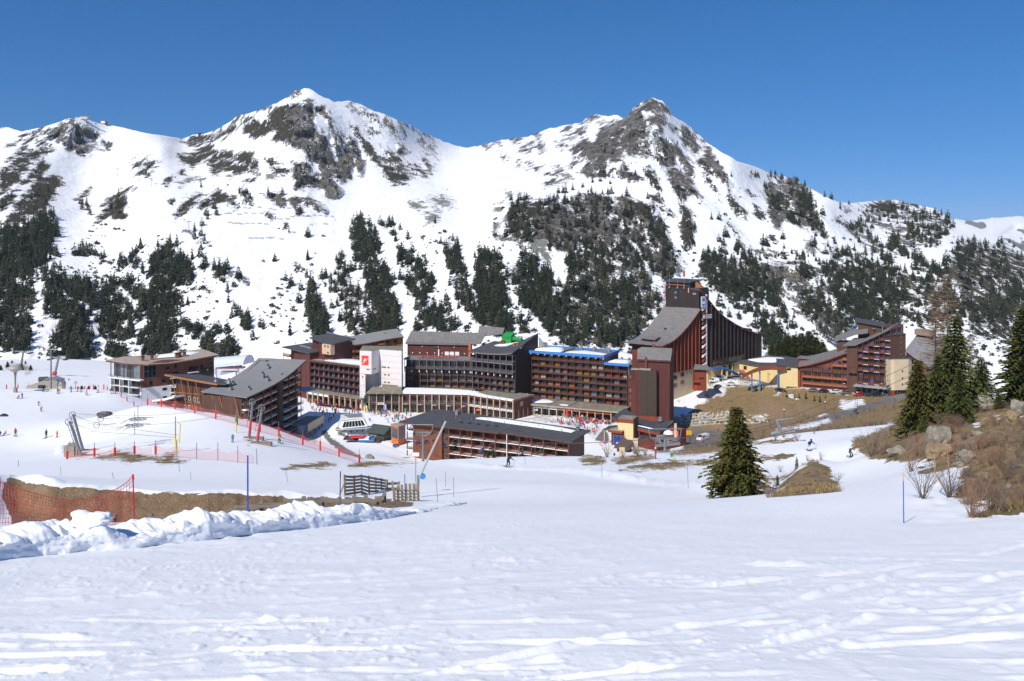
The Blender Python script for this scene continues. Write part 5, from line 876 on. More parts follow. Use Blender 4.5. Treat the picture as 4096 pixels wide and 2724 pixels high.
for x,z,w_ in((3.0,15.7,1.6),):wf[0].win(x,z,w_,.5,-.1,WHITE,GL[0],2)
wf[1].win(.9,15.6,2.2,.6,-.1,WHITE,GL[0],2)
for x,w_,z in((1.3,2.0,16.0),(4.0,1.0,16.0),(2.4,1.0,13.0),(4.1,1.0,13.0),(2.4,1.0,10.0),(4.1,1.0,10.0)):wf[2].win(x,z,w_,.6,-.1,pmat('beige_frame',(.5,.42,.34)),GL[0],2)
lg=wf[0].part('logo_panel',MB().box(.95,3.95,-.2,-.105,17.6,21.4),pmat('logo_red',(.80,.065,.045),.5,.03))
lb=MB()
for p0,p1,w0 in(((1.3,18.3),(3.7,20.4),.10),((1.5,18.2),(3.2,19.6),.06)):
 dx,dz=p1[0]-p0[0],p1[1]-p0[1];L_=math.hypot(dx,dz);nx,nz_=-dz/L_*w0,dx/L_*w0
 lb.prism([(0,0)]*0 or[(p0[0]+nx,p0[1]+nz_),(p0[0]-nx,p0[1]-nz_),(p1[0]-nx*.3,p1[1]-nz_*.3),(p1[0]+nx*.3,p1[1]+nz_*.3)],.205,.24)
lb.prism([(1.7,19.4),(2.2,19.2),(2.7,19.7),(3.1,19.9),(2.7,20.15),(2.2,20.1)],.205,.24)
lb.v=[(x,-z_,y) for x,y,z_ in lb.v]
wf[0].part('logo',lb,WHITEP)
lf.part('small_emblem',MB().box(1.0,1.5,-.16,-.11,12.2,13.3),pmat('logo_red',(.80,.065,.045)));lf.part('emblem_board',MB().box(.4,2.1,-.13,-.104,11.2,13.8),WHITEP)
for i in range(16):wf[2].part('slat',MB().box(1.6+i*.46,1.98+i*.46,-.2,-.105,7.7+.1*R.random(),9.4),pmat('weathered_slat',(.36,.24,.18),.8,.4,3))
lf.win(1.9,2.5,1.4,3.0,-.1,GREYM,GL[1],1)
root=building('hotel_block','dark timber hotel block with slatted roofs, terrace and white post tips at village centre','hotel',1625,364,-64.5)
C1=Face(root,(1622,364),(1891,360));C2=Face(root,(1891,360),(2059,349))
n1=9;b1=C1.L/n1;n2=7;b2=C2.L/n2
RG=pmat('rail_grey',(.085,.075,.08),.7);RG2=pmat('rail_greyred',(.115,.06,.05),.7)
C1.part('wall',MB().box(0,C1.L,1.35,16,-1,11.7),WOOD_RED);C2.part('wall',MB().box(0,C2.L,1.35,17,-1,15.3),WOOD_RED)
for Fc,n_,bw_ in((C1,n1,b1),(C2,n2,b2)):
 Fc.bays(0,bw_,n_,0,2.56,3,1.3,RG2,'bars',.9,BLACKWOOD,WOOD_BROWN,pmat('grey_post',(.16,.135,.125),.8),.16,cur=.32,curs=[CUR[0],CUR[1],CUR[2],CUR[0],CUR[4]],frame=WOOD_BROWN)
 for lev,(z,h_) in enumerate(((7.7,4.1),(11.8,3.6))):
  if Fc is C1 and lev:continue
  Fc.part('floor_slab',MB().box(-.2,Fc.L+.2,-1.5,1.3,z+h_-.3,z+h_),pmat('grey_slab',(.20,.18,.175),.8))
  Fc.part('canopy',MB().strip([(0,-1.4,z+.5),(Fc.L,-1.4,z+.5)],[(0,.9,z+1.2),(Fc.L,.9,z+1.2)],.15),SLATE)
  for i in range(n_):
   Fc.win(i*bw_+.12,z+1.25,bw_-.24,h_-1.6,.9,WOOD_BROWN,R.choice((GL[0],GL[1],GL[0])),3,2)
   Fc.rail(i*bw_+.1,z+.1 if lev==0 else z,bw_-.2,.9,'solid',RG,-1.3)
 for i in range(n_+1):
  x=i*bw_;Fc.part('tall_post',MB().box(x-.11,x+.11,-1.75,-1.52,7.3,11.8 if Fc is C1 else 15.4),pmat('grey_post',(.16,.135,.125)))
  Fc.part('post_tip',MB().box(x-.17,x+.17,-1.82,-1.5,6.7,7.28),WHITEP)
C1.part('terrace_deck',MB().box(-.6,C1.L,-1.5,9,11.7,11.82),pmat('deck',(.20,.19,.19),.8));C1.rail(-.5,11.82,C1.L+.3,.95,'thin',GREYM,-1.4,'terrace_rail')
C1.part('terrace_wall',MB().box(-1.6,C1.L-3.2,9,16,11.6,17.2),WOOD_RED)
ps=[(0,10.3),(0,16)]
C1.part('slat_roof',MB().strip([(-2.4,8.3,17.0),(C1.L-2.8,8.3,17.2),(C1.L+1.5,9.5,17.3)],[(-1.6,15.5,21.4),(C1.L-2.8,15.5,21.0),(C1.L+3,15.5,21.2)],.3),SHINGLE)
C1.part('roof_gutter',MB().box(-1.8,C1.L-3,8.2,8.5,16.6,17.5),SHINGLE)
C1.part('slat_roof_small',MB().strip([(C1.L-.6,14,19.6),(C1.L+10,14.5,21)],[(C1.L-.6,18,23.8),(C1.L+10.4,18,23.0)],.3),SHINGLE)
for i in range(4):
 C1.part('white_board',MB().box(14.5+i*2.2,16.2+i*2.2,8.85,8.98,12.2,13.7),WHITEP) if i<3 else None
C1.part('white_door',MB().box(11.6,12.1,8.85,8.98,11.9,14.6),WHITEP);C1.win(9.6,15,1.3,.9,9,DARKM,GL[1],1);C1.part('red_end_wall',MB().box(C1.L-3.1,C1.L-2.3,7,9.5,11.9,17.3),ORANGEP)
for i in range(7):C1.part('wall_lamp',MB().lathe([(.05,-.25),(.25,0),(.05,.25)],8,0,(1.5+i*3.4,8.7,15.6)),WHITEP) if i%2 else None
fx=[0,.25,.5,.7,.85,1];fe=[15.5,15.5,15.6,15.8,16.1,16.6];fk=[17.6,17.7,18.2,19.4,20.8,22.4]
C2.part('slate_roof',MB().strip([(C2.L*f-(1.2 if f==0 else 0)+(.5 if f==1 else 0),-2.1,e) for f,e in zip(fx,fe)],[(C2.L*f-(1.2 if f==0 else 0)+(.5 if f==1 else 0),17.2,k) for f,k in zip(fx,fk)],.5),SLATE)
C2.part('gutter',MB().strip([(C2.L*f,-2.25,e-.1) for f,e in zip(fx,fe)],[(C2.L*f,-2.0,e-.1) for f,e in zip(fx,fe)],.55),pmat('grey_post',(.16,.135,.125)))
b=MB();pts_=[(0,-1),(17,-1),(17,21.9),(0,16.1)];b.add([(C2.L+x,y,z) for x in(.0,.45) for y,z in pts_],[(0,1,2,3),(7,6,5,4),(0,4,5,1),(1,5,6,2),(2,6,7,3),(3,7,4,0)]);C2.part('side_wall',b,BLACKWOOD)  # receding wall: its shadow is put into the colour, black instead of red
for x in(15.4,17):C2.part('chimney',MB().box(x,x+.9,6,7,17,19.0),WOOD_ORANGE)
C2.part('brick_chimney',MB().box(6.2,7.9,11,12,16.6,19.0),WOOD_MID);C2.part('picket_screen',MB().strip([(C2.L+1,17,16),(C2.L+6,19,15.5)],[(C2.L+1,17.2,16),(C2.L+6,19.2,15.5)],4),SHINGLE)
for i in range(8):C2.part('picket',MB().box(C2.L+1+i*.42,C2.L+1.3+i*.42,16.8+.1*i,16.95+.1*i,14,20-.28*i+R.uniform(-.3,.8)),SHINGLE)
roof_snow([C2.world(x,y,z) for x,y,z in((4,9.5,16.9),(8,8,16.8),(11.5,10,17.4),(14,13,18.6),(9,12.6,17.6),(5,12.6,17.3))],.25)
roof_snow([C2.world(x,y,z) for x,y,z in((9.5,17,20.5),(15,17.4,20.5),(20,20,20),(12,22,21))],.7)
tp=empty('tarpaulin',C2.world(7,15.5,17.4),C2.ang,'bright green tarpaulin wrapped over a rooftop structure','tarpaulin')
b=MB();b.strip([(-2.2,-2,.6),(-2,-1,3.6),(-1.6,1,4.6)],[(2.6,-2,.2),(2.6,-1,3.6),(2.4,1,4.7)],.5);b.box(-2,2.5,-1.6,1,0,3.4);b.build('cover',GREENP,tp)
MB().tube((2.6,0,2.0),(6.6,.3,1.6),1.05,.95,10).build('wrapped_duct',GREENP,tp)
root=building('shop_arcade','two storey shop arcade with tan posts and snowy flat roof on the plaza','arcade',1611,349.6,-71.5)
SIGN={0:'SKISET',2:'SKISET',4:'SKISET',6:'SKISET',7:'SKISET'}
def arcade(Fc,nb,top,signs,whites,rec=1.5,lo=None):
 bw=Fc.L/nb
 Fc.part('wall',MB().box(0,Fc.L,rec,13,-1,top-.15),WOOD_RED);Fc.part('fascia',MB().box(-.1,Fc.L+.1,-.1,.25,top-1.05,top),WOOD_RED)
 Fc.part('roof',MB().box(-.2,Fc.L+.2,.252,14.5,top-.4,top-.02),MOSSY);Fc.part('balcony_slab',MB().box(0,Fc.L,-.05,rec,3.3,3.5),CONC)
 for i in range(nb+1):x=Fc.L*i/nb;Fc.part('post',MB().box(x-.2,x+.2,-.5,-.105,-1,top+.1),TAN)
 for i in range(nb):
  x=i*bw;w1=bw-.6
  Fc.win(x+.3+w1*.2*R.random(),3.6,w1*.8,2.2,rec,WOOD_BROWN,R.choice(GL+[GL[2]]),2);Fc.rail(x+.22,3.52,bw-.44,.9,'bars',RG2,.1)
  sg=Fc.part('sign_board',MB().box(x+.22,x+bw-.22,-.16,-.055,2.7,3.45),WHITEP if i in whites else DARKM)
  if i in signs:
   Fc.text(signs[i],x+bw*.43,2.86,.58,WHITEP,-.18,sg);Fc.part('sign_mark',MB().box(x+bw-.75,x+bw-.35,-.19,-.165,2.8,3.35),REDP)
  elif i in whites:
   Fc.part('sign_print',MB().box(x+.6,x+bw-.6,-.175,-.163,3.1,3.25).box(x+.8,x+bw-.8,-.175,-.163,2.85,2.98),WOOD_BROWN)
  Fc.win(x+.35,-.1,bw-.7,2.6,rec,DARKM,GL[0],2,1,'shop_window')
P1=Face(root,(1611,349.6),(1876,347));P2=Face(root,(1876,347),(2054,335));P0=Face(root,(1477,349.8),(1597,349.6))
arcade(P1,9,7.2,{0:'SKISET',2:'SKISET',4:'SKISET',6:'SKISET',8:'SKISET'},())
arcade(P2,7,7.2,{},(0,1,2,3,4,5,6));arcade(P0,4,7.3,{},(1,))
P0.part('mossy_roof',MB().strip([(-1.0,-1.6,7.6),(P0.L+1.5,-1.6,7.6)],[(.6,4.5,9.0),(P0.L,4.5,9.0)],.4),MOSSY);P0.part('side_wall',MB().box(P0.L,P0.L+1.2,-.4,8,-1,7.5),WOOD_RED)
P3=Face(root,(2054,335),(2131,345.5));P3.part('side_wall',MB().box(0,P3.L,.02,.5,2.9,7.2),pmat('wood_maroon',(.13,.036,.03),.6))
for i in range(5):P3.part('post',MB().box(.2+i*P3.L/4.2,.65+i*P3.L/4.2,.05,.5,-1,2.89),TAN)
sg=P3.part('sign_board',MB().box(4.0,6.4,-.1,.01,4.2,6.2),pmat('sign_rust',(.33,.13,.07)));P3.part('sign_print',MB().box(4.5,5.9,-.125,-.105,5.2,5.7).box(4.4,6.0,-.125,-.105,4.5,4.8),BEIGE)
tag(MB().strip([P1.world(-.5,-.2,7.55)]+[P1.world(P1.L*f,-.25,7.6) for f in(.2,.4,.6,.8,1)]+[P2.world(P2.L*f,-.15,7.45-.15*f) for f in(.3,.6,.98)],[P1.world(-.5,7,8.2)]+[P1.world(P1.L*f,y,8.0) for f,y in((.2,8),(.4,7.5),(.6,7),(.8,6),(1,4.4))]+[P2.world(P2.L*f,y,7.4) for f,y in((.3,2.6),(.6,1.8),(.98,1.2))],.5).build('roof_snow',SNOWM,smooth=False),kind='stuff')
root=building('balcony_block','seven storey balcony block with bright blue roof edge and coloured curtains','apartment block',2128,358,-67.7)
B1=Face(root,(2128,358),(2509,339.5));bw=B1.L/13
BR=pmat('rail_redbrown',(.15,.058,.04),.65,.2,2)
B1.part('wall',MB().box(0,B1.L*10/13,1.35,15,-.5,18.4),WOOD_RED);B1.part('lower_wall',MB().box(B1.L*10/13,B1.L,1.36,15,-.5,15.6),WOOD_RED)
B1.bays(0,bw,13,0,2.62,6,1.3,BR,'bars',.9,pmat('slab_brown',(.10,.05,.04),.8),WOOD_BROWN,WOOD_BROWN,.16,cur=.38,frame=WOOD_BROWN,curs=CUR[:3]+[CUR[0],CUR[1],CUR[2],CUR[4],CUR[3]])
B1.bays(0,bw,10,15.74,2.62,1,1.3,BR,'bars',.9,None,WOOD_BROWN,WOOD_BROWN,.16,cur=.3,frame=WOOD_BROWN)
xs_=B1.L*10/13
B1.part('blue_fascia',MB().box(-2.4,xs_+.4,-1.6,-1.3,18.3,19.4),BLUE);B1.part('blue_fascia',MB().box(xs_+.1,xs_+.4,-1.298,16,18.3,19.35),BLUE);B1.part('blue_fascia',MB().box(-2.4,xs_+.1,15.7,16,18.7,19.35),BLUE)
B1.part('roof',MB().box(-2.4,xs_+.1,-1.298,15.7,18.42,18.8),pmat('roof_brown',(.19,.17,.15),.85));B1.part('end_wall',MB().box(xs_+.001,xs_+.16,-.2,15,15.7,18.3),WOOD_BROWN)
B1.part('blue_fascia',MB().box(xs_+.45,B1.L+1.2,-1.5,-1.2,15.7,16.7),BLUE);B1.part('low_roof',MB().box(xs_+.45,B1.L+1.2,-1.198,14,15.75,16.2),MOSSY);B1.part('blue_downpipe',MB().box(B1.L+.95,B1.L+1.15,-1.3,-1.1,12.6,15.7),BLUE)
for i in range(11):B1.part('beam_end',MB().box(i*bw-.2,i*bw+.2,-1.3,-.35,17.8,18.29),WHITEP)
B1.rail(xs_+1,16.2,8,.8,'thin',GREYM,-.8,'roof_rail')
for x in(16,21.5,28):B1.part('roof_vent',MB().box(x,x+.8,12,12.8,18.7,20.6),GREYM)
B1.part('roof_divider',MB().box(12,12.5,-1.2,15,18.8,19.1),DARKM)
B1.part('flank_wall',MB().box(-2.3,-.1,.6,14,-1,18.25),WOOD_BROWN)
roof_snow([B1.world(x,y,18.8) for x,y in((.5,1),(11.5,1),(11.4,6),(9,12),(2,11),(-.5,5))],1.0);roof_snow([B1.world(x,y,18.8) for x,y in((13.2,.5),(xs_-.5,.2),(xs_-1,6),(24,9),(18,11),(13.5,6))],.3)
roof_snow([B1.world(x,y,16.2) for x,y in((xs_+1.2,0),(B1.L-1,0),(B1.L-1,8),(xs_+1.4,8))],.9)
B1.part('end_strip',MB().box(B1.L+.12,B1.L+2.2,.2,8,-2,15.4),WOOD_RED)
for f in range(6):B1.win(B1.L+.9,.6+f*2.62,.6,1.2,.2,WOOD_ORANGE,GL[1 if f%2 else 2],1)
H1=Face(root,(2138,344),(2445,331),-3.8)
H1.part('arcade_roof',MB().box(-1.2,H1.L+4,-.9,13,3.75,4.1),MOSSY);H1.part('arcade_edge',MB().box(-1.2,H1.L+4,-.95,-.902,3.6,4.12),CONC);H1.part('shop_front',MB().box(0,H1.L+3,3.4,3.6,-.6,3.7),BLACKWOOD)
cols=[GREYM,GREYM,WHITEP,pmat('sign_tan',(.42,.20,.10)),REDP,REDP,pmat('sign_brown',(.30,.11,.03)),pmat('sign_brown',(.30,.11,.03)),pmat('sign_brown',(.30,.11,.03)),pmat('sign_brown',(.30,.11,.03))]
for i in range(11):
 x=H1.L*i/10;H1.part('post',MB().box(x-.2,x+.2,-.45,0,-1,3.9),TAN)
 if i<10:
  sg=H1.part('sign_board',MB().box(x+.24,x+H1.L/10-.24,-.2,-.08,2.6,3.5),cols[i])
  if i in(7,9):H1.text('sherpa',x+H1.L/20,2.8,.78,WHITEP,-.22,sg)
  elif i in(0,1,2,4,5):H1.part('sign_print',MB().box(x+.6,x+H1.L/10-.6,-.23,-.203,2.9,3.15),WHITEP if i!=2 else DARKM)
  if i>5:H1.part('sign_stripe',MB().box(x+.24,x+H1.L/10-.24,-.215,-.203,2.6,2.72),ORANGEP)
  H1.win(x+.3,-.1,H1.L/10-.6,2.5,3.4,GREYM if i>5 else DARKM,GL[0],3,1,'shop_window')
roof_snow([H1.world(x,y,4.1) for x,y in((-1,2),(3.6,4.5),(6,6),(3,9),(-1,9))],.4);roof_snow([H1.world(x,y,4.1) for x,y in((9.4,2),(13.2,1.6),(13,3.4),(9.6,3.6))],.25)
for x in(5.5,13.5):H1.part('roof_joint',MB().box(x,x+.3,-.8,12,4.1,4.35),CONC)
root=building('shaft_tower','tall red brown tower with shingled top and dark slab down its front','tower',2553,326,-73)
I1=Face(root,(2553,326),(2679,322.3));zt=I1.zv(5,1438)
I1.part('wall',MB().box(0,I1.L,0,10,-2,zt),SHAFT_RED)
for k in range(1,5):I1.part('joint_strip',MB().box(-.02,I1.L+.02,-.03,-.001,zt*k/5-.04,zt*k/5+.04),WOOD_RED)
I1.part('shingle_roof',MB().strip([(-.5,-.5,zt),(I1.L+.4,-.5,zt)],[(-.1,5.5,zt+3.7),(I1.L+.1,5.5,zt+3.7)],.3),SHINGLE);b=MB();b.add([(x,y,z) for x in(0,I1.L) for y,z in((0,zt),(10,zt),(5.5,zt+3.5))],[(0,1,2),(5,4,3),(0,3,4,1),(1,4,5,2),(2,5,3,0)]);I1.part('gable',b,SHAFT_RED)
I1.part('eave',MB().box(-.6,I1.L+.5,-.6,.1,zt-.6,zt-.02),WOOD_RED);I1.part('chimney',MB().box(4.2,5.2,5.5,6.4,zt+3,zt+4.7),WOOD_MID);I1.part('flue',MB().box(2.6,3.3,-.7,-.61,zt-4.5,zt+1.0),WOOD_MID)
zl=I1.zv(-2,1479.5);I1.part('side_wall',MB().box(-2.7,-.02,.2,9,-2,zl),SHAFT_RED);I1.part('side_cap',MB().box(-2.8,0,0,9,zl,zl+.25),CONC)
x0,x1=I1.xu(2560),I1.xu(2630);zs=I1.zv(3,1481,-2.2);zb=I1.zv(3,1664,-2.2)
sl=pmat('slab_brown_grey',(.062,.040,.028),.8,.2,3,bump=.3)
I1.part('front_slab',MB().box(x0,(x0+x1)/2-.03,-2.2,-.04,zb,zs),sl);I1.part('front_slab',MB().box((x0+x1)/2+.03,x1,-2.2,-.04,zb,zs),sl);I1.part('slab_core',MB().box(x0+.1,x1-.1,-2.1,-.05,zb+.1,zs-.1),sl)
I1.part('slab_cap',MB().box(x0-.1,x0+(x1-x0)*.66,-2.3,-.05,zs+.003,zs+.4),CONC);I1.part('plinth',MB().box(x0,x1+.4,-2.8,-.05,zb-4.4,zb-.003),TOWER_RED)
I1.part('wall_lamp',MB().box(x0-.35,x0-.05,-.5,-.1,zs-4,zs-3.2),WHITEP)
I1.part('roof_terrace',MB().box(-3,0,3,9,zl+.25,zl+3.2),SHAFT_RED);I1.part('lift_hut',MB().box(-2.0,.2,9,13,zl,zl+6.5),GREYM)
root=building('high_tower','tall tower with swooping grey roof, orange red wing and dark curved wing','tower',2794,378,-64)
JA,JB,JC=W(2652,1380,358),W(2794,1236,378),W(2520,1369,367)
J1=Face(root,(2652,358),(2794,378));JG=Face(root,(2520,367),(2652,358));DW=JG.L
vf=[(0,1380.6),(.12,1371.5),(.24,1360.8),(.43,1337),(.63,1305.5),(.81,1273.8),(.92,1252),(1,1236)]
def jz(f):return J1.zv(J1.L*f,float(np.interp(f,[a for a,_ in vf],[c for _,c in vf])))
fs_=[a for a,_ in vf];n_=len(fs_)
b=MB();b.add([(J1.L*f,0,5.5) for f in fs_]+[(J1.L*f,0,jz(f)-.3) for f in fs_]+[(J1.L*f,DW,5.5) for f in fs_]+[(J1.L*f,DW,jz(f)-.3) for f in fs_],[q_ for i in range(n_-1) for q_ in((i,i+1,n_+i+1,n_+i),(2*n_+i+1,2*n_+i,3*n_+i,3*n_+i+1))]+[(0,n_,3*n_,2*n_),(n_-1,3*n_-1,4*n_-1,2*n_-1)]);J1.part('wall',b,TOWER_RED)
fo=[-.06]+fs_[1:]
J1.part('swept_roof',MB().strip([(J1.L*f,-1.0,jz(max(0,f))+.1) for f in fo],[(J1.L*f-(1.5 if f<0 else 0),DW+1.2,jz(max(0,f))+.1+1.5*max(0,f)) for f in fo],.35),SHINGLE)
J1.part('verge',MB().strip([(J1.L*f,-1.1,jz(max(0,f))+.06) for f in fo],[(J1.L*f,-.95,jz(max(0,f))+.06) for f in fo],.5),TOWER_RED);J1.part('eave',MB().box(-J1.L*.06-.2,-J1.L*.06+.1,-1,DW+1.2,jz(0)-.5,jz(0)+.0),TOWER_RED)
b=MB();x_=1.9;b.prism([(x_,5),(x_+4.4,5.6),(x_+4.4,11.2),(x_,11.8)],[jz(.1)-.6]*2+[jz(.1)-.6]*2,[jz(.07)+1.3,jz(.25)+.8,jz(.25)+.8,jz(.07)+1.3]);J1.part('dormer',b,TOWER_RED);J1.part('dormer_roof',MB().strip([(x_-.6,4.6,jz(.07)+1.45),(x_+4.6,5.4,jz(.25)+.95)],[(x_-.6,12.2,jz(.07)+1.45),(x_+4.6,11.4,jz(.25)+.95)],.25),SHINGLE);J1.part('dormer_window',MB().box(x_-.05,x_,5.8,11,jz(.07)-.1,jz(.07)+.8),GL[0])
J1.part('roof_vent',MB().box(13,13.8,7,8,jz(.5),jz(.5)+.9),DARKM)
for i in range(10):
 x=.6+i*(J1.L-1.0)/9;zt=jz(min(1,x/J1.L))-.7;zb=5.5
 J1.part('fin',MB().box(x-.11,x+.11,-.85,-.001,zb,zt),TOWER_RED)
 if i<9:
  for f in range(9):
   z=zb+.8+f*2.55
   if z+2<zt:J1.win(x+.9,z,.75,1.45,-.001,TOWER_RED,R.choice((GL[0],GL[0],GL[0],GL[1])),1)
   if z+2<zt and f:J1.part('sill_rail',MB().box(x+.12,x+2.7,-.3,-.002,z-.5,z-.35),TOWER_RED)
JG.part('gable_band',MB().box(-.05,DW+.05,-.06,-.001,jz(0)-1.0,jz(0)-.4),WOOD_RED);JG.rail(-1.5,12,2.2,.9,'thin',TOWER_RED,1)
b=MB();b.prism([tuple(J1.at(x,y,0)[:2]) for x,y in((.02,-.35),(J1.L-.05,-.35),(J1.L-.05,DW),(.02,DW))],-14,5.49);b.build('base',BEIGE,root)
for x,w_,z,m_ in((1.0,2.0,2.6,2),(1.0,2.0,-.6,2),(1.0,1.6,-4.4,2),(5.2,4.6,2.8,4),(5.2,4.6,-.4,4),(12.6,2.6,3.4,3),(12.6,2.6,.2,3)):J1.win(x,z,w_,1.5,-.36,pmat('frame_red',(.2,.06,.05)),GL[2] if z<2 else GL[0],m_)
Q0,Q1=(2838,382.6),(3047.6,412)
J2=Face(root,(2664,387.2),(2796,378.2));zl,zr_=J2.zv(1,1128),J2.zv(J2.L,1158)
J2.part('top_block',MB().box(0,J2.L*.74,-.2,10,jz(1)-6,zl),BLACKWOOD);J2.part('top_block_side',MB().box(J2.L*.741,J2.L+.1,-.2,9,jz(1)-6,zr_),BLACKWOOD)
J2.part('top_roof',MB().strip([(-1.2,-1,zl+.6),(J2.L*.78,-1,zl+.5)],[(-1,11,zl+1.2),(J2.L*.78,11,zl+1.0)],.5),SLATE);J2.part('top_roof_side',MB().box(J2.L*.742,J2.L+.3,-.6,9,zr_+.003,zr_+.5),SLATE)
J2.part('wood_infill',MB().add([(J2.L*.76,4,zr_+.5),(J2.L,4,zr_+.5),(J2.L*.76,4,zl+.4),(J2.L*.76,6,zr_+.5),(J2.L,6,zr_+.5),(J2.L*.76,6,zl+.4)],[(0,1,2),(5,4,3),(0,3,4,1),(1,4,5,2),(2,5,3,0)]),WOOD_ORANGE)
for z in(zl-3.4,zl-5.0,zl-7.2):J2.win(4.1,z,1.2,1.2,-.21,DARKM,GL[2] if z!=zl-3.4 else GL[0],1)
J2.win(6.9,zl-4.6,.8,.8,-.21,DARKM,GL[1],1);J2.part('vent',MB().box(12.6,14.2,-.3,-.2,zr_-2.3,zr_-1.5),GREYM);J2.part('lamp_strip',MB().box(10.6,10.9,-.4,-.2,zl-4.2,zl-2.2),BEIGE)
J2.part('pipe_rail',MB().path([(.1,-.9,zl-7.6),(.1,-.9,zl-1.6),(1,-.9,zl-.9),(9.6,-.9,zl-1.2)],.16,6),pmat('pipe_copper',(.42,.13,.06),.6))
for x,h_ in((2,4.4),(5.9,5.6),(8.9,5.5)):J2.part('antenna',MB().tube((x,-.8,zl-2),(x,-.8,zl+h_),.13,.06,5).box(x-.3,x+.3,-1.0,-.7,zl-2.6,zl-1.6),GREYM if x<8 else pmat('pipe_copper',(.42,.13,.06)))
J2.part('antenna_panel',MB().box(8.4,9.3,-1.1,-.6,zl+2.6,zl+5.2),pmat('pipe_copper',(.42,.13,.06)))
b=MB()
for k in range(9):z=jz(1)-1+k*1.35;b.box(-1.6,-.1,.4,1.8,z,z+.12);b.box(-1.6,-1.5,.4,.5,z,z+1.3);b.box(-1.6,-1.5,1.7,1.8,z,z+1.3)
J2.part('fire_escape',b,pmat('pipe_copper',(.42,.13,.06)))
JS=Face(root,(2794.6,378.2),Q0)
JS.part('stair_wall',MB().box(0,JS.L,.3,9,5,JS.zv(0,1159)),BLACKWOOD);zsb=5.5
for k in range(15):
 z=zsb+k*2.0;b=MB();b.add([(1.7,-1.0,z),(1.7,-.2,z),(3.6,-1.0,z+1.1),(3.6,-.2,z+1.1),(1.7,-1.0,z+.75),(1.7,-.2,z+.75),(3.6,-1.0,z+1.85),(3.6,-.2,z+1.85)],[(0,2,3,1),(4,5,7,6),(0,4,6,2),(1,3,7,5),(0,1,5,4),(2,6,7,3)]);JS.part('stair_flight',b,WHITEP if k%2==0 else TOWER_RED)
JS.part('stair_mast',MB().box(4.0,4.5,-.9,-.4,zsb-1,zsb+31),WHITEP)
sg=JS.part('sign_board',MB().box(.2,2.9,-1.3,-1.1,zsb+25.6,zsb+30.2),WHITEP);JS.part('sign_mark',MB().box(.8,2.4,-1.35,-1.303,zsb+28.2,zsb+29.6).box(.8,2.4,-1.35,-1.303,zsb+26.2,zsb+27.0),BLUE)
sg=JS.part('name_board',MB().box(.8,7.2,-1.5,-1.3,zsb+20.3,zsb+22.8),WOOD_RED);JS.part('sign_print',MB().box(2.6,6.8,-1.55,-1.503,zsb+22.0,zsb+22.35).box(2.6,6.8,-1.55,-1.503,zsb+21.4,zsb+21.7).box(2.6,6.8,-1.55,-1.503,zsb+20.8,zsb+21.1).box(1.0,2.2,-1.55,-1.503,zsb+20.8,zsb+22.3),WHITEP)
J3=Face(root,Q0,Q1)
wl=[(2838,1211),(2860,1238.2),(2878,1255),(2895,1269.9),(2935,1295.6),(2974,1315.3),(3014,1329.2),(3047,1333.5)]
xs=[J3.xu(u) for u,v in wl];zs=[J3.zv(x,v) for x,(u,v) in zip(xs,wl)];n_=len(xs)
b=MB();b.add([(x,0,5) for x in xs]+[(x,0,z-.3) for x,z in zip(xs,zs)]+[(x,14,5) for x in xs]+[(x,14,z-.3) for x,z in zip(xs,zs)],[q_ for i in range(n_-1) for q_ in((i,i+1,n_+i+1,n_+i),(2*n_+i+1,2*n_+i,3*n_+i,3*n_+i+1))]+[(0,n_,3*n_,2*n_),(n_-1,3*n_-1,4*n_-1,2*n_-1)]);J3.part('dark_wing',b,pmat('wood_blackred',(.045,.022,.018),.7,.3,1,streak=(1,1,.1)))
xr_=[J3.xu(2796)]+xs[:-1]+[xs[-1]+1.4];zr3=[J3.zv(xr_[0],1160)]+zs
J3.part('wing_roof',MB().strip([(x,-1.1,z+.1) for x,z in zip(xr_,zr3)],[(x,14.5,z+.3) for x,z in zip(xr_,zr3)],.4),pmat('roof_rust',(.17,.06,.045),.8))
J3.part('roof_ledge',MB().strip([(x,5,z+1.6) for x,z in list(zip(xs,zs))[4:]],[(x,9,z+1.9) for x,z in list(zip(xs,zs))[4:]],1.4),WOOD_MID)
for i in range(13):
 x=.6+i*2.95
 zt=float(np.interp(x,xs,zs))-.6;J3.part('fin',MB().box(x-.14,x+.14,-.95,-.001,5,zt),BLACKWOOD)
 for f in range(10):
  z=8.2+f*2.55
  if z+2<zt and x+2.2<J3.L:J3.win(x+1.1,z,.6,1.5,0,WOOD_RED,GL[2] if R.random()<.10 else(CUR[3] if R.random()<.08 else GL[0]),1)
 J3.part('rafter_end',MB().box(x-.2,x+.2,-1.0,-.2,zt+.12,zt+.45),WHITEP) if i%2==0 else None
for i in range(12):J3.win(1.0+i*2.1,5.6,1.7,2.3,-.97,WOOD_BROWN,GL[2] if 6<=i<11 else GL[1],2)
J3.part('base',MB().box(-1,J3.L+1,.2,14,-6,4.98),YELLOW)
for x,w_ in((10,2.2),(14.5,2.2),(17.5,1.8)):J3.part('dark_opening',MB().box(x,x+w_,.1,.19,0,4.4),BLACKWOOD)
for x in(8.8,13.0,16.9):J3.part('pillar',MB().box(x,x+.7,-.6,.18,-1,5),YELLOW)
b=MB();b.strip([J3.at(-1,-3,5.0),J3.at(6,-4.5,4.6),J3.at(15,-6,.8)],[J3.at(-1,-.9,5.0),J3.at(6,-1.6,4.6),J3.at(15,-3.6,.8)],.6);b.build('covered_ramp',pmat('blue_canvas',(.03,.14,.42),.5),root)
f_=Face(root,(2779,362),(2826,362));zc0=-1.6
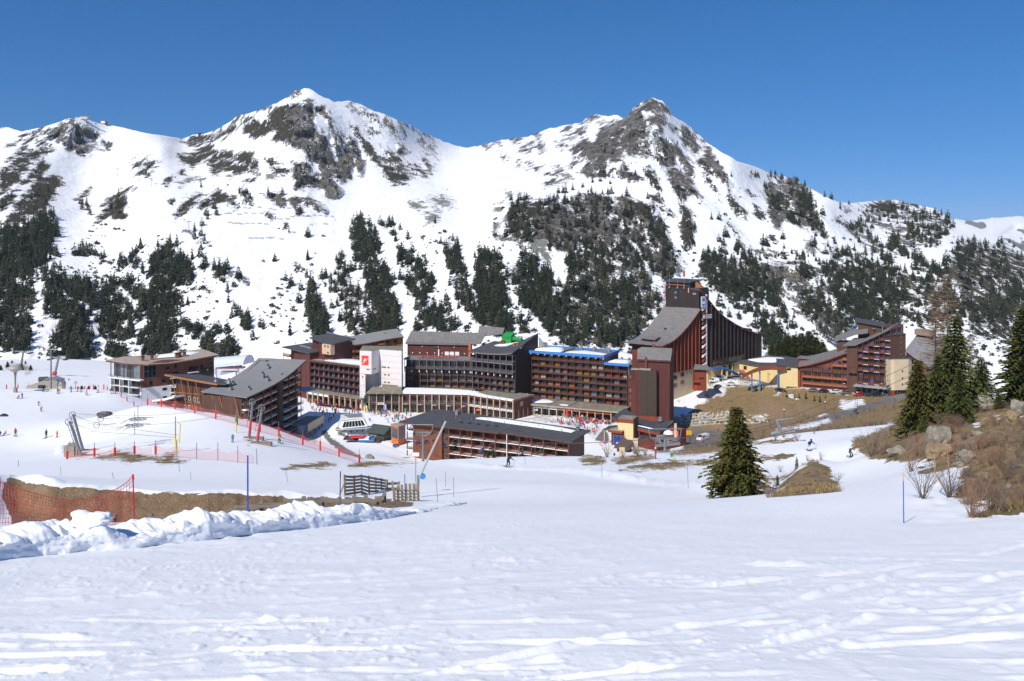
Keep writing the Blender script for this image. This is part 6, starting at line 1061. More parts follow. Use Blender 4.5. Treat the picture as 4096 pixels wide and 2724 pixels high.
f_.part('porch',MB().box(0,f_.L*.96,0,4,zc0,f_.zv(0,1475)),TOWER_RED);f_.part('porch_side',MB().box(f_.L*.961,f_.L+.5,.4,4,zc0,f_.zv(0,1482)),YELLOW);f_.part('porch_roof',MB().strip([(-.6,-1,f_.zv(0,1474)),(f_.L+2,-1,f_.zv(0,1477))],[(1,5,f_.zv(0,1464)),(f_.L+1.2,5,f_.zv(0,1467))],.3),SHINGLE);f_.win(1.6,3.2,2.2,.6,0,WOOD_RED,GL[0]);f_.part('door',MB().box(-.1,.9,-.1,0,zc0+.4,zc0+2.8),REDP);f_.part('door_hood',MB().strip([(-1,-1.2,2.2),(1.6,-1.2,2.2)],[(-1,0,2.6),(1.6,0,2.6)],.2),TOWER_RED)
root=building('yellow_building','low yellow building with snowy curved roof and red arched ramp','building',2957,388,-66)
Y1=Face(root,(2957,390),(3112,376));Y2=Face(root,(3112,372),(3191,370))
b=MB();zt0,zt1=Y1.zv(0,1446),Y1.zv(Y1.L,1465);b.prism([tuple(Y1.at(x,y,0)[:2]) for x,y in((0,0),(Y1.L,0),(Y1.L+3,16),(0,18))],-3,[zt0,zt1,zt1,zt0]);b.build('wall',YELLOW,root)
Y1.part('curved_roof',MB().strip([(-.5,-.9,zt0+.3),(Y1.L*.4,-1.1,zt0+.0),(Y1.L+.8,-.9,zt1+.3)],[(2,20,zt0+1.0),(Y1.L*.5,21,zt0+1.4),(Y1.L+9,15,zt1+1.8)],.5),SLATE)
roof_snow([Y1.world(x,y,zt0+z) for x,y,z in((2,3.5,.5),(8,3,.3),(14,4.5,.4),(17.5,11,.8),(12,16,1.2),(5,14,1.0))],.5)
b=MB();zt=Y2.zv(0,1462);b.prism([tuple(Y2.at(x,y,0)[:2]) for x,y in((0,0),(Y2.L,0),(Y2.L,10),(0,10))],-3,zt);b.build('wall',YELLOW,root)
Y2.part('roof',MB().strip([(-.6,-.7,zt+.5),(Y2.L+.2,-.7,zt+.1)],[(-.4,10,zt+1.6),(Y2.L+1,10,zt+1.2)],.4),SLATE);Y2.win(3.6,zt-1.8,1.6,.9,0,WOOD_BROWN,GL[0],2);Y2.part('garage_door',MB().box(3.4,Y2.L-.3,-.05,.0,-2,.6),DARKM)
for x,z in((2.2,1.4),):Y1.win(x,zt0-3.2,1.6,1.6,0,TOWER_RED,GL[0],2);Y1.part('door',MB().box(1.4,2.6,-.1,0,-1,1.4),TOWER_RED)
Y1.part('outside_stair',MB().strip([(.2,-1.4,4.0),(3.2,-1.4,4.0),(7,-1.4,.4)],[(.2,-.1,4.0),(3.2,-.1,4.0),(7,-.1,.4)],.3),pmat('stair_red',(.45,.13,.08)));Y1.part('stair_rail',MB().strip([(.2,-1.45,5.0),(3.2,-1.45,5.0),(7,-1.45,1.4)],[(.2,-1.35,5.0),(3.2,-1.35,5.0),(7,-1.35,1.4)],.8),pmat('stair_red',(.45,.13,.08)))
rp=building('arched_ramp','russet wooden arched footbridge ramp on blue props beside the yellow wall','footbridge',2970,371,-65)
ar=[(2968,1510,368),(2985,1500,368.5),(3010,1488,369),(3042,1478,369.5),(3080,1474,370),(3115,1475,370),(3146,1480,370.5)]
rl=rp.location;pa=[W(u,v,d)-rl for u,v,d in ar];pb=[W(u+6,v-3,d+2.4)-rl for u,v,d in ar]
RAMP=pmat('ramp_wood',(.22,.075,.032),.7)
MB().strip(pa,pb,.25).build('deck',pmat('ramp_grey',(.25,.25,.26)),rp);MB().strip([p+Vector((0,-.1,.95)) for p in pa],[p+Vector((0,.1,.95)) for p in pa],1.5).build('parapet',RAMP,rp);MB().strip([p+Vector((0,-.1,1.0)) for p in pb],[p+Vector((0,.1,1.0)) for p in pb],1.3).build('parapet',RAMP,rp)
for k in(2,3,5):MB().tube(pa[k]+Vector((0,1,0)),(pa[k].x,pa[k].y+1,-1.5),.3,.3,8).build('prop',BLUE,rp)
root=building('apartment_block','stepped brown apartment block with sweeping grey roof and cream corner at right','apartment block',3213,371,-64.6)
K1=Face(root,(3190.6,371),(3422,359.5));K2=Face(root,(3434,357),(3566,349))
kv=[(885,690),(1000,672),(1120,640),(1240,605),(1360,560),(1478,518)]
kx=[K1.xu(zc('Z5',*p)[0]) for p in kv];kz=[K1.zv(x,zc('Z5',*p)[1]) for x,p in zip(kx,kv)];n_=len(kx)
KW=pmat('wood_redbrown',(.185,.06,.035),.7,.2,1.2,streak=(1,1,.2))
b=MB();b.add([(x,0,-3) for x in kx]+[(x,0,z-.3) for x,z in zip(kx,kz)]+[(x,13,-3) for x in kx]+[(x,13,z-.3) for x,z in zip(kx,kz)],[q_ for i in range(n_-1) for q_ in((i,i+1,n_+i+1,n_+i),(2*n_+i+1,2*n_+i,3*n_+i,3*n_+i+1))]+[(0,n_,3*n_,2*n_),(n_-1,3*n_-1,4*n_-1,2*n_-1)]);K1.part('wall',b,KW)
K1.part('swept_roof',MB().strip([(x,-1.3,z) for x,z in zip(kx,kz)],[(x-1.0+.5*i,15,z+1.9+.15*i) for i,(x,z) in enumerate(zip(kx,kz))],.3),SHINGLE);K1.part('verge',MB().strip([(x,-1.4,z-.02) for x,z in zip(kx,kz)],[(x,-1.2,z-.02) for x,z in zip(kx,kz)],.5),TOWER_RED)
K1.part('dormer',MB().prism([(-1,7),(5,7),(5,11),(-1,11)],kz[0]-2,kz[0]+2.2),TOWER_RED);K1.part('dormer_roof',MB().strip([(-1.6,6.4,kz[0]+2.6),(8,6.4,kz[0]+2.3)],[(-1.6,12,kz[0]+2.8),(8,12,kz[0]+2.8)],.3),SHINGLE)
OR=pmat('rail_orange',(.42,.15,.07),.6)
for f in range(5):
 z=.9+2.75*f
 for i in range(5):
  x=2.2+i*(K1.L-3)/5;w_=(K1.L-3)/5
  if np.interp(x+1,kx,kz)<z+2.2:continue
  if f in(0,1,3,4):K1.part('balcony_slab',MB().box(x,x+w_-.1,-1.4,-.002,z-.2,z),OR);K1.rail(x+.05,z,w_-.2,.85,'bars',OR,-1.3)
  K1.win(x+.5,z+.1 if f!=2 else z+.6,w_*.36,1.9 if f!=2 else 1.2,0,WOOD_BROWN,R.choice((GL[0],GL[1],CUR[5])),2);K1.win(x+w_*.52,z+.4,w_*.3,1.4,0,WOOD_BROWN,GL[0],2)
  if f<4:K1.part('partition',MB().box(x-.05,x+.07,-1.35,-.002,z,z+2.5),KW)
K1.part('brown_band',MB().box(.3,K1.L,-.5,-.003,5.9,7.4),WOOD_BROWN);K1.part('pillar',MB().box(.2,1.2,-1.0,-.004,-2,6),TOWER_RED)
k2=[(1370,470),(1500,465),(1620,415),(1740,360),(1862,300)]
xx=[K2.xu(zc('Z5',*p)[0]) for p in k2];zz=[K2.zv(x,zc('Z5',*p)[1]) for x,p in zip(xx,k2)]
zt=zz[-1]
b=MB();n_=len(xx)-1;X_=[max(-2.6,x) for x in xx[1:]];Z_=zz[1:];b.add([(x,0,-3) for x in X_]+[(x,0,z-.3) for x,z in zip(X_,Z_)]+[(x,14,-3) for x in X_]+[(x,14,z-.3) for x,z in zip(X_,Z_)],[q_ for i in range(n_-1) for q_ in((i,i+1,n_+i+1,n_+i),(2*n_+i+1,2*n_+i,3*n_+i,3*n_+i+1))]+[(0,n_,3*n_,2*n_),(n_-1,3*n_-1,4*n_-1,2*n_-1)]);K2.part('wall',b,WOOD_RED)
K2.part('swept_roof',MB().strip([(x,-1.5,z) for x,z in zip(xx,zz)],[(x,13,z+1.6) for x,z in zip(xx,zz)],.35),SHINGLE);K2.part('link_wall',MB().box(-4.5,-.3,-.3,12,-3,zz[1]-.4),WOOD_BROWN);K2.part('bay_box',MB().box(-3.6,-.2,-1.6,-.302,7.0,9.2),WOOD_BROWN)
bw=K2.L/6
for f in range(9):
 z=3.3+2.55*f
 for i in range(6):
  x=i*bw
  if np.interp(x+.6,X_,Z_)<z+2.0:continue
  if f!=1:K2.part('balcony_slab',MB().box(x+.1,x+bw-.1,-1.2,-.002,z-.18,z),WHITEP if i%2 else KW);K2.rail(x+.12,z,bw-.24,.85,'bars',KW,-1.15)
  K2.win(x+.25,z+.08 if f!=1 else z+.5,bw-.6,1.9 if f!=1 else 1.2,0,WOOD_BROWN,CUR[5] if R.random()<.22 else R.choice((GL[0],GL[1],GL[0])),2)
for i in range(7):K2.part('column',MB().box(i*bw-.08,i*bw+.08,-1.3,-.004,3.0,float(np.interp(i*bw,X_,Z_))-.6),WOOD_BROWN)
K2.part('entrance_canopy',MB().strip([(-1,-3.4,2.4),(K2.L+.4,-3.4,2.6)],[(-1,0,2.8),(K2.L+.4,0,3.0)],.35),pmat('canopy_grey',(.32,.31,.29)));K2.part('entrance_front',MB().box(0,K2.L,-.1,-.005,-2,2.4),DARKM)
for i in range(7):K2.part('post',MB().box(i*K2.L/6-.15,i*K2.L/6+.15,-3.2,-2.9,-2,2.3),DARKM)
K3=Face(root,(3566,348.5),(3623,350));K3.part('stair_tower',MB().box(0,K3.L,0,7,-3,K3.zv(0,1339)),WOOD_BROWN);K3.part('stair_roof',MB().strip([(-.2,-.3,K3.zv(0,1338)),(K3.L+.2,-.3,K3.zv(0,1336))],[(-.2,7,K3.zv(0,1334)),(K3.L+.2,7,K3.zv(0,1334))],.3),SLATE)
for f in range(8):K3.win(2.0,8.6+f*2.3,.6,1.5,0,WOOD_RED,GL[1],1);K3.win(4.1,8.2+f*2.3,.4,1.1,0,WOOD_RED,GL[2],1)
K4=Face(root,(3563,346),(3651,347));zt4=K4.zv(0,1438);K4.part('cream_wall',MB().prism([(0,0),(1.2,-.6),(K4.L-2,-.4),(K4.L,.8),(K4.L,6),(0,6)],2.2,zt4),BEIGE);K4.part('cream_roof',MB().box(-.15,K4.L+.1,0,6,zt4+.003,zt4+.25),SLATE);K4.part('undercroft',MB().box(.3,K4.L-.2,1,5.8,-2,2.19),TAN);K4.part('red_pier',MB().box(-.4,1.2,-.8,0,-2,2.2),TOWER_RED)
for z in(4.0,6.4,9.2):
 for x in(4.1,7.0):K4.win(x,z,.75,.95,-.5 if x<5 else-.3,BEIGE,GL[0],1)
K5=Face(root,(3432,372),(3540,368));K5.part('upper_volume',MB().add([(x,y,z) for y in(0,8) for x,z in((0,5),(9.5,5),(9.5,K5.zv(9.5,1303)),(0,K5.zv(0,1288)))],[(0,1,2,3),(7,6,5,4),(0,4,5,1),(1,5,6,2),(2,6,7,3),(3,7,4,0)]),WOOD_BROWN)
K5.part('upper_roof',MB().strip([(-1.2,-.9,K5.zv(0,1283)),(10.4,-.9,K5.zv(10,1304))],[(-1.2,9,K5.zv(0,1283)+.6),(10.4,9,K5.zv(10,1304)+.5)],.45),SLATE);K5.part('upper_volume_low',MB().box(9.6,17.5,1,9,5,K5.zv(10,1302)),WOOD_BROWN)
for i in range(6):K5.part('satellite_dish',MB().lathe([(.06,0),(.4,.1),(.55,.3)],10,0,(0,0,0)),pmat('dish_grey',(.42,.43,.45)));o_=root.children[-1];o_.location=K5.at(3.8+(i%3)*.9,-.6,K5.zv(5,1303)+(i//3)*1.1-2.2);o_.rotation_euler=(math.pi/2+.2,0,.1*i)
b=MB();zz5=[K5.zv(-9,1357),K5.zv(0,1330),K5.zv(3,1322)];K5.part('middle_roof',MB().strip([(-9,-6.5,zz5[0]),(-1,-6.5,zz5[1]),(4,-6.5,zz5[2])],[(-9,2,zz5[0]+1.2),(-1,2,zz5[1]+1.3),(4,2,zz5[2]+1.2)],.4),SHINGLE);K5.part('middle_wall',MB().box(-8,2,-5.6,2,4,zz5[0]-.4),WOOD_BROWN)
K6=Face(root,(3624,362),(3790,350));K6.part('far_roof',MB().strip([(0,-1,K6.zv(0,1400)),(4,-1,K6.zv(4,1430)),(9,-1,K6.zv(9,1458)),(18,-1,K6.zv(18,1490))],[(0,12,K6.zv(0,1338)),(4,12,K6.zv(4,1344)),(9,12,K6.zv(9,1360)),(18,12,K6.zv(18,1420))],.4),pmat('roof_bluegrey',(.20,.20,.215),.8,.15,1));K6.part('far_wall',MB().add([(x,0,z) for x,z in((0,-3),(18,-3),(18,K6.zv(18,1494)),(9,K6.zv(9,1464)),(4,K6.zv(4,1436)),(0,K6.zv(0,1407)))]+[(x,10,z) for x,z in((0,-3),(18,-3),(18,K6.zv(18,1494)),(9,K6.zv(9,1464)),(4,K6.zv(4,1436)),(0,K6.zv(0,1407)))],[(0,1,2,3,4,5),(11,10,9,8,7,6),(0,6,7,1),(1,7,8,2),(2,8,9,3),(3,9,10,4),(4,10,11,5),(5,11,6,0)]),TOWER_RED);K6.part('roof_hut',MB().box(0,7,8,11,K6.zv(0,1345),K6.zv(0,1322)),pmat('wood_faded',(.28,.20,.15)))
for f in range(4):K6.part('balcony_slab',MB().box(.5,16,-1.2,-.01,1+f*3,1.25+f*3),CONC);[K6.win(1+i*3.6,1.4+f*3,2.2,1.6,0,WOOD_BROWN,GL[0],2) for i in range(4) if 1.4+f*3<np.interp(1+i*3.6,[0,4,9,18],[K6.zv(0,1407),K6.zv(4,1436),K6.zv(9,1464),K6.zv(18,1494)])-3]
root=building('long_house','long low brown house with dark slate roof, balconies and a strip of snow','apartment house',1770,276,-73)
ex=((1654-CU)/F*282.4,282.4);L0=Face(root,(1654,282.4),(2285,259));zE=12.0;xg=L0.xu(1770)
L0.part('wall',MB().prism([(xg,1.4),(L0.L,1.4),(L0.L,10.3),(0,15),(0,1.4)],-3,11.6),WOOD_MID);L0.part('gable_wall',MB().box(0,xg-.02,-.3,1.38,-3,11.5),WOOD_MID);L0.part('recess',MB().box(xg-.02,xg+3.0,.6,1.38,-3,11.5),WOOD_BROWN)
steps=[(0,-2.0),(.06,-1.9),(.58,-1.9),(.58,-1.3),(.69,-1.3),(.69,-1.9),(.80,-1.9),(.80,-2.4),(.90,-2.4),(.90,-2.9),(1.0,-2.9)]
A_=[(-4.2,-2.2,zE+.1)]+[(L0.L*f,y,zE-.05*i*.0) for i,(f,y) in enumerate(steps)]+[(L0.L+1.2,-2.9,zE)]
B_=[(-1.0+(L0.L+3.0)*(a[0]+4.2)/(L0.L+5.4),15.2-4.2*max(0,a[0])/L0.L,zE+1.2-.6*max(0,a[0])/L0.L) for a in A_]
L0.part('slate_roof',MB().strip(A_,B_,.35),SLATE);L0.part('gutter',MB().strip([(a[0],a[1]-.08,a[2]-.05) for a in A_],[(a[0],a[1]+.12,a[2]-.05) for a in A_],.4),WOOD_BROWN)
def lrz(x,y):t=(y+2)/16;return zE+1.15*t
tag(MB().strip([L0.world(x,y,lrz(x,y)+.22) for x,y in((17.5,9.2),(22,8.8),(28,8.0),(34,7.4),(40,6.8),(46,6.2),(52,5.4))],[L0.world(x,y,lrz(x,y)+.22) for x,y in((18.5,10.6),(23,11.4),(29,11.0),(35,10.2),(41,9.6),(47,8.8),(52.5,7.2))],.25).build('roof_snow',SNOWM),kind='stuff')
for x,y,h_ in((9,11,1.3),(8.2,13,1.0)):L0.part('chimney',MB().box(x,x+.9,y,y+.8,12.2,13+h_),GREYM)
for i in range(16):x=8+i*2.9;L0.part('roof_vent',MB().tube((x,5.5+2.5*(i%2),lrz(x,5)-.1),(x,5.5+2.5*(i%2),lrz(x,6)+.75),.09,.09,5),GREYM)
for i in range(5):L0.part('skylight',MB().box(14.5+i*3.1,15.6+i*3.1,3.6,4.5,lrz(0,4)+.02,lrz(0,4)+.16),GL[0])
W_=L0.L-xg-3;bwl=W_/10
PK=[CUR[4],CUR[3],GL[1],GL[0],GL[0]]
for f in range(4):
 z=9.0-2.62*f
 for i in range(10):
  x=xg+3+i*bwl;y0=-.4 if i<6 else-.4-.5*(i-6)*.5
  L0.part('balcony_slab',MB().box(x+.03,x+bwl-.03,y0-.9,1.4,z-.2,z),WHITEP);L0.rail(x+.1,z,bwl-.2,.9,'bars',WOOD_MID,y0-.8)
  L0.win(x+.35,z+.05,bwl*.36,1.95,1.4,WOOD_BROWN,R.choice(PK),3,2);L0.win(x+bwl*.52,z+.05,bwl*.36,1.95,1.4,WOOD_BROWN,R.choice(PK),3,2)
 L0.win(xg+.6,z+.6,1.2,1.2,.6,WOOD_ORANGE,GL[0],1)
for i in range(11):x=xg+3+i*bwl;y0=-.4 if i<6 else-.4-.5*(i-6)*.5;L0.part('column',MB().box(x-.11,x+.11,y0-.98,y0-.78,-2,11.7),WOOD_MID);L0.part('partition',MB().box(x-.06,x+.06,y0-.7,1.38,-1,11.4),WOOD_BROWN)
L0.part('downpipe',MB().tube((xg+3+5*bwl,-1.6,0),(xg+3+5*bwl,-1.6,11.6),.12,.12,6),WHITEP)
for z in(9.4,6.8):L0.win(7.0,z-.6,1.7,1.3,-.31,WOOD_ORANGE,GL[0],3)
for f in range(3):L0.part('end_balcony',MB().box(-2.6,-.02,0,5,8.8-3*f,9.05-3*f),WHITEP);L0.rail(-2.5,9.05-3*f,2.4,.9,'bars',WOOD_BROWN,.1)
for y in(.1,4.8):L0.part('post',MB().box(-2.6,-2.35,y,y+.25,-1,11.8),WOOD_BROWN)
L0.part('strut',MB().tube((-2.4,1,9.2),(-.3,1,11.6),.12,.12,6),WOOD_BROWN)
L5=Face(root,(2285,259),(2336,268.3));L5.part('end_wall',MB().box(0,L5.L,-.1,.3,-3,11.75),WOOD_BROWN);[L5.win(x,z,.8,.8,-.1,WOOD_BROWN,GL[0],1) for x,z in((2,8.4),(2,5.4),(6,8.4),(5.4,3))]
b=MB();b.lathe([(.5,0),(.6,1.2),(1.1,1.4),(.9,2.0),(.5,2.6)],9,0,(L0.L-1.5,9.2,12.4));b.lathe([(.3,0),(.5,.8),(.2,1.6)],7,0,(L0.L-2.6,9.8,13.6));L0.part('roof_stack',b,GREYM)
root=building('restaurant','chalet restaurant with low dark roofs and a pale yellow tower','restaurant',2535,300,-74)
def q8(x,y,d):return W(*zc('Z8',x,y),d)-root.location
MB().strip([q8(380,655,306),q8(490,727,300)],[q8(585,520,322),q8(790,655,312)],.35).build('roof',SLATE,root)
MB().strip([q8(378,660,305.9),q8(490,732,299.9)],[q8(385,660,306.2),q8(500,732,300.4)],.7).build('fascia',TOWER_RED,root)
MB().strip([q8(252,852,300),q8(330,855,298.5)],[q8(335,792,305),q8(470,785,303)],.3).build('roof',SLATE,root)
Tw=Face(root,zc('Z8',482,0)[:1]+(298,),zc('Z8',716,0)[:1]+(296,));zt=Tw.zv(0,1688)
Tw.part('yellow_tower',MB().box(0,Tw.L,0,5.4,-4,zt),pmat('pale_yellow',(.78,.60,.30),.85,.05));Tw.part('tower_edge',MB().box(-.2,Tw.L+.2,-.2,5.6,zt+.003,zt+1.2),TOWER_RED);Tw.part('tower_roof',MB().box(-.1,Tw.L+.1,-.1,5.5,zt+1.203,zt+1.4),MOSSY)
Ts=Face(root,zc('Z8',716,0)[:1]+(296,),zc('Z8',786,0)[:1]+(301,))
for i in range(7):Ts.part('slat',MB().box(i*Ts.L/7+.05,i*Ts.L/7+.5,-.35,-.02,-3,Ts.zv(0,1687)),WOOD_ORANGE if i%2 else WOOD_BROWN)
Rr=Face(root,zc('Z8',788,0)[:1]+(297,),zc('Z8',1130,0)[:1]+(290,));zA=Rr.zv(0,1500+830/3.92);zB=Rr.zv(Rr.L,1500+905/3.92)
Rr.part('wall',MB().box(0,Rr.L,.8,14,-4,min(zA,zB)-.7),pmat('wood_deepred',(.15,.03,.02),.7));
MB().strip([q8(785,828,296),q8(900,855,294),q8(1010,880,292),q8(1132,897,289)],[q8(780,665,315),q8(930,705,314),q8(1100,735,313),q8(1352,705,311)],.35).build('roof',SLATE,root)
MB().strip([q8(785,836,295.8),q8(1010,888,291.8),q8(1132,905,288.8)],[q8(787,836,296.1),q8(1012,888,292.1),q8(1134,905,289.1)],.8).build('fascia',TOWER_RED,root)
Re=Face(root,zc('Z8',1130,0)[:1]+(290,),zc('Z8',1335,0)[:1]+(308,));b=MB();ze0,ze1=Re.zv(0,1500+905/3.92),Re.zv(Re.L,1500+725/3.92);b.add([(0,.3,-4),(Re.L,.3,-4),(Re.L,.3,ze1-.4),(0,.3,ze0-.5),(0,1.2,-4),(Re.L,1.2,-4),(Re.L,1.2,ze1-.4),(0,1.2,ze0-.5)],[(0,1,2,3),(7,6,5,4),(0,4,5,1),(1,5,6,2),(2,6,7,3),(3,7,4,0)]);Re.part('end_wall',b,pmat('wood_grey_brown',(.13,.075,.045),.8,.25,1.5,wave=(2.5,'X',.4)))
Re.part('eave_board',MB().strip([(0,-.3,ze0),(Re.L,-.3,ze1)],[(0,.1,ze0),(Re.L,.1,ze1)],.35),pmat('green_grey',(.12,.17,.15)))
roof_snow([root.location+q8(x,y,d)+Vector((0,0,.06)) for x,y,d in((790,788,299),(860,808,297.5),(1050,848,294.5),(960,838,295.5),(800,800,298.5))],.12)
MB().lathe([(.9,0),(.9,.7),(.4,1.1),(.9,1.2),(.2,1.5)],10,0,tuple(q8(1140,720,310))).build('roof_vent',GREYM,root);MB().tube(q8(682,700,298),q8(680,660,298),.12,.1,6).build('flue',WHITEP,root)
Lf=Face(root,zc('Z8',330,0)[:1]+(299,),zc('Z8',545,0)[:1]+(296,));zl=Lf.zv(0,1500+855/3.92);Lf.part('side_wall',MB().box(.8,Lf.L,.5,7,-4,zl-.5),WOOD_RED);Lf.part('maroon_band',MB().box(0,Lf.L,-.3,.49,zl-.8,zl),TOWER_RED);Lf.part('flat_roof',MB().box(.2,Lf.L,-.2,6,zl+.003,zl+.15),CONC);Lf.part('post',MB().box(-1.8,-1.4,0,.4,-4,zl-.4),TAN)
for i in range(3):Lf.win(1.6+i*1.5,.2,1.3,zl-1.6,.5,GREYM,GL[1],2)
hut=building('ticket_hut','small red ticket hut with brown sloped roof below the yellow tower','hut',2480,290,-73.2)
hf=Face(hut,zc('Z8',440,0)[:1]+(288,),zc('Z8',640,0)[:1]+(286,));hf.part('wall',MB().box(.3,hf.L-.3,.5,4,-1,3.2),pmat('wood_deepred',(.15,.03,.02)));hf.part('roof',MB().strip([(-.3,-.8,2.8),(hf.L+.3,-.8,2.8)],[(.4,4.4,4.6),(hf.L+.2,4.4,4.6)],.25),pmat('roof_brown2',(.12,.07,.05)));hf.win(1.2,.6,2.2,1.4,.5,WOOD_BROWN,GL[1],2)
st_=building('outdoor_stair','wooden walled outdoor stair descending beside the restaurant','staircase',2480,262,-70)
sl_=st_.location;pa=[W(*zc('Z8',x,y),d)-sl_ for x,y,d in((500,1190,244),(640,1100,256),(780,1010,272),(870,965,282))];pb=[p+Vector((1.2,2.2,0)) for p in pa]
MB().strip([p+Vector((0,0,-1)) for p in pa],[p+Vector((0,0,-1)) for p in pb],.4).build('steps',CONC,st_);MB().strip([p+Vector((0,-.1,0)) for p in pa],[p+Vector((0,.1,0)) for p in pa],1.2).build('side_wall',pmat('weathered_wood',(.27,.21,.15),.85,.3,2),st_);MB().strip([p+Vector((0,-.1,.1)) for p in pb],[p+Vector((0,.1,.1)) for p in pb],1.2).build('side_wall',pmat('weathered_wood',(.27,.21,.15)),st_)
for x,y,d in((540,1230,240),(750,1080,262)):p=W(*zc('Z8',x,y),d)-sl_;MB().box(p.x-.7,p.x+.7,p.y-.5,p.y+.5,-9,p.z+1.6).build('pier',BEIGE,st_)
STEEL=pmat('lift_steel',(.22,.23,.235),.5,.2,2,metal=.3);CABLE=pmat('cable',(.07,.07,.075),.6);NETP=pmat('net_red',(.62,.16,.15),.8,alpha=.22)
def lean_pylon(label,base,top,pad=False,wheel=True):
 b0=G(*base);t0=W(*top);t=empty('drag_lift_pylon',b0,0,label,'lift pylon','leaning drag lift pylons');d=t0-b0;L_=d.length;dn=d.normalized();s=dn.cross(Vector((0,1,0))).normalized()
 MB().tube((0,0,-.5),d,.26,.2,8).build('pole',STEEL,t)
 b=MB();b.tube(dn*2+s*.55,dn*L_*.95+s*.5,.05,.05,4)
 for k in range(int(L_/.9)-2):b.tube(dn*(2.2+k*.9),dn*(2.2+k*.9)+s*.6,.045,.045,4)
 b.build('ladder',STEEL,t)
 if wheel:w_=MB();c=d+Vector((0,-.3,0));[w_.tube(c+Vector((.55*math.cos(a),0,.55*math.sin(a))),c+Vector((.55*math.cos(a+.53),0,.55*math.sin(a+.53))),.06,.06,4) for a in np.arange(0,6.28,.5236)];[w_.tube(c,c+Vector((.55*math.cos(a),0,.55*math.sin(a))),.04,.04,4) for a in(0,2.1,4.2)];w_.build('wheel',STEEL,t)
 if pad:MB().tube(dn*.8+Vector((.1,-.2,0)),dn*3.4+Vector((.1,-.2,0)),.2,.2,10).build('pad',REDP,t)
 MB().box(-.9,2.6,-.4,.5,-.3,.25).build('foot',pmat('rust_steel',(.25,.18,.14)),t)
 return t
lean_pylon('leaning steel drag lift pylon, nearer of the left pair by the bare grass',(330,143),(279,1686,141));lean_pylon('leaning steel drag lift pylon, farther of the left pair by the bare grass',(336,152),(293,1658,150))
lean_pylon('drag lift pylon, farther of the red padded pair by the apartments',(995,158),(1011,1606,158),True);lean_pylon('drag lift pylon, nearer of the red padded pair by the apartments',(1026,152),(1048,1630,152),True)
for (u,d),lab in(((292,148),'grey counterweight block hanging beside the left drag lift pylons'),((279,143),'grey counterweight block on the snow behind a red padded post')):
 p=G(u,d);t=empty('counterweight',p,.2,lab,'counterweight');MB().box(-.75,.75,-.5,.5,.2,1.9).build('block',CONC,t);MB().tube((0,0,1.9),(0,0,2.6),.06,.06,5).build('hook',STEEL,t)
def cable(label,pts,r=.028,grp=None):
 ob=Vector(pts[0]);b=MB();b.path([Vector(p)-ob for p in pts],r,4);o=b.build('cable',CABLE,None,ob);return tag(o,label,'cable',grp)
def sag(a,b,s,n=10):a=Vector(a);b=Vector(b);return[a.lerp(b,i/n)-Vector((0,0,4*s*(i/n)*(1-i/n))) for i in range(n+1)]
for (px,d,yy),lab in((((1730,870),150,0),'upper'),(((1690,950),147,0),'lower')):
 u,v=zc('Z9',*px);p=W(u,v,d);t=empty('drag_lift_return',p,0,f'suspended steel return frame with sheaves over the drag lift, {lab} one','lift gear')
 b=MB();[b.tube(Vector((1.4*math.cos(a),1.2*math.sin(a),0)),Vector((1.4*math.cos(a+.4),1.2*math.sin(a+.4),0)),.06,.06,4) for a in np.arange(0,6.28,.4)];[b.tube(Vector((-1.4*math.cos(a),-1.2*math.sin(a),0)),Vector((1.4*math.cos(a),1.2*math.sin(a),0)),.05,.05,4) for a in(0,.8,1.6,2.4)];b.build('bullwheel',STEEL,t)
 MB().path([(-3.0,0,-.8),(-1.2,0,.2),(0,0,.35),(2.6,0,.3)],.07,4).path([(-2,0,-.9),(-.2,0,.25)],.05,4).tube((0,0,-1.4),(0,0,2.4),.06,.05,5).build('frame',STEEL,t)
 w_=MB();c=Vector((-6.3,0,.1));[w_.tube(c+Vector((.5*math.cos(a),0,.5*math.sin(a))),c+Vector((.5*math.cos(a+.53),0,.5*math.sin(a+.53))),.06,.06,4) for a in np.arange(0,6.28,.5236)];w_.path([c,c+Vector((3.2,0,.2))],.05,4);w_.build('sheave',STEEL,t)
e9=lambda x,y,d:W(*zc('Z9',x,y),d);e10=lambda x,y,d:W(*zc('Z10',x,y),d)
cable('drag lift cable sagging from the farther left pylon to the upper return frame',[e9(x,y,d) for x,y,d in((918,805,150),(1050,870,150),(1200,915,150),(1340,930,150),(1480,915,150),(1640,865,150))]);cable('drag lift cable sagging from the nearer left pylon to the lower return frame',[e9(x,y,d) for x,y,d in((872,890,141),(1000,950,143),(1150,995,144),(1300,1005,145),(1450,985,146),(1610,930,147))])
cable('taut drag lift cable from the upper return frame to the right pylons',sag(e9(960,800,150),e10(1205,165,158),1.2));cable('taut drag lift cable from the lower return frame to the right pylons',sag(e9(1800,940,147),e10(1315,235,152),.5));cable('long low drag lift rope running to the yellow gate, upper one',[e9(1100,918,145),e9(2195,1065,140),e10(330,560,138)]);cable('long low drag lift rope running to the yellow gate, lower one',[e9(1060,1015,140),e9(2195,1095,137),e10(300,588,136)])
t=empty('drag_lift_gate',G(702,137),0,'yellow steel drag lift gate with two posts on the snow','lift gate');YP=pmat('yellow_paint',(.72,.58,.05),.5)
MB().tube((0,0,0),(0,0,5.4),.09,.08,6).build('post',STEEL,t);MB().tube((.15,0,0),(-.1,0,2.6),.17,.14,6).build('yellow_post',YP,t);MB().path([(.6,0,1.2),(.75,0,4.2),(.3,0,4.6)],.09,5).build('yellow_arm',YP,t)
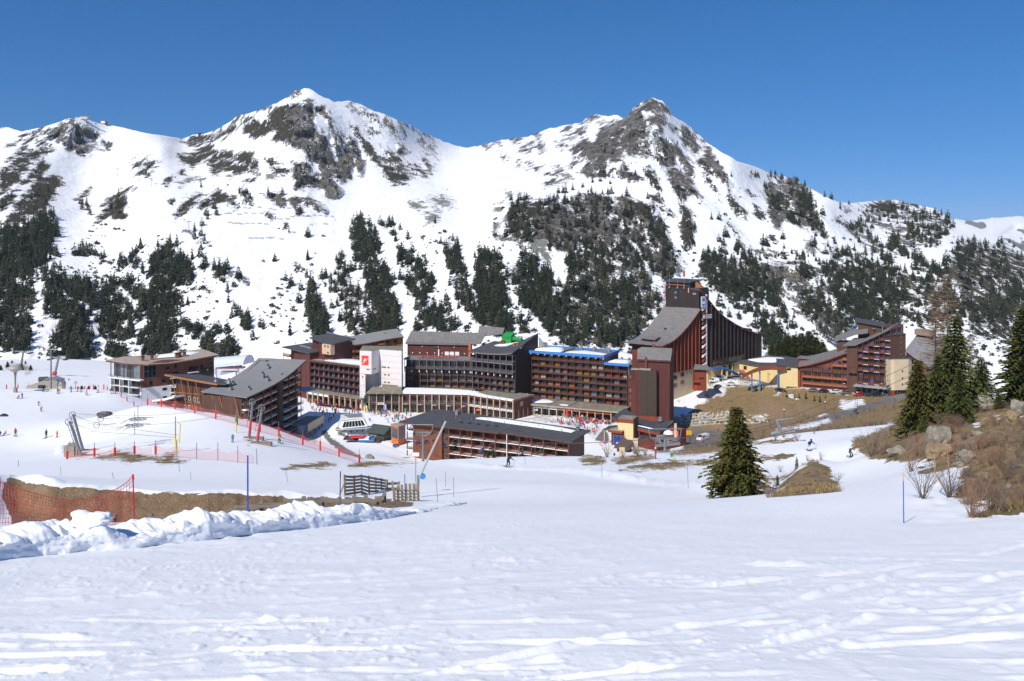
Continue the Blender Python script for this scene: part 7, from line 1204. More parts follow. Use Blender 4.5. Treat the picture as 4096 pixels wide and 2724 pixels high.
t=empty('marker_post',G(945,163),0,'slim post with green top and yellow foot on the piste','post');MB().tube((0,0,0),(0,0,2.0),.13,.13,6).build('yellow_foot',YP,t);MB().tube((0,0,2.0),(0,0,3.1),.22,.2,7).build('green_top',pmat('green_plastic',(.02,.35,.12)),t);MB().tube((0,0,3.1),(0,0,4.4),.05,.04,5).build('tip',STEEL,t)
def padpost(u,v,hpx,pad=1.0,d=None,lean=0.,lab='',grp=None,pole=True):
 p=hit(u,v,100 if d is None else d-40,330) if d is None else G(u,d)
 d=p.y;h=hpx*d/F;t=empty('padded_post',p,0,lab,'post',grp);x=lean*h
 if pole:MB().tube((0,0,-.3),(x,0,h),.055,.045,5).build('pole',STEEL,t)
 if pad:ph=h*.62 if pole else h;MB().tube((x*.02,0,.15),(x*.6,0,ph),.17,.17,9).build('pad',REDP,t)
 return t
PG='red padded posts along the piste edge'
for i,(x,y,h) in enumerate(((842,1375,170),(1184,1348,190),(1440,1337,178),(1687,1312,172),(1952,1320,188))):padpost(*zc('Z9',x,y),h/3.1357,lab='red padded post with grey tip beside the bare grass, '+('leftmost','second from the left','third from the left','fourth from the left','fifth from the left')[i],grp=PG)
for i,(x,y,h) in enumerate(((318,825,205),(550,848,200),(800,860,217),(1035,886,200),(1262,908,188))):padpost(*zc('Z10',x,y),h/2.9475,0,lab='bare grey net pole on the snow below the drag lift, '+('leftmost','second','third','fourth','rightmost')[i]+' of its row',grp='grey net poles below the drag lift',lean=(-.03 if i==4 else 0))
BR_=[(590,1621,46),(617+28,1627,50),(700,1636,51),(779,1653,62),(863,1676,63),(949,1699,66),(1040,1727,26),(1115,1749,65),(1211,1781,66),(1281,1803,64),(1356,1827,60),(1437,1852,58)]
BV=[]
for i,(u,v,h) in enumerate(BR_):
 t=padpost(u,v+2,h,pole=i!=6,lab='red padded post on the snow brow, '+('behind the low shed','left of the wooden chalet','at the corner of the wooden chalet','in front of the wooden chalet','under the slanted struts','left of the right drag lift pylons','between the right drag lift pylons','below the apartment house balconies','at the beige terrace wall','left of the dirt track','on the dirt track','lowest and last by the green turf')[i],grp=PG);BV.append(t.location)
for i,(x,y,h) in enumerate(((82,462,60),(225,455,80),(360,452,75),(1063,465,40),(1127,465,50),(1172,455,60),(1230,465,75),(1302,467,70),(1345,470,75),(1402,472,80),(1448,482,85),(1520,502,90),(1593,535,95),(1680,577,92),(1775,632,95),(1935,692,95))):padpost(*zc('Z9',x,y),h/3.1357,pole=(h>70),d=285-2.6*max(0,i-8),lab='red padded post on the far crest '+('left of the mushroom lamp','right of the mushroom lamp','at the half buried pavilion')[i] if i<3 else f'red padded post, {ORD[i-3]} from left in the row past the glass fronted hotel',grp=PG if i<3 else 'red padded posts past the hotel')
def net(name,label,pts,h,sagk=.25,grp=None):
 P=[];Q=[]
 for a,c in zip(pts[:-1],pts[1:]):
  for k in range(6):f=k/6;p=a.lerp(c,f);P.append(p+Vector((0,0,.1)));Q.append(p+Vector((0,0,h*(1-sagk*4*f*(1-f)))))
 o0=P[0].copy();b=MB()
 for i in range(len(P)-1):b.quad(P[i]-o0,P[i+1]-o0,Q[i+1]-o0,Q[i]-o0)
 return tag(b.build(name,NETP,None,o0),label,'net',grp)
net('safety_net','thin pink safety net along the brow posts above the apartment house',BV,2.0,.15);net('safety_net','thin pink safety net on grey poles below the drag lift',[hit(*zc('Z10',x,y),100,330) for x,y in((66,800),(318,825),(550,848),(800,860),(1035,886),(1240,905))],1.7,.35);net('safety_net','thin pink safety net between red posts behind the bare grass',[hit(*zc('Z9',x,y),100,330) for x,y in((842,1375),(1184,1348),(1440,1337),(1687,1312),(1952,1320))],1.5,.35)
def pylon(label,u,d,ztop,arm=5.2,grp='grey chairlift pylons'):
 p=G(u,d);t=empty('chairlift_pylon',p,0,label,'lift pylon',grp);h=ztop-p.z
 MB().tube((0,0,-1),(0,0,h),.42,.32,10).build('mast',STEEL,t)
 b=MB();b.box(-arm/2,arm/2,-.2,.2,h-.3,h+.1)
 for s in(-1,1):b.tube((s*.3,0,h-1.2),(s*arm/2,0,h-.2),.1,.1,5)
 b.build('cross_arm',STEEL,t)
 for s in(-1,1):
  w_=MB();[w_.lathe([(.05,-.1),(.28,-.1),(.28,.1),(.05,.1)],8,0,(s*arm/2,y,h-.45)) for y in(-1.6,-.8,0,.8,1.6)];w_.box(s*arm/2-.12,s*arm/2+.12,-2,2,h-.3,h-.05);w_.build('sheave_train',DARKM,t)
 b=MB();b.path([(-arm/2,-.2,h),(-arm/2-.5,-.2,h+2.2),(arm/2+.4,-.2,h+2.2),(arm/2,-.2,h)],.12,5);b.build('maintenance_frame',STEEL,t)
 b=MB();[b.tube((.4,-.5,1+k*.5),(.9,-.5,1+k*.5),.03,.03,4) for k in range(int(h*2)-3)];b.build('ladder',STEEL,t);return t
k1=W(1692,1728,262);k2=W(2652,1752,212);k3=W(3120,1700,180)
pylon('grey chairlift pylon standing in front of the long brown house',1692,262,k1.z);pylon('grey chairlift pylon between the restaurant and the red suited skier',2660,212,k2.z,7.0)
st0=W(1465,1732,310)
lines=[]
for s in(-1,1):
 off=Vector((s*2.4,s*.5,0));P_=[st0+off]+sag(st0+off,k1+off,1.5)[1:]+sag(k1+off,k2+off,2.2)[1:]+sag(k2+off,k3+off,.8)[1:]+sag(k3+off,W(4300,1130+s*26,230),2)[1:]
 lines.append(P_);cable('black chairlift cable crossing the village, '+('outer' if s<0 else 'inner')+' strand',P_,.05)
def chair_thing(p,lab,riders=(),ang=0.0):
 t=empty('chairlift_chair',p,ang,lab,'chairlift chair','hanging chairlift chairs')
 MB().path([(0,0,0),(0,0,-1.1)],.05,5).path([(0,0,-1.1),(-1.15,0,-1.25),(-1.2,-.1,-2.4),(-1.15,-.4,-3.0)],.05,5).path([(0,0,-1.1),(1.15,0,-1.25),(1.2,-.1,-2.4),(1.15,-.4,-3.0)],.05,5).build('hanger',STEEL,t)
 MB().box(-1.15,1.15,-.55,0,-3.02,-2.9).build('seat',DARKM,t);MB().box(-1.15,1.15,0,.09,-2.75,-2.2).build('backrest',DARKM,t);MB().path([(-1.15,-.5,-2.45),(1.15,-.5,-2.45)],.045,5).build('safety_bar',STEEL,t);return t
def skin_body(name,J,E,mats):
 """J: joint -> (pos, radius); E: (a, b, material) ; one skinned mesh with a material per nearest bone"""
 keys=list(J);me=bpy.data.meshes.new(name);me.from_pydata([J[k][0] for k in keys],[(keys.index(a),keys.index(c)) for a,c,_ in E],[])
 o=bpy.data.objects.new('tmp',me);COL.objects.link(o);o.modifiers.new('s','SKIN');sb=o.modifiers.new('b','SUBSURF');sb.levels=1
 for i,k in enumerate(keys):r=J[k][1];me.skin_vertices[0].data[i].radius=(r,r) if not isinstance(r,tuple) else r;me.skin_vertices[0].data[i].use_root=(i==0)
 bpy.context.view_layer.update();m2=bpy.data.meshes.new_from_object(o.evaluated_get(bpy.context.evaluated_depsgraph_get()));bpy.data.objects.remove(o);m2.name=name
 m2.materials.clear();[m2.materials.append(m) for m in mats]
 A_=np.array([J[a][0] for a,_,_ in E]);B_=np.array([J[c][0] for _,c,_ in E]);M_=np.array([m for _,_,m in E]);RR=np.array([(np.max(J[a][1])+np.max(J[c][1]))/2 for a,c,_ in E])
 C_=np.array([p.center for p in m2.polygons]);D_=B_-A_;L_=(D_**2).sum(1)+1e-9
 tt_=np.clip(((C_[:,None]-A_[None])*D_[None]).sum(2)/L_,0,1);dist=np.linalg.norm(C_[:,None]-A_[None]-tt_[...,None]*D_[None],axis=2)-RR[None]
 m2.polygons.foreach_set('material_index',M_[dist.argmin(1)]);m2.polygons.foreach_set('use_smooth',[True]*len(m2.polygons));return m2
def body(pose):
 J={'pelvis':((0,0,.95),(.17,.12)),'chest':((0,0,1.33),(.2,.13)),'neck':((0,0,1.5),.065),'head':((0,-.01,1.62),(.095,.11)),'crown':((0,0,1.74),(.08,.09))}
 leg=lambda s,kx,ky,kz,ax,ay,az:{f'hip{s}':((s*.1,0,.88),.11),f'knee{s}':((kx,ky,kz),.075),f'ank{s}':((ax,ay,az),.06),f'toe{s}':((ax,ay-.16,max(.04,az-.06)),.05)}
 arm=lambda s,ex,ey,ez,hx,hy,hz:{f'sh{s}':((s*.21,0,1.42),.075),f'elb{s}':((ex,ey,ez),.06),f'wr{s}':((hx,hy,hz),.045),f'hand{s}':((hx,hy-.06,hz-.06),.045)}
 if pose=='stand':J|=leg(1,.12,.0,.5,.13,.02,.1)|leg(-1,-.12,.0,.5,-.13,.02,.1)|arm(1,.27,.02,1.14,.25,-.1,.93)|arm(-1,-.27,.02,1.14,-.25,-.08,.92)
 elif pose=='walk':J|=leg(1,.1,-.16,.52,.1,-.2,.1)|leg(-1,-.1,.06,.5,-.1,.28,.14)|arm(1,.26,.12,1.16,.24,.16,.95)|arm(-1,-.26,-.08,1.15,-.22,-.26,1.0)
 elif pose=='ski':
  for k,(y,z) in{'pelvis':(.12,.78),'chest':(-.1,1.1),'neck':(-.2,1.25),'head':(-.25,1.36),'crown':(-.26,1.48)}.items():J[k]=((0,y,z),J[k][1])
  J|={f'hip{s}':((s*.12,.1,.72),.115) for s in(1,-1)}|{f'knee{s}':((s*.17,-.16,.46),.08) for s in(1,-1)}|{f'ank{s}':((s*.18,.02,.12),.065) for s in(1,-1)}|{f'toe{s}':((s*.18,-.16,.07),.055) for s in(1,-1)}
  J|={f'sh{s}':((s*.22,-.12,1.18),.075) for s in(1,-1)}|{f'elb{s}':((s*.42,-.16,.98),.06) for s in(1,-1)}|{f'wr{s}':((s*.45,-.42,.92),.045) for s in(1,-1)}|{f'hand{s}':((s*.44,-.5,.9),.045) for s in(1,-1)}
 elif pose=='sit':
  for k in('pelvis','chest','neck','head','crown'):J[k]=((J[k][0][0],J[k][0][1]+.1,J[k][0][2]-.47),J[k][1])
  J|={f'hip{s}':((s*.11,.06,.46),.11) for s in(1,-1)}|{f'knee{s}':((s*.13,-.38,.5),.08) for s in(1,-1)}|{f'ank{s}':((s*.13,-.42,.12),.065) for s in(1,-1)}|{f'toe{s}':((s*.13,-.58,.06),.055) for s in(1,-1)}
  J|={f'sh{s}':((s*.21,.1,.95),.075) for s in(1,-1)}|{f'elb{s}':((s*.28,-.02,.7),.06) for s in(1,-1)}|{f'wr{s}':((s*.2,-.26,.66),.045) for s in(1,-1)}|{f'hand{s}':((s*.18,-.33,.65),.045) for s in(1,-1)}
 E=[('pelvis','chest',0),('chest','neck',0),('neck','head',2),('head','crown',3)]
 for s in(1,-1):E+=[('pelvis',f'hip{s}',1),(f'hip{s}',f'knee{s}',1),(f'knee{s}',f'ank{s}',1),(f'ank{s}',f'toe{s}',4),('chest',f'sh{s}',0),(f'sh{s}',f'elb{s}',0),(f'elb{s}',f'wr{s}',0),(f'wr{s}',f'hand{s}',3)]
 return skin_body('person',J,E,[MATS['net_red']]*5)
CL={k:pmat('cloth_'+k.replace(' ','_'),c,.8,.12,4,spec=.2) for k,c in{'red':(.55,.03,.03),'dark blue':(.02,.04,.16),'black':(.018,.018,.02),'white':(.72,.72,.74),'blue':(.03,.18,.55),'green':(.10,.42,.06),'orange':(.75,.19,.03),'yellow':(.72,.62,.05),'purple':(.19,.05,.26),'pink':(.72,.12,.26),'grey':(.16,.17,.18),'teal':(.04,.28,.32),'brown':(.12,.07,.04),'lime':(.38,.68,.04),'dark grey':(.045,.055,.058)}.items()}
SKIN=pmat('skin',(.50,.28,.19),.6,.08,5);BOOT=pmat('ski_boot',(.05,.05,.055),.5)
BODY={k:body(k) for k in('stand','walk','ski','sit')}
SKI=MB().box(-.05,.05,-.85,.8,0,.03).add([(-.05,-.85,0),(.05,-.85,0),(.05,-.85,.03),(-.05,-.85,.03),(-.03,-1.0,.12),(.03,-1.0,.12)],[(0,4,5,1),(3,2,5,4),(0,3,4),(1,5,2)]).mesh('ski')
SKI.materials.append(CL['dark grey']);POLE=MB().tube((0,0,0),(0,0,1.15),.018,.014,4).mesh('ski_pole');POLE.materials.append(CL['grey'])
HELM=MB().lathe([(.125,0),(.13,.06),(.11,.14),(.05,.18)],9).mesh('helmet');HELM.materials.append(BOOT)
def person(p,rz,jacket,trousers,pose='stand',hat='black',label='',group=None,scale=1.0,skis=False,detail=False,tilt=(0,0),ski_col=None):
 o=bpy.data.objects.new('person',BODY[pose]);COL.objects.link(o);o.location=p;o.rotation_euler=(tilt[0],tilt[1],rz);o.scale=(scale,)*3
 for i,m in enumerate((CL[jacket],CL[trousers],SKIN,CL[hat],BOOT)):slot(o,i,m)
 tag(o,label,'person',group)
 if skis:
  for s in(-1,1):k=obj('ski',SKI,None,o,(s*.15,0,.0),(0,0,s*.03));slot(k,0,CL[ski_col or 'dark grey'])
 if detail:
  hz=(1.64,-.0) if pose in('stand','walk') else(1.38,-.25);k=obj('helmet',HELM,None,o,(0,hz[1],hz[0]));slot(k,0,CL[hat])
  for s in(-1,1):
   h=Vector((s*.44,-.5,.9)) if pose=='ski' else Vector((s*.25,-.14,.9));obj('ski_pole',POLE,None,o,h-Vector((s*-.1,-.3,1.0)),(.3,s*.1,0))
 return o
def skier(u,v,rz,jacket,trousers,pose,label,hat='black',scale=1.0,d=None,tilt=(0,0),skis=True,detail=True,sc=None,rng_=(60,330)):
 p=hit(u,v,*rng_) if d is None else G(u,d);return person(p+Vector((0,0,.02)),rz,jacket,trousers,pose,hat,label,None,scale,skis,detail,tilt,sc)
skier(2030,1868,.7,'dark grey','black','ski','person skiing in dark grey and black on the brow above the long house',tilt=(0,.22),scale=1.12)
skier(3240,1803,.3,'dark blue','white','ski','person skiing in navy jacket and white trousers on the right hand track',scale=1.12);skier(3405,1829,.5,'dark grey','dark grey','ski','person skiing bent over in dark grey suit near the dark shrubs','white',tilt=(0,-.2))
skier(2622,1836,1.2,'red','red','stand','person in bright red ski suit and white helmet on the upper snow track','white',sc='blue');skier(2688,1842,.9,'teal','yellow','sit','person in teal jacket and yellow trousers sitting on the snow track','green')
for x,y,j,tr,ps,lab,sc_ in((195,1082,'red','black','stand','person on skis in red jacket on the wide piste left of the drag lift',1),(580,1102,'dark grey','black','stand','person on skis in dark grey on the piste left of the drag lift pylons',1),(717,1092,'orange','black','stand','small person in orange jacket beside the dark grey skier',.8),(70,1070,'orange','black','sit','person sitting on the snow in orange near the left edge',.9),(2,1080,'dark blue','black','sit','dark person sitting on the snow at the very left edge',.9),(484,695,'purple','pink','ski','small person in purple and pink skiing down the slope',.8),(517,768,'orange','black','ski','small person in orange vest skiing down the slope',.85),(1085,563,'white','red','walk','person in white top and red trousers on the crest',1),(1230,533,'white','red','stand','person in white jacket and red trousers with poles on the crest',1),(1400,546,'dark grey','lime','stand','person in grey jacket and lime trousers near the hotel',1),(1018,525,'black','brown','walk','person in black and khaki with feet apart on the crest',1),(972,520,'pink','red','stand','person with pink top and red trousers on the crest',.9),(892,525,'teal','dark blue','walk','person in light teal jacket walking on the crest',1),(924,482,'blue','dark blue','stand','person in bright blue jacket by the signpost',1),(872,470,'teal','dark grey','stand','person in teal jacket left of the signpost',1),(905,480,'red','red','stand','small person in red beside the bright blue jacket',.7),(726,548,'teal','dark grey','stand','person in pale teal jacket by the half buried pavilion',1),(748,536,'orange','red','stand','child in orange by the half buried pavilion',.65),(597,518,'lime','lime','sit','person in lime green sitting by the pavilion',1),(543,523,'black','black','walk','person in black standing in front of the pavilion',1.05),(235,610,'red','black','sit','person in red bending low beneath the mushroom lamp',.9),(278,605,'purple','black','stand','person in purple jacket with black trousers beneath the mushroom lamp',.9)):skier(*zc('Z9',x,y),R.uniform(-1,1),j,tr,ps,lab,scale=sc_*1.05,detail=sc_>.95,rng_=(150,330))
skier(*zc('Z10',975,645),.5,'teal','dark blue','stand','child in teal jacket left of the drag lift pylons',scale=.8,detail=False);skier(*zc('Z10',1524,655),1.0,'lime','black','ski','person in lime yellow jacket skiing on the brow right of the drag lift',scale=1.0)
skier(*zc('Z8',420,1115),0,'black','black','stand','person dressed in black standing by the ticket hut',d=262,skis=False,detail=False);skier(*zc('Z8',1810,1075),0,'pink','brown','walk','person in pink top on the lower car park beside the white van',d=300,skis=False,detail=False)
for i,(x,y) in enumerate(((1005,360),(1015,362),(1068,372),(1082,372),(1098,376),(1112,376))):person(G(zc('Z9',x,y)[0],330)+Vector((0,0,0)),R.uniform(0,6),'black','black','stand','black',f'tiny dark person, {ORD[i]} from left in the far line of skiers beyond the crest','far skiers beyond the crest')
CC=[('red',7),('black',6),('dark blue',5),('blue',5),('white',4),('orange',4),('grey',4),('green',2),('purple',2),('pink',2),('yellow',2),('teal',3),('lime',1),('brown',1)]
def pick():return R.choices([c for c,_ in CC],[k for _,k in CC])[0]
USED=set()
ZONES=[('on the busy terrace',[(350,905),(420,890),(600,960),(880,985),(870,1010),(620,1000),(430,1000),(360,985)],68),('before the busy terrace',[(370,1010),(480,985),(660,1005),(880,1020),(900,1075),(740,1070),(560,1060),(400,1060)],40),('beside the lift station',[(400,1100),(500,1060),(620,1100),(640,1140),(520,1190),(430,1200)],14),('below the white tower',[(910,1000),(1000,1010),(1220,1020),(1260,1060),(1240,1095),(1020,1090),(960,1060)],38),('on the plaza snow',[(1100,1100),(1260,1070),(1440,1080),(1400,1140),(1290,1150),(1200,1170),(1120,1130)],26)]
ZONES=[(a,zp('Z1',p),n) for a,p,n in ZONES]+[('among the red tables',zp('Z3',[(470,1085),(600,1070),(720,1110),(1020,1110),(1060,1170),(900,1170),(650,1150),(480,1120)]),36),('below the red tables',zp('Z3',[(390,1090),(470,1130),(640,1160),(780,1190),(910,1190),(860,1280),(780,1280),(720,1200),(560,1170),(400,1170)]),24),('before the arcade',zp('Z2',[(640,1030),(1000,1060),(1180,1090),(1180,1110),(900,1085),(650,1045)]),14)]
for lab,poly,n in ZONES:
 p_=np.array(poly);lo,hi=p_.min(0),p_.max(0);k=0;tries=0
 while k<n and tries<900:
  tries+=1;u,v=R.uniform(lo[0],hi[0]),R.uniform(lo[1],hi[1])
  if poly_sd(p_,np.array([u]),np.array([v]))[0]<0:continue
  p=hit(u,v,240,372)
  for _ in range(60):
   j,tr,ht_=pick(),R.choice(('black','black','dark blue','grey','white','red','dark grey','brown')),R.choice(('black','white','red','brown','grey','blue'))
   if(lab,j,tr,ht_) not in USED:break
  USED.add((lab,j,tr,ht_))
  person(p,R.uniform(0,6.28),j,tr,R.choice(('stand','stand','walk')),ht_,f'person in {j} jacket, {tr} trousers and {ht_} hat {lab}',f'people {lab}',R.uniform(.9,1.08));k+=1
def along(P_,u):
 for a,c in zip(P_[:-1],P_[1:]):
  ua,uc=a.x/a.y*F+CU,c.x/c.y*F+CU
  if ua<=u<=uc:return a.lerp(c,(u-ua)/(uc-ua))
 return P_[-1]
for i,(u,ln,riders,lab) in enumerate(((1582,0,('blue','blue','dark blue'),'chairlift chair with three riders in blue beside the orange cabin'),(1668,0,('red','purple','red'),'chairlift chair with three riders in red and purple by the first pylon'),(1702,1,(),'empty chairlift chair next to the first pylon'),(1776,0,('dark blue',),'chairlift chair with one dark blue rider over the long house'),(1822,1,(),'empty chairlift chair left of the middle of the long house'),(1925,0,('black','blue','dark blue'),'chairlift chair with dark dressed riders at the middle of the long house'),(1968,1,(),'empty chairlift chair at the middle of the long house'),(2080,0,('white','white'),'chairlift chair with riders in white helmets low over the long house'),(2150,1,(),'empty chairlift chair over the right half of the long house'),(3422,1,(),'empty chairlift chair above the grassy slope under the road'),(3550,0,(),'empty chairlift chair hanging beside the spruces'))):
 p=along(lines[ln],u);t=chair_thing(p,lab,riders,.9)
 for k,c in enumerate(riders):person(t.matrix_basis@Vector((-.7+.7*k,-.2,-3.37)),.9,c,R.choice(('black','dark blue')),'sit',R.choice(('white','red','black')),f'{("left", "middle", "right")[k]} seated rider, {c} jacket, on the chair '+('beside the orange cabin','by the first pylon','','over the long house','','at mid long house','','low over the long house')[i])
ln=[(-160,2262),(0,2240),(170,2222),(535,2190),(900,2152),(1200,2118),(1500,2082),(1700,2050),(1870,2012)]
tp_=[(-160,2120),(0,2108),(170,2098),(350,2085),(535,2098),(700,2062),(830,2040),(1000,2035),(1300,2012),(1530,2003),(1700,2020),(1870,2006)]
SB=[hit(u,v,12,60) for u,v in ln]
nS,nT=620,44;us=np.linspace(-160,1870,nS);tS=np.linspace(0,1,nT)
bx_=np.interp(us,[a[0] for a in ln],[p.x for p in SB]);by2=np.interp(us,[a[0] for a in ln],[p.y for p in SB]);bz_=np.interp(us,[a[0] for a in ln],[p.z for p in SB])
vt=np.interp(us,[a[0] for a in tp_],[a[1] for a in tp_]);dk=by2+1.0
hh=np.maximum(.06,(HV-vt)/F*dk-bz_)
tx,ty=np.gradient(bx_),np.gradient(by2);L_=np.hypot(tx,ty);nx,ny=-ty/L_,tx/L_
s_=np.cumsum(L_);SS,TT=np.meshgrid(s_,tS,indexing='ij')
prof=np.interp(TT,[0,.08,.3,.42,.5,.62,.8,1],[0,.3,.78,.95,1,.95,.62,-.3]);off=np.interp(TT,[0,.08,.3,.42,.5,.8,1],[0,.02,.10,.3,.75,1.7,3.0])
cl=np.clip(np.abs(fbm(SS*1.7,TT*5,o=4,seed=301))*1.9,0,1);cl2=fbm(SS*4.2,TT*11,o=3,seed=311);cl3=np.clip(vnoise(SS*1.25,TT*2.6,seed=321)-.12,0,1)
amp=np.clip(hh/.5,.3,1.3)[:,None]*np.clip(np.sin(np.pi*np.clip(TT*1.1,0,1)),0,1)
HZ=bz_[:,None]+hh[:,None]*prof*(1+.12*fbm(SS*.6,TT*0,o=3,seed=331))+amp*(.22*(cl-.42)+.07*cl2+.42*cl3-.03+.05*fbm(SS*9,TT*22,o=3,seed=361))*np.clip((TT-.1)*3,.12,1)
o2=off+.18*fbm(SS*.9,TT*3,o=3,seed=341)+.05*cl2
SX=bx_[:,None]+nx[:,None]*o2;SY=by2[:,None]+ny[:,None]*o2
bank=grid_mesh(SX,SY,HZ,'snow_bank');bank.materials.append(pmat('bank_snow',(.85,.865,.89),.6,.03,2,bump=.35,spec=.25))
tag(obj('snow_bank',bank),kind='structure')
def lump(label,p,r,seed,mat,name,cat,sq=(1,1,.8),nz_=.35,detail=3,grp=None):
 bm=bmesh.new();bmesh.ops.create_icosphere(bm,subdivisions=detail,radius=1);V_=np.array([v.co for v in bm.verts])
 k=1+nz_*fbm(V_[:,0]*1.3+seed,V_[:,1]*1.3,V_[:,2]*1.3,o=4,seed=seed)*1.6-.3*nz_*np.abs(fbm(V_[:,0]*2.5,V_[:,1]*2.5+seed,V_[:,2]*2.5,o=3,seed=seed+1))
 for v,f in zip(bm.verts,k):v.co=Vector((v.co.x*f*r*sq[0],v.co.y*f*r*sq[1],v.co.z*f*r*sq[2]))
 me=bpy.data.meshes.new(name);bm.to_mesh(me);bm.free();me.materials.append(mat);me.polygons.foreach_set('use_smooth',[mat.name.endswith('snow')]*len(me.polygons))
 return tag(obj(name,me,None,None,p),label,cat,grp)
BS=MATS['bank_snow']
_i=int(np.argmin(np.abs((SX[:,20]/SY[:,20])*F+CU-370)));BP=Vector((SX[_i,21],SY[_i,21],HZ[_i,21]+.05))
lump('big rounded snow block on the bank below the red net',BP,.36,5,BS,'snow_block','snow block',(1.5,1.0,.75),.55,4);lump('frozen snow boulder left of the drag lift counterweights',hit(243,1812,100,200)+Vector((0,0,.6)),.9,17,BS,'snow_block','snow block')
NR_=pmat('rope_red',(.50,.035,.03),.7);dN=31.5
t=empty('net_pole',W(539,2100,dN),0,'tall red net pole with orange cap behind the snow bank','pole');ht=207*dN/F
MB().tube((0,0,-.4),(-.06,0,ht-.2),.026,.024,8).build('pole',pmat('pole_red',(.42,.02,.03),.5),t);MB().tube((-.06,0,ht-.22),(-.065,0,ht-.04),.045,.04,8).build('cap',REDP,t)
t=empty('rope_net',W(260,2060,dN),0,'sagging red rope safety net hanging in front of the bare earth bank','net')
tu=zp('Z11',[(-120,340),(20,405),(160,460),(330,515),(620,592),(860,625),(1090,615),(1260,575),(1450,490),(1600,400),(1668,330)]);bu=zp('Z11',[(-120,1000),(60,960),(350,955),(600,970),(900,960),(1200,940),(1450,935),(1600,925),(1690,905)])
def nt(f,g):
 u0=tu[0][0]+(tu[-1][0]-tu[0][0])*f;u1=bu[0][0]+(bu[-1][0]-bu[0][0])*f;va=np.interp(u0,[a[0] for a in tu],[a[1] for a in tu]);vb=np.interp(u1,[a[0] for a in bu],[a[1] for a in bu])
 return W(u0+(u1-u0)*g+3.2*math.sin(g*9+f*23),va+(vb-va)*g,dN-.5*math.sin(math.pi*g)*math.sin(math.pi*f)-.6*(1-f))-t.location
b=MB();nv,nh=46,10
for i in range(nv+1):b.path([nt(i/nv,k/nh) for k in range(nh+1)],.0075,3)
for k in range(nh+1):b.path([nt(i/nv,k/nh) for i in range(nv+1)],.0075 if k else .016,3)
b.build('mesh_ropes',NR_,t)
WG=pmat('weathered_board',(.21,.19,.16),.9,.35,3,streak=(.4,3,3));WG2=pmat('weathered_post',(.25,.21,.15),.9,.3,4,streak=(3,3,.5));WB=pmat('rusty_post',(.20,.11,.06),.9,.3,4)
t=empty('plank_barrier',W(1000,2050,50.5),0,'low weathered plank barrier at the foot of the bare earth bank','barrier');o_=t.location
bp_=zp('Z12',[(625,440),(810,410),(980,390),(1115,373),(1250,375),(1375,378),(1480,370),(1565,368),(1645,375),(1700,350)]);bp_=[(118,2074),(278,2070),(458,2056),(602,2056),(712,2055),(830,2044)]+bp_[0:]
for i,(u,v) in enumerate(bp_):p=W(u,v,50.5)-o_;MB().box(p.x-.1,p.x+.1,p.y-.1,p.y+.1,p.z-1.4,p.z).build('post',WG2,t)
for i in range(len(bp_)-1):
 if i in(2,):continue
 a=W(*bp_[i],50.3)-o_;c=W(*bp_[i+1],50.3)-o_;dz=-.1 if i%2 else-.02;b=MB();b.strip([a+Vector((0,-.06,dz)),c+Vector((0,-.06,dz-.08))],[a+Vector((0,.02,dz)),c+Vector((0,.02,dz-.08))],.26);b.build('board',WG,t)
 if i>5 and i%2:b=MB();b.strip([a+Vector((0,-.06,dz-.42)),c+Vector((0,-.06,dz-.42))],[a+Vector((0,.02,dz-.42)),c+Vector((0,.02,dz-.42))],.2);b.build('board',WG,t)
t=empty('snow_fence',W(1440,1992,63),0,'tall slatted timber snow fence with rusty posts beyond the bank','fence');o_=t.location
A_=[(1378,1899,1992,62),(1416,1902,1984,63.5),(1445,1898,1980,64.5),(1475,1903,1994,65.5),(1502,1909,1990,66.5),(1525,1913,1988,69),(1548,1918,1990,71)]
for k,(u,v0,v1,d) in enumerate(A_):a=W(u,v0,d)-o_;c=W(u+3,v1+6,d)-o_;MB().tube(a,c,.085,.085,4).build('post',WB if k in(0,1,3) else WG2,t)
for (a0,c0) in zip(A_[:-1],A_[1:]):
 for k in range(6):f=.03+k*.155;a=W(a0[0],a0[1]+(a0[2]-a0[1])*f,a0[3]-.08)-o_;c=W(c0[0],c0[1]+(c0[2]-c0[1])*f,c0[3]-.08)-o_;MB().strip([a,c],[a+Vector((0,.06,0)),c+Vector((0,.06,0))],.15).build('board',WG,t)
MB().tube(W(1382,1922,61.5)-o_,W(1352,1995,60)-o_,.05,.05,4).build('brace',WG2,t)
for u,v0,v1 in((1545,1922,1995),(1570,1924,1990),(1595,1926,1985)):MB().tube(W(u,v0,68)-o_,W(u,v1,68)-o_,.09,.09,4).build('post',WG2,t)
for k in range(3):MB().strip([W(1540,1930+k*22,68)-o_,W(1600,1928+k*22,69)-o_],[W(1540,1930+k*22,68.1)-o_,W(1600,1928+k*22,69.1)-o_],.2).build('board',WG,t)
t=empty('woven_screen',W(1620,2030,60),0,'woven criss cross timber screen at the end of the barrier','screen');o_=t.location
for i in range(7):
 u=1575+i*16;MB().tube(W(u,1950-min(i,3)*5,60)-o_,W(u+4,2032,60)-o_,.11,.11,4).build('stake',WG2,t)
 if i<6:
  for k in range(6):v=1962+k*13;MB().tube(W(u,v-(6 if i%2 else-6),59.85)-o_,W(u+17,v+(6 if i%2 else-6),59.85)-o_,.05,.05,4).build('slat',WG if(i+k)%2 else WG2,t)
t=empty('snow_lance',W(1665,1935,64),0,'long slanting snow making lance with a blue valve disc','snow lance');o_=t.location
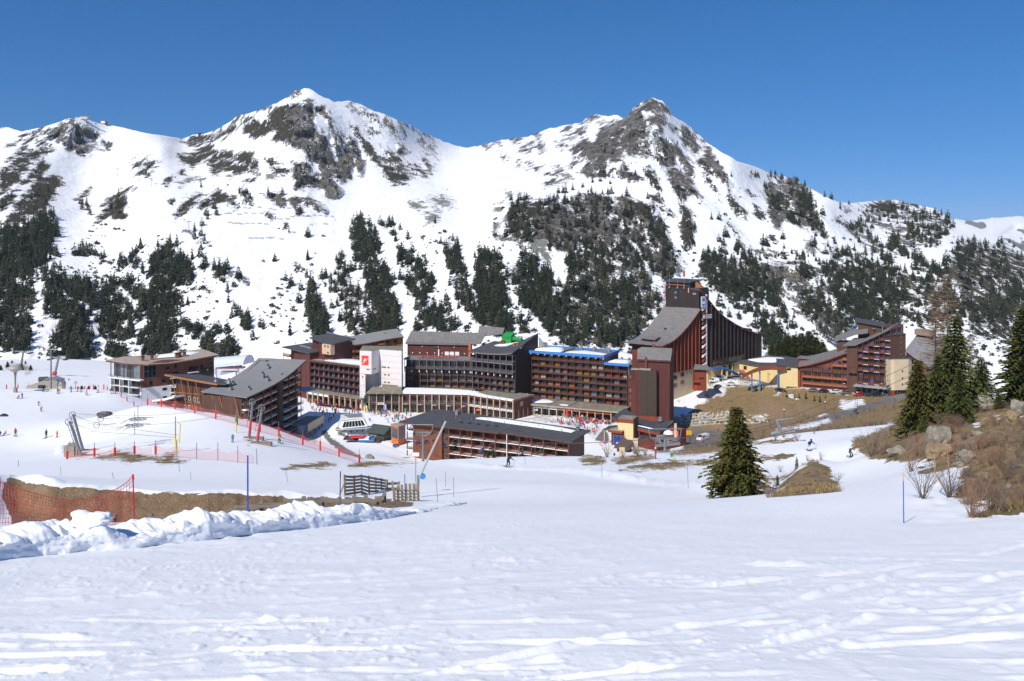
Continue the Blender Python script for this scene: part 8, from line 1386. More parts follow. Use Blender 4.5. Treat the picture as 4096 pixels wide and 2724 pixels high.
MB().tube((0,0,0),W(1783,1685,64)-o_,.085,.075,8).build('lance',pmat('galvanised',(.42,.42,.40),.5),t);MB().tube((.1,0,-.6),(.15,0,.6),.12,.1,6).build('foot',STEEL,t);MB().lathe([(.03,-.03),(.22,-.03),(.22,.03),(.03,.03)],12).build('valve_disc',pmat('disc_blue',(.05,.25,.6)),t,W(1691,1905,64)-o_,(1.35,0,.3))
t=empty('hydrant_pole',W(1663,1932,66),0,'slim pole with a small white box beside the snow lance','pole');MB().tube((0,0,-.5),(0,0,2.1),.03,.03,6).build('pole',STEEL,t);MB().box(-.25,.25,-.1,.1,2.0,2.25).build('box',WHITEP,t)
PB=pmat('pole_blue',(.03,.075,.32),.5);PT=pmat('pole_teal',(.09,.17,.30),.5);POR=pmat('pole_orange',(.70,.36,.10),.6)
def piste_pole(u0,v0,u1,v1,d,lab,c=None,tip=None,r=.028):
 b0=W(u1,v1,d);a=W(u0,v0,d)-b0;t=empty('piste_pole',b0,0,lab,'pole','slim piste marker poles');MB().tube(-a*.06,a*(1 if tip is None else .84),r,r*.85,6).build('pole',c or PT,t)
 if tip:MB().tube(a*.84,a,r,r*.85,6).build('tip',tip,t)
piste_pole(991,1822,991,2042,31,'bright blue piste pole rising over the snow bank',PB,r=.035);piste_pole(1362,1885,1359,2026,46,'blue and yellow piste pole left of the slatted fence',PT,DARKM,.035);piste_pole(1619,1897,1621,2034,56,'blue piste pole in front of the woven screen',PB);piste_pole(3613,1891,3615,2094,29,'blue piste pole with orange tip near the birches',PB,POR,.017)
for a in((1783,1884,1782,1973,72,'slim piste pole right of the woven screen, tallest of three'),(1744,1913,1752,2017,58,'tilted yellow piste pole right of the woven screen'),(1814,1910,1815,2002,64,'slim blue piste pole, rightmost of three beyond the bank'),(2099,1827,2103,1876,130,'slim blue piste pole right of the dark skier'),(2407,1836,2408,1910,100,'slim blue piste pole at the middle of the brow'),(2749,1862,2753,1949,74,'slim blue piste pole left of the big spruce'),(73,1841,75,1872,105,'short thin pole on the left piste, leftmost'),(242,1866,244,1907,86,'short thin pole on the left piste, second'),(448,1889,461,1938,68,'short leaning pole above the earth bank'),(503,1855,507,1878,110,'short thin pole on the left piste below the red posts'),(762,1887,765,1932,74,'short thin pole above the bank right of the blue pole'),(1143,1878,1152,1932,74,'short leaning pole left of the slatted fence'),(715,1850,719,1890,100,'short thin pole below the grey net poles'),(1012,1823,1013,1874,118,'short thin pole near the dark rock'),(1920,1788,1922,1834,138,'slim orange and blue pole on the brow by the long house')):piste_pole(*a[:5],a[5],r=.02 if a[4]<90 else .03)
t=empty('piste_pole',W(3138,2006,56),0,'leaning yellow and black piste pole beside the grassy mound','pole','slim piste marker poles');a=W(3068,1876,56)-t.location;MB().tube((0,0,0),a*.32,.03,.03,6).build('foot',YP,t);MB().tube(a*.32,a,.025,.02,6).build('pole',pmat('pole_dull',(.28,.24,.10)),t)
ROCK=pmat('boulder',(.25,.235,.20),.9,.4,1.6,bump=1,col2=(.36,.32,.25));ROCK2=pmat('boulder_tan',(.28,.205,.125),.9,.35,1.6,bump=.8)
for x,y,r_,sq,m_,lab in((1010,480,1.45,(1,.9,1.35),ROCK,'big pale pointed boulder below the spruces on the right knoll'),(1010,610,1.3,(1.2,.8,.9),ROCK2,'tan boulder leaning under the big pointed boulder'),(1320,660,1.1,(1.2,.9,.85),ROCK,'grey slanted boulder in the middle of the right knoll'),(1120,610,.6,(1.1,.9,.8),ROCK,'small grey boulder left of the slanted boulder'),(1245,735,.5,(1.2,.8,.7),ROCK,'pale low rock above the birches'),(1135,715,.35,(1,1,.8),ROCK,'little pale rock above the snow tongue'),(1540,870,.6,(1,.8,.8),ROCK2,'tan rock with dark hollow on the right knoll'),(1850,200,1.0,(1,.8,.9),ROCK2,'tan boulder beside the upper snow patch'),(1950,110,1.3,(1,.9,1.1),ROCK,'grey boulder at the right edge below the spruce'),(540,590,.9,(1.3,.9,.9),ROCK,'grey rock beside the dark shrub above the track'),(1450,60,1.8,(1.3,.9,.9),ROCK,'large pale rock behind the small pine'),(1430,380,.55,(1.4,1,.7),ROCK,'row rock on top of the knoll with dark gap'),(1800,1000,.4,(1.2,.9,.9),ROCK,'dark grey rock low on the right slope'),(980,330,.5,(1,1,.8),ROCK,'round rock on top of the big boulder')):
 p=hit(*zc('Z15',x,y+r_*30),24,140);lump(lab,p+Vector((0,0,r_*.2)),r_*.52*p.y/62,int(x),m_,'boulder','boulder',sq,.45,3)
lump('dark rock on the snow above the drag lift wires',hit(*zc('Z9',1320,832),150,300)+Vector((0,0,.3)),1.1,3,BOOT,'rock','rock',(1.6,1,.7));lump('small dark rock on the snow at the far left',hit(*zc('Z9',40,830),150,300),.9,4,BOOT,'rock','rock',(1.3,1,.7));lump('grey boulder on the brow left of the bushes',hit(*zc('Z3',790,1520),100,200),.7,21,ROCK,'boulder','boulder',(1.6,1,.7));lump('pale boulder below the dirt track',hit(*zc('Z1',985,1525),150,330),1.4,22,ROCK,'boulder','boulder')
def twigs(h,n,spread,seed,r=.012,mi=0,sub=3):
 q=random.Random(seed);b=MB()
 for i in range(n):
  a=q.uniform(0,6.28);sp=spread*q.uniform(.2,1);L=h*q.uniform(.55,1);p0=Vector((q.uniform(-.12,.12)*spread,q.uniform(-.12,.12)*spread,-.1));p1=Vector((sp*.55*math.cos(a),sp*.55*math.sin(a),L*.6));p2=Vector((sp*math.cos(a+.2),sp*math.sin(a+.2),L))
  b.tube(p0,p1,r,r*.7,3,mi,False);b.tube(p1,p2,r*.7,r*.3,3,mi,False)
  for k in range(sub):c=p0.lerp(p1,q.uniform(.4,1)) if k%2 else p1.lerp(p2,q.uniform(.1,.8));b.tube(c,c+Vector((q.uniform(-1,1),q.uniform(-1,1),q.uniform(.5,1.2)))*h*.22,r*.5,r*.2,3,mi,False)
 return b
TW=pmat('twig',(.22,.13,.085),.9,.3,5);TWD=pmat('twig_grey',(.13,.105,.085),.9,.3,5)
SH=[twigs(1.5,26,.95,61+i).mesh('bare_shrub') for i in range(3)];[m.materials.append(TW if i<2 else TWD) for i,m in enumerate(SH)]
for k,lst in(('Z13',((1240,850,1.0,'behind the grassy mound'),(1100,1150,.9,'at the foot of the leaning yellow pole'),(930,1110,1.3,'right of the big spruce trunk'),(1560,720,.9,'on the snow above the mound'),(1720,710,.7,'on the snow right of the little fir'),(1910,980,.8,'right of the mound'),(1020,420,2.0,'by the grey lift structure'),(1280,440,1.8,'right of the grey lift structure'),(1640,400,.9,'on the crest of the ski track'),(1440,480,1.6,'where the upper track begins'),(880,500,2.2,'just right of the big spruce top'),(500,540,2.0,'left of the big spruce'),(1180,480,1.2,'on the snow under the lift structure'))),('Z8',((780,1270,2.4,'in front of the outdoor stair'),(900,1260,2.0,'right of the outdoor stair'),(310,1290,2.4,'on the brow, brownest'),(140,1270,1.8,'thin on the brow near the long house'),(560,1290,1.6,'below the outdoor stair'),(1750,1140,1.6,'by the lower car park'),(1950,1040,2.4,'beside the big spruce tip'),(2050,1100,2.4,'low beside the big spruce'))),('Z15',((690,820,1.0,'on the snow left of the birches'),(250,640,1.6,'dark and round beside the ski track'),(390,620,1.2,'beside the grey rock'),(820,1120,1.0,'sparse on the snow in front of the birches'),(1120,1110,1.0,'dark at the foot of the birches'),(1400,1340,.9,'at the snow tongue near the right edge'),(760,660,1.2,'under the coned spruce'),(1600,1250,.8,'low above the snow tongue'),(1400,1130,.8,'above the dark snow tongue')))):
 for x,y,s_,w2 in lst:p=hit(*zc(k,x,y),24,260);o=obj('bare_shrub',SH[R.randrange(3)],None,None,p,(0,0,R.uniform(0,6)));o.scale=(s_*.68,)*3 if k!='Z15' else(s_*.95,)*3;tag(o,'leafless shrub '+w2,'shrub','leafless shrubs')
scol=bpy.data.collections.new('brush_sources');COL.children.link(scol)
for i in range(3):p=hit(*zc('Z15',1500+i*150,560+i*180),24,140);o=bpy.data.objects.new('dry_shrub',SH[i]);scol.objects.link(o);o.location=p;o.scale=(.8,)*3;tag(o,'dry russet shrub on the right knoll, '+('uppermost','middle','lowest')[i]+' of three','shrub','dry shrubs on the knoll')
tu_=MB();q=random.Random(9)
for i in range(34):a=q.uniform(0,6.28);c=Vector((q.uniform(-.3,.3),q.uniform(-.3,.3),-.03));e=c+Vector((math.cos(a)*.22,math.sin(a)*.22,q.uniform(.12,.3)));sd_=Vector((-math.sin(a),math.cos(a),0))*.022;tu_.add([c-sd_,c+sd_,e],[(0,1,2)])
gcol=bpy.data.collections.new('grass_sources');COL.children.link(gcol);tum=tu_.mesh('grass_tuft');tum.materials.append(pmat('dry_grass',(.27,.185,.085),.9,.35,2,col2=(.36,.26,.12)))
o=bpy.data.objects.new('grass_tuft',tum);gcol.objects.link(o);o.location=hit(*zc('Z13',1600,1000),40,100);tag(o,'tuft of dry grass in the middle of the grassy mound','grass tuft')
NB,NG=[],[];tf_=GF['turf']
n=60000;iu=NR.integers(0,len(uA),n);jd=NR.integers(0,len(dA),n)
for i,j in zip(iu,jd):
 d=dA[j];u=uA[i]
 if tf_[i,j]<0 or GF['patch'][i,j]>0 or d>330 or not-100<u<4300:continue
 p=Vector((XX[i,j],YY[i,j],ZB[i,j]))
 if u>3540 and 24<d<150:
  if len(NB)<2400 and R.random()<.5:NB.append((p,R.uniform(.25,.62)*min(1.2,.5+d/110)))
  NG.append((p,R.uniform(.4,.9)))
 elif d<200:NG.append((p,R.uniform(.4,.9)*(1+d/260)))
 elif u>2680 and d<330 and R.random()<.25:NB.append((p,R.uniform(.5,1.2)))
scatter_stuff('dry_brush',[p for p,s in NB],[[s]*3 for p,s in NB],[R.uniform(0,6.28) for _ in NB],scol);scatter_stuff('dry_grass',[p for p,s in NG],[[s]*3 for p,s in NG],[R.uniform(0,6.28) for _ in NG],gcol)
def spruce(h,rad,seed,dens=1.0,cones=0.0,low=.06,needle=NEEDLE2,shape=.85):
 q=random.Random(seed);b=MB();b.tube((0,0,-.8),(0,0,h*.6),h*.02,h*.011,7,0,False);b.tube((0,0,h*.6),(0,0,h*.985),h*.011,h*.002,5,0,False)
 nl=int(30*dens);cb=MB()
 for k in range(nl):
  t=low+(1-low)*(k/nl)**.92;R0=rad*((1-t)**shape)*min(1,.62+2.2*(t-low))*q.uniform(.82,1.14);z0=h*t;nb_=int(7+9*(1-t))
  for i in range(nb_):
   a=6.283*(i/nb_)+q.uniform(-.4,.4)+k;L=R0*q.uniform(.62,1.12);dr=L*q.uniform(.15,.42);up=Vector((math.cos(a),math.sin(a),0));sd_=Vector((-up.y,up.x,0));m=max(3,int(L/(.034*h)))
   for j in range(m):
    f=(j+.6)/m;c=up*(L*f)+Vector((0,0,z0-dr*f*f*1.2+.04*L*f));s=h*.038*q.uniform(.7,1.25)*(1.15-.45*f)*(1 if t<.8 else .75)
    for e in(-1,1):tip=c+up*s*1.2+sd_*(e*s*q.uniform(.7,1.3))+Vector((0,0,-s*q.uniform(.1,.7)));b.add([c-up*s*.3,c+up*s*.9+Vector((0,0,s*.2)),tip],[(0,1,2)],1)
    b.add([c+Vector((0,0,s*.3))-sd_*s*.35,c+Vector((0,0,s*.3))+sd_*s*.35,c+up*s*1.35-Vector((0,0,s*.4))],[(0,1,2)],1)
    if cones and t>.3 and q.random()<cones*(t+.12)**2.2 and f>.4:cb.tube(c+Vector((0,0,-.0)),c+up*s*.25-Vector((0,0,s*1.1)),s*.33,s*.2,5,0)
 return b,cb
SPM={}
def near_spruce(lab,u,v,h,rad,kind,d=None,grp=None):
 if kind not in SPM:
  a,cb=spruce(*{'coned':(10,2.9,71,1.15,.55,.03),'coned2':(10,2.6,72,1.1,.16,.04),'green':(10,2.9,73,1.05,0,.04),'small':(10,2.5,74,.6,0,.03)}[kind],needle=None)
  cm=bpy.data.meshes.new('crown');tr=MB();cr_=MB()
  for f,m in zip(a.f,a.m):(cr_ if m else tr).add([a.v[i] for i in f],[tuple(range(len(f)))])
  t1,c1=tr.mesh('trunk'),cr_.mesh('crown');t1.materials.append(BARK);c1.materials.append(NEEDLE3 if kind=='coned' else NEEDLE2);k1=None
  if cb.v:k1=cb.mesh('cones');k1.materials.append(CONES)
  SPM[kind]=(t1,c1,k1)
 p=hit(u,v,24,200) if d is None else G(u,d);t=empty('spruce_tree',p,R.uniform(0,6),lab,'tree',grp);s=h/10
 for nm,me in zip(('trunk','crown','cones'),SPM[kind]):
  if me:o=obj(nm,me,None,t);o.scale=(s*rad*1.15,s*rad*1.15,s);(tag(o,kind='stuff') if nm=='cones' else 0)
 return t
near_spruce('big spruce with orange cones standing alone in front of the stone wall',2946,1985,62*365/F,1.3,'coned',61)
for lab,u,d,v0,h,rad,kd in(('russet coned spruce, leftmost of the group on the right knoll',3672,96,0,340,1.05,'coned'),('coned spruce second from left in the knoll group',3752,100,0,330,.95,'coned2'),('tallest dark green spruce rising in the knoll group',3820,104,0,450,.95,'green'),('bright green young pine in front of the tallest spruce',3838,92,0,235,1.0,'green'),('rounded green pine right of the tallest spruce',3925,116,0,190,1.3,'green'),('big spruce with brown cones at the right edge',4090,98,0,400,1.15,'coned2'),('small pine between the rocks on the knoll',3955,82,0,110,1.25,'small'),('small dark spruce low beside the coned spruce',3700,88,0,170,1.2,'coned2'),('young spruce just left of the right edge tree',3995,96,0,90,1.3,'small')):near_spruce(lab,u,0,h*d/F,rad,kd,d)
near_spruce('little fir on the snow above the grassy mound',3187,1862,66*75/F*1.1,.75,'small',76);near_spruce('tiny fir left of the grassy mound',3110,1905,.9,1,'small',68)
for i,(k,x,y,hp) in enumerate((('Z3',790,1500,32),('Z3',1010,1500,48),('Z8',1525,1165,27),('Z8',20,1260,27),('Z2',280,1530,55),('Z2',980,1520,32),('Z1',1300,1545,35),('Z2',920,1520,28),('Z1',1230,1560,26))):p=hit(*zc(k,x,y),120,230);near_spruce('bushy little conifer on the brow '+('right of the long brown house','with brown needles by the restaurant','at the edge of the lower car park','at the corner of the long house','at the foot of the first chairlift pylon','in front of the long house balconies','on the dark green turf below the station','left of the balcony bush','half hidden on the dark green turf')[i],0,0,hp*p.y/F,1.5,'small',p.y).location=p
for i,(x,y,h_) in enumerate(((385,948,50),(455,955,80),(510,935,62),(775,1015,75),(860,1028,50),(905,1030,60),(975,1035,78),(1065,1058,70),(1120,1068,75),(1180,1025,40),(55,980,30))):p=hit(*zc('Z5',x,y),280,420);near_spruce('small planted fir on the brown slope below the car park, '+('first','second','third','fourth','fifth','sixth','seventh','eighth','ninth','tenth','one on the dirty snow')[i]+(' from the left' if i<10 else ''),0,0,h_/2.6133*p.y/F,.95,'small',p.y,'planted firs below the car park').location=p
for i,(x,y) in enumerate(((700,590),(780,560),(850,580),(930,570),(1010,560),(1080,590),(620,600),(1150,560))):p=W(*zc('Z5',x,y+30),432);near_spruce('dense olive pine in the clump behind the yellow building, '+('first','second','third','fourth','fifth','sixth','leftmost','rightmost')[i]+(' large one' if i<6 else ' one'),0,0,(9,10,11,11.5,12,10.5,7,7)[i]*1.05,2.1,'green',432,'pines behind the yellow building').location=p
for i,(x,y,h_,d) in enumerate(((95,165,75,470),(150,80,40,520),(270,195,85,440),(385,205,70,440),(320,85,40,520),(10,210,70,430),(140,200,40,440),(1030,320,70,345),(1110,335,75,345),(1195,345,105,340),(1300,390,75,335),(1385,395,110,332),(780,290,30,380),(865,290,25,380),(980,320,40,350),(240,195,70,445))):u,v=zc('Z9',x,y);near_spruce('dark conifer on the far piste '+('near the left edge','high beside the lift line','behind the earth mound','right of the earth mound','below the forest edge','at the very left edge','left of the earth mound','left in the row before the hotel','second in the row before the hotel','tallest in the row before the hotel','beside the hotel front','touching the hotel front','lone and small on open snow','tiny on open snow','at the start of the hotel row','on the earth mound')[i],u,0,h_/3.1357*d/F,1.5,'green',d)
LM=twigs(1.0,10,.1,5)
def larch(lab,u,d,h,seed):
 q=random.Random(seed);t=empty('larch_tree',G(u,d),0,lab,'tree');MB().tube((0,0,-.5),(0,0,h),h*.011,h*.002,6).build('trunk',TWD,t);b=MB()
 for k in range(420):
  f=.12+.88*q.random()**.85;a=q.uniform(0,6.28);L=h*.21*(1.08-f)**.6*q.uniform(.5,1.1);p0=Vector((0,0,h*f));p1=p0+Vector((math.cos(a)*L,math.sin(a)*L,L*.12));b.tube(p0,p1,h*.0019,h*.0008,3,0,False)
  for j in range(5):c=p0.lerp(p1,q.uniform(.3,1));b.tube(c,c+Vector((q.uniform(-1,1),q.uniform(-1,1),q.uniform(-.9,.6)))*h*.018,h*.0012,h*.0006,3,0,False)
 b.build('branches',pmat('larch_twig',(.20,.135,.085),.9,.25,3),t)
larch('tall leafless russet larch behind the spruces',3790,150,24,3);larch('leafless larch left of the tallest larch',3742,152,22,4);larch('thin leafless larch between the spruces at right',3880,148,13,6)
for i,(x0,y0,x1,y1,x2,y2) in enumerate(((1130,1090,970,830,950,350),(1165,1080,1130,860,1110,520))):
 p=hit(*zc('Z15',x0,y0),24,80);d=p.y;t=empty('birch_tree',p,0,('bent bare birch sapling by the snow below the rocks','straight bare birch sapling beside the bent one')[i],'tree');c1=W(*zc('Z15',x1,y1),d)-p;c2=W(*zc('Z15',x2,y2),d)-p;MB().tube((0,0,-.1),c1,.035,.025,6).tube(c1,c2,.025,.006,6).build('trunk',pmat('birch_bark',(.42,.27,.15),.8),t);b=MB();q=random.Random(i)
 for k in range(46):f=q.uniform(.15,1);c=c1.lerp(c2,f) if k%4 else c1*f;e=c+Vector((q.uniform(-1,1),q.uniform(-1,1),q.uniform(.0,1)))*.55;b.tube(c,e,.008,.003,3,0,False)
 b.build('twigs',TW,t)
root=empty('lift_station',G(1405,318),0,'chairlift station with white windowed roof shell on the plaza','lift station');o_=root.location
q1=lambda x,y,d:W(*zc('Z1',x,y),d)-o_
sh=pmat('shell_white',(.66,.66,.62),.5)
fa=[q1(660,1218,312),q1(968,1190,309),q1(922,1108,312),q1(700,1128,314)];bk=[p+Vector((-1.6,7,0)) for p in fa]
MB().add(fa+bk,[(0,1,2,3),(7,6,5,4),(0,4,5,1),(1,5,6,2),(2,6,7,3),(3,7,4,0)]).build('shell',sh,root)
for i in range(7):
 f0,f1=.13+i*.118,.13+i*.118+.098;A_=[fa[0].lerp(fa[1],f0),fa[0].lerp(fa[1],f1),fa[3].lerp(fa[2],f1),fa[3].lerp(fa[2],f0)];b_=[A_[0].lerp(A_[3],.14),A_[1].lerp(A_[2],.14),A_[1].lerp(A_[2],.8),A_[0].lerp(A_[3],.8)];n_=Vector((-.03,-.12,.03))
 MB().add([p+n_ for p in b_]+[p-n_*.5 for p in b_],[(0,1,2,3),(7,6,5,4),(0,4,5,1),(1,5,6,2),(2,6,7,3),(3,7,4,0)]).build('window',GL[0],root)
MB().strip([fa[3]+Vector((-.4,-.4,.5)),fa[2]+Vector((.4,-.4,.5))],[bk[3]+Vector((-.4,.4,.5)),bk[2]+Vector((.4,.4,.5))],.45).build('roof_edge',sh,root);MB().strip([fa[3]+Vector((.3,.6,.56)),fa[2]+Vector((-.3,.6,.56))],[bk[3]+Vector((.3,-.4,.56)),bk[2]+Vector((-.3,-.4,.56))],.1).build('roof',GREYM,root)
MB().tube(q1(650,1215,313),q1(760,1275,309),.8,.55,10).build('nose_tube',GREYM,root);MB().tube(q1(675,1250,314),q1(690,1325,314),.75,.75,10).build('leg',GREYM,root);MB().tube(q1(960,1210,311),q1(985,1300,311),.7,.8,10).build('leg',GREYM,root)
for k in range(5):MB().path([q1(730+k*60,1230-3*k,310),q1(738+k*60,1255-3*k,310)],.22,5).build('hanger_arm',DARKM,root)
MB().path([q1(640,1225,309.5),q1(850,1218,309),q1(1010,1205,308)],.25,5).build('rail_beam',STEEL,root);MB().lathe([(.9,0),(.95,.6),(.6,1.2)],10,0,tuple(q1(1000,1290,308))).build('drive_unit',GREYM,root);MB().lathe([(.05,-.5),(.5,0),(.05,.5)],10,0,tuple(q1(1025,1245,307))).build('white_ball',WHITEP,root);MB().lathe([(.05,-.5),(.5,0),(.05,.5)],10,0,tuple(q1(747,1272,308))).build('white_ball',WHITEP,root)
for x,y,c in((800,1320,DARKM),(860,1308,REDP),(905,1318,WHITEP),(960,1335,BLUE),(1020,1350,WOOD_BROWN)):p=q1(x,y,302);MB().box(p.x-2.6,p.x+2.6,p.y-1,p.y+2.2,p.z-.2,p.z+.35).build('boarding_mat',c,root)
def hutx(name,lab,cat,q_,roofm,wallm,d,w_,dp,h,rh,ang,door=None,win=2,over=.8):
 p=G(q_,d);t=empty(name,p,ang,lab,cat);MB().add([(x,y,z) for x in(-w_/2,w_/2) for y,z in((0,-1),(dp,-1),(dp,h),(dp/2,h+rh*.92),(0,h))],[(0,1,2,3,4),(9,8,7,6,5),(0,5,6,1),(1,6,7,2),(2,7,8,3),(3,8,9,4),(4,9,5,0)]).build('wall',wallm,t)
 for s in(0,1):MB().strip([(-w_/2-over,-over if s==0 else dp+over,h-over*.3),(w_/2+over,-over if s==0 else dp+over,h-over*.3)],[(-w_/2-over,dp/2,h+rh),(w_/2+over,dp/2,h+rh)],.22).build('roof',roofm,t)
 for i in range(win):o=obj('window',win_mesh(1.0,1.0,2,1),None,t,(-w_/2+.6+i*1.6,-.05,h-1.6));slot(o,1,GL[0])
 return t
hutx('station_hut','dark green hut with low gable roof right of the lift station','hut',1505,pmat('roof_green',(.06,.075,.065),.8),pmat('wall_green',(.045,.05,.045)),305,6.4,7,3.0,1.7,-.5)
t=empty('kiosk_cabin',G(1596,300),.0,'bright orange glazed cabin on the snow left of the long house','kiosk');p0,p1,p2=[G(u,d)-t.location for u,d in((1565,301),(1594,297),(1622,301))];zb=1.0;zt=6.2
MB().prism([(p0.x,p0.y),(p1.x,p1.y),(p2.x,p2.y),(p1.x+.5,p1.y+7)],-1,zt).build('frame',pmat('cabin_orange',(.62,.16,.03),.6),t);MB().prism([(p0.x-.3,p0.y),(p1.x,p1.y-.3),(p2.x+.3,p2.y),(p1.x+.5,p1.y+7.3)],zt,zt+.35).build('roof',CONC,t)
for a,c,n_ in((p0,p1,1),(p1,p2,2)):
 for i in range(n_):
  f0,f1=.1+i*.45,(.9 if n_==1 else .47+i*.45);e=(c-a).normalized();nn=Vector((e.y,-e.x,0))*.06;A_=a.lerp(c,f0)+nn;B_=a.lerp(c,f1)+nn;MB().add([(A_.x,A_.y,2.2),(B_.x,B_.y,2.2),(B_.x,B_.y,5.6),(A_.x,A_.y,5.6)]+[(A_.x-nn.x,A_.y-nn.y,2.2),(B_.x-nn.x,B_.y-nn.y,2.2),(B_.x-nn.x,B_.y-nn.y,5.6),(A_.x-nn.x,A_.y-nn.y,5.6)],[(0,1,2,3),(0,4,5,1),(1,5,6,2),(2,6,7,3),(3,7,4,0)]).build('window',pmat('glass_slate',(.07,.10,.14),.15),t)
t=empty('far_lift_station',W(885,1500,420),0,'white barrel roofed lift station behind the hotel','lift station');prof=[(math.cos(a),math.sin(a)) for a in np.linspace(0,math.pi,9)];MB().add([(x0+3.6*c*.35,6*k+0*c,2+4.6*s+3.2*(c<-9)) for k,x0 in((0,-1.4),(0,0))[:0] for c,s in prof]+[(xx+1.2*c,5.0*c+(0 if k==0 else 2),4+4.2*s+(0 if k==0 else 1.2)) for k,xx in((0,-4.0),(1,12.5)) for c,s in prof],[(i,i+1,10+i,9+i) for i in range(8)]+[tuple(range(9))[::-1],tuple(range(9,18)),(0,9,17,8)]).build('barrel_roof',pmat('shell_blue_white',(.60,.65,.72),.4),t);MB().tube((-2.5,0,-1),(-2.5,0,4.5),.5,.5,8).build('leg',WHITEP,t);MB().tube((8,0,-1),(8,0,5),.5,.5,8).build('leg',WHITEP,t);MB().box(0,7,-1,3,-2,1.6).build('white_base',WHITEP,t);MB().box(-2,11,-2,2,3.2,3.9).build('red_stripe',pmat('stripe_pink',(.5,.2,.18)),t)
t=empty('mushroom_lamp',G(61,272),0,'mushroom shaped disc on a tapered column with stone foot','landmark');MB().lathe([(1.7,-.5),(1.9,.8),(1.6,3.4)],8).build('stone_foot',CONC,t);MB().lathe([(.55,3.4),(.8,12),(1.35,16)],10).build('column',pmat('column_grey',(.26,.22,.18),.8),t);MB().lathe([(1.2,15.8),(5.4,18.2),(5.6,18.9),(4.6,20.4),(2,21.1),(.2,21.2)],24).build('disc',pmat('disc_grey',(.36,.33,.29),.6),t,(0,0,-.4));t.scale=(.36,.36,.40)
t=empty('pavilion',G(195,284),0,'half buried timber pavilion with sloped side and round glass bay','pavilion');o_=t.location;q9=lambda x,y,d=284:W(*zc('Z9',x,y),d)-o_
A_=[q9(330,455),q9(560,378),q9(650,362),q9(760,395)];WS=pmat('weathered_plank',(.32,.28,.25),.9,.35,3,streak=(3,3,.4));MB().add([(p.x,p.y,p.z) for p in A_]+[(p.x,p.y+3,p.z) for p in A_]+[(A_[0].x,0,-1),(A_[3].x,0,-1)],[(8,9,3,2,1,0),(0,1,5,4),(1,2,6,5),(2,3,7,6)]).build('plank_wall',WS,t);MB().strip([A_[1]+Vector((0,-.3,.2)),A_[2]+Vector((0,-.3,.3)),A_[3]+Vector((.3,-.3,.2))],[p+Vector((0,3,.5)) for p in A_[1:]],.15).build('roof',pmat('roof_steel_blue',(.22,.25,.29),.6),t)
c=q9(745,505);MB().lathe([(1.25,-.5),(1.4,1.3)],14,0,(c.x,1,c.z)).build('bay_base',BEIGE,t);MB().lathe([(1.4,1.32),(1.45,2.0),(1.2,2.7),(.6,3.1),(.1,3.2)],14,0,(c.x,1,c.z)).build('glass_bay',pmat('glass_dome',(.35,.38,.37),.25),t);b=MB();[b.path([(c.x+r_*math.cos(a),1+r_*math.sin(a),c.z+z) for r_,z in((1.46,1.35),(1.5,2.0),(1.25,2.75),(.65,3.15))],.05,4) for a in np.arange(0,6.28,.785)];b.build('bay_ribs',WOOD_ORANGE,t);MB().box(q9(480,0).x,q9(570,0).x,-.2,.2,-1,q9(0,440).z).build('dark_opening',BLACKWOOD,t)
hutx('piste_hut','small brown hut with green roof on the far piste','hut',171,pmat('roof_green',(.06,.075,.065)),WOOD_MID,360,2.9,3,1.7,1.0,.3,win=0,over=.3)
t=empty('flood_mast',G(204,282),0,'tall grey floodlight mast in front of the pavilion','mast');hm=(zc('Z9',0,512)[1]-zc('Z9',0,15)[1])*282/F;MB().tube((0,0,0),(0,0,hm),.3,.2,8).build('mast',STEEL,t);[MB().box(x-.5,x+.5,-.2,.2,hm-.3,hm+.5).build('floodlight',WHITEP,t) for x in(-3.0,2.8)];MB().tube((-3,0,hm),(3,0,hm),.1,.1,5).build('arm',STEEL,t)
for bx0,tx0,d,lab in(((255,192),(292,25),450,'leaning far lift pylon with red pad on the earth mound'),((678,280),(735,100),400,'leaning far lift pylon with red pad right of the mast')):
 b0=G(zc('Z9',*bx0)[0],d);tp0=W(*zc('Z9',*tx0),d)-b0;t=empty('lift_pylon',b0,0,lab,'lift pylon','leaning far lift pylons');MB().tube((0,0,-1),tp0,.6,.45,8).build('mast',STEEL,t);MB().tube((0,0,0),tp0*.2,1.0,1.0,10).build('pad',REDP,t);MB().tube(tp0+Vector((-4,0,.5)),tp0+Vector((4,0,-.8)),.3,.3,6).build('cross_arm',STEEL,t);[MB().box(tp0.x+s*3.6-.6,tp0.x+s*3.6+.6,-2,2,tp0.z-.8,tp0.z-.2).build('sheave_train',DARKM,t) for s in(-1,1)]
t=empty('piste_sign',G(302,285),0,'piste map sign on a red padded post at the crest','sign');MB().tube((0,0,0),(0,0,.7),.17,.17,8).build('pad',REDP,t);MB().tube((0,0,.7),(0,0,2.4),.06,.06,5).build('post',WOOD_MID,t);MB().box(-.45,.5,-.06,.06,1.5,2.6).build('board',pmat('board_grey',(.35,.37,.38)),t)
def mtn(name,lab,cat,k,x,y,grp=None):return empty(name,mpt(*zc(k,x,y)),0,lab,cat,grp)
t=mtn('summit_station','white lift station on the snowy summit at left','lift station','N1',1300,125);t.scale=(.4,)*3;MB().prism([(-12,0),(12,0),(14,8),(-10,8)],6,13).build('shell',pmat('shell_summit',(.5,.5,.47)),t);[MB().box(x,x+3,1,6,-6,6).build('leg',STEEL,t) for x in(-8,6)];MB().box(-8,26,0,8,12.9,14.5).build('gantry',STEEL,t)
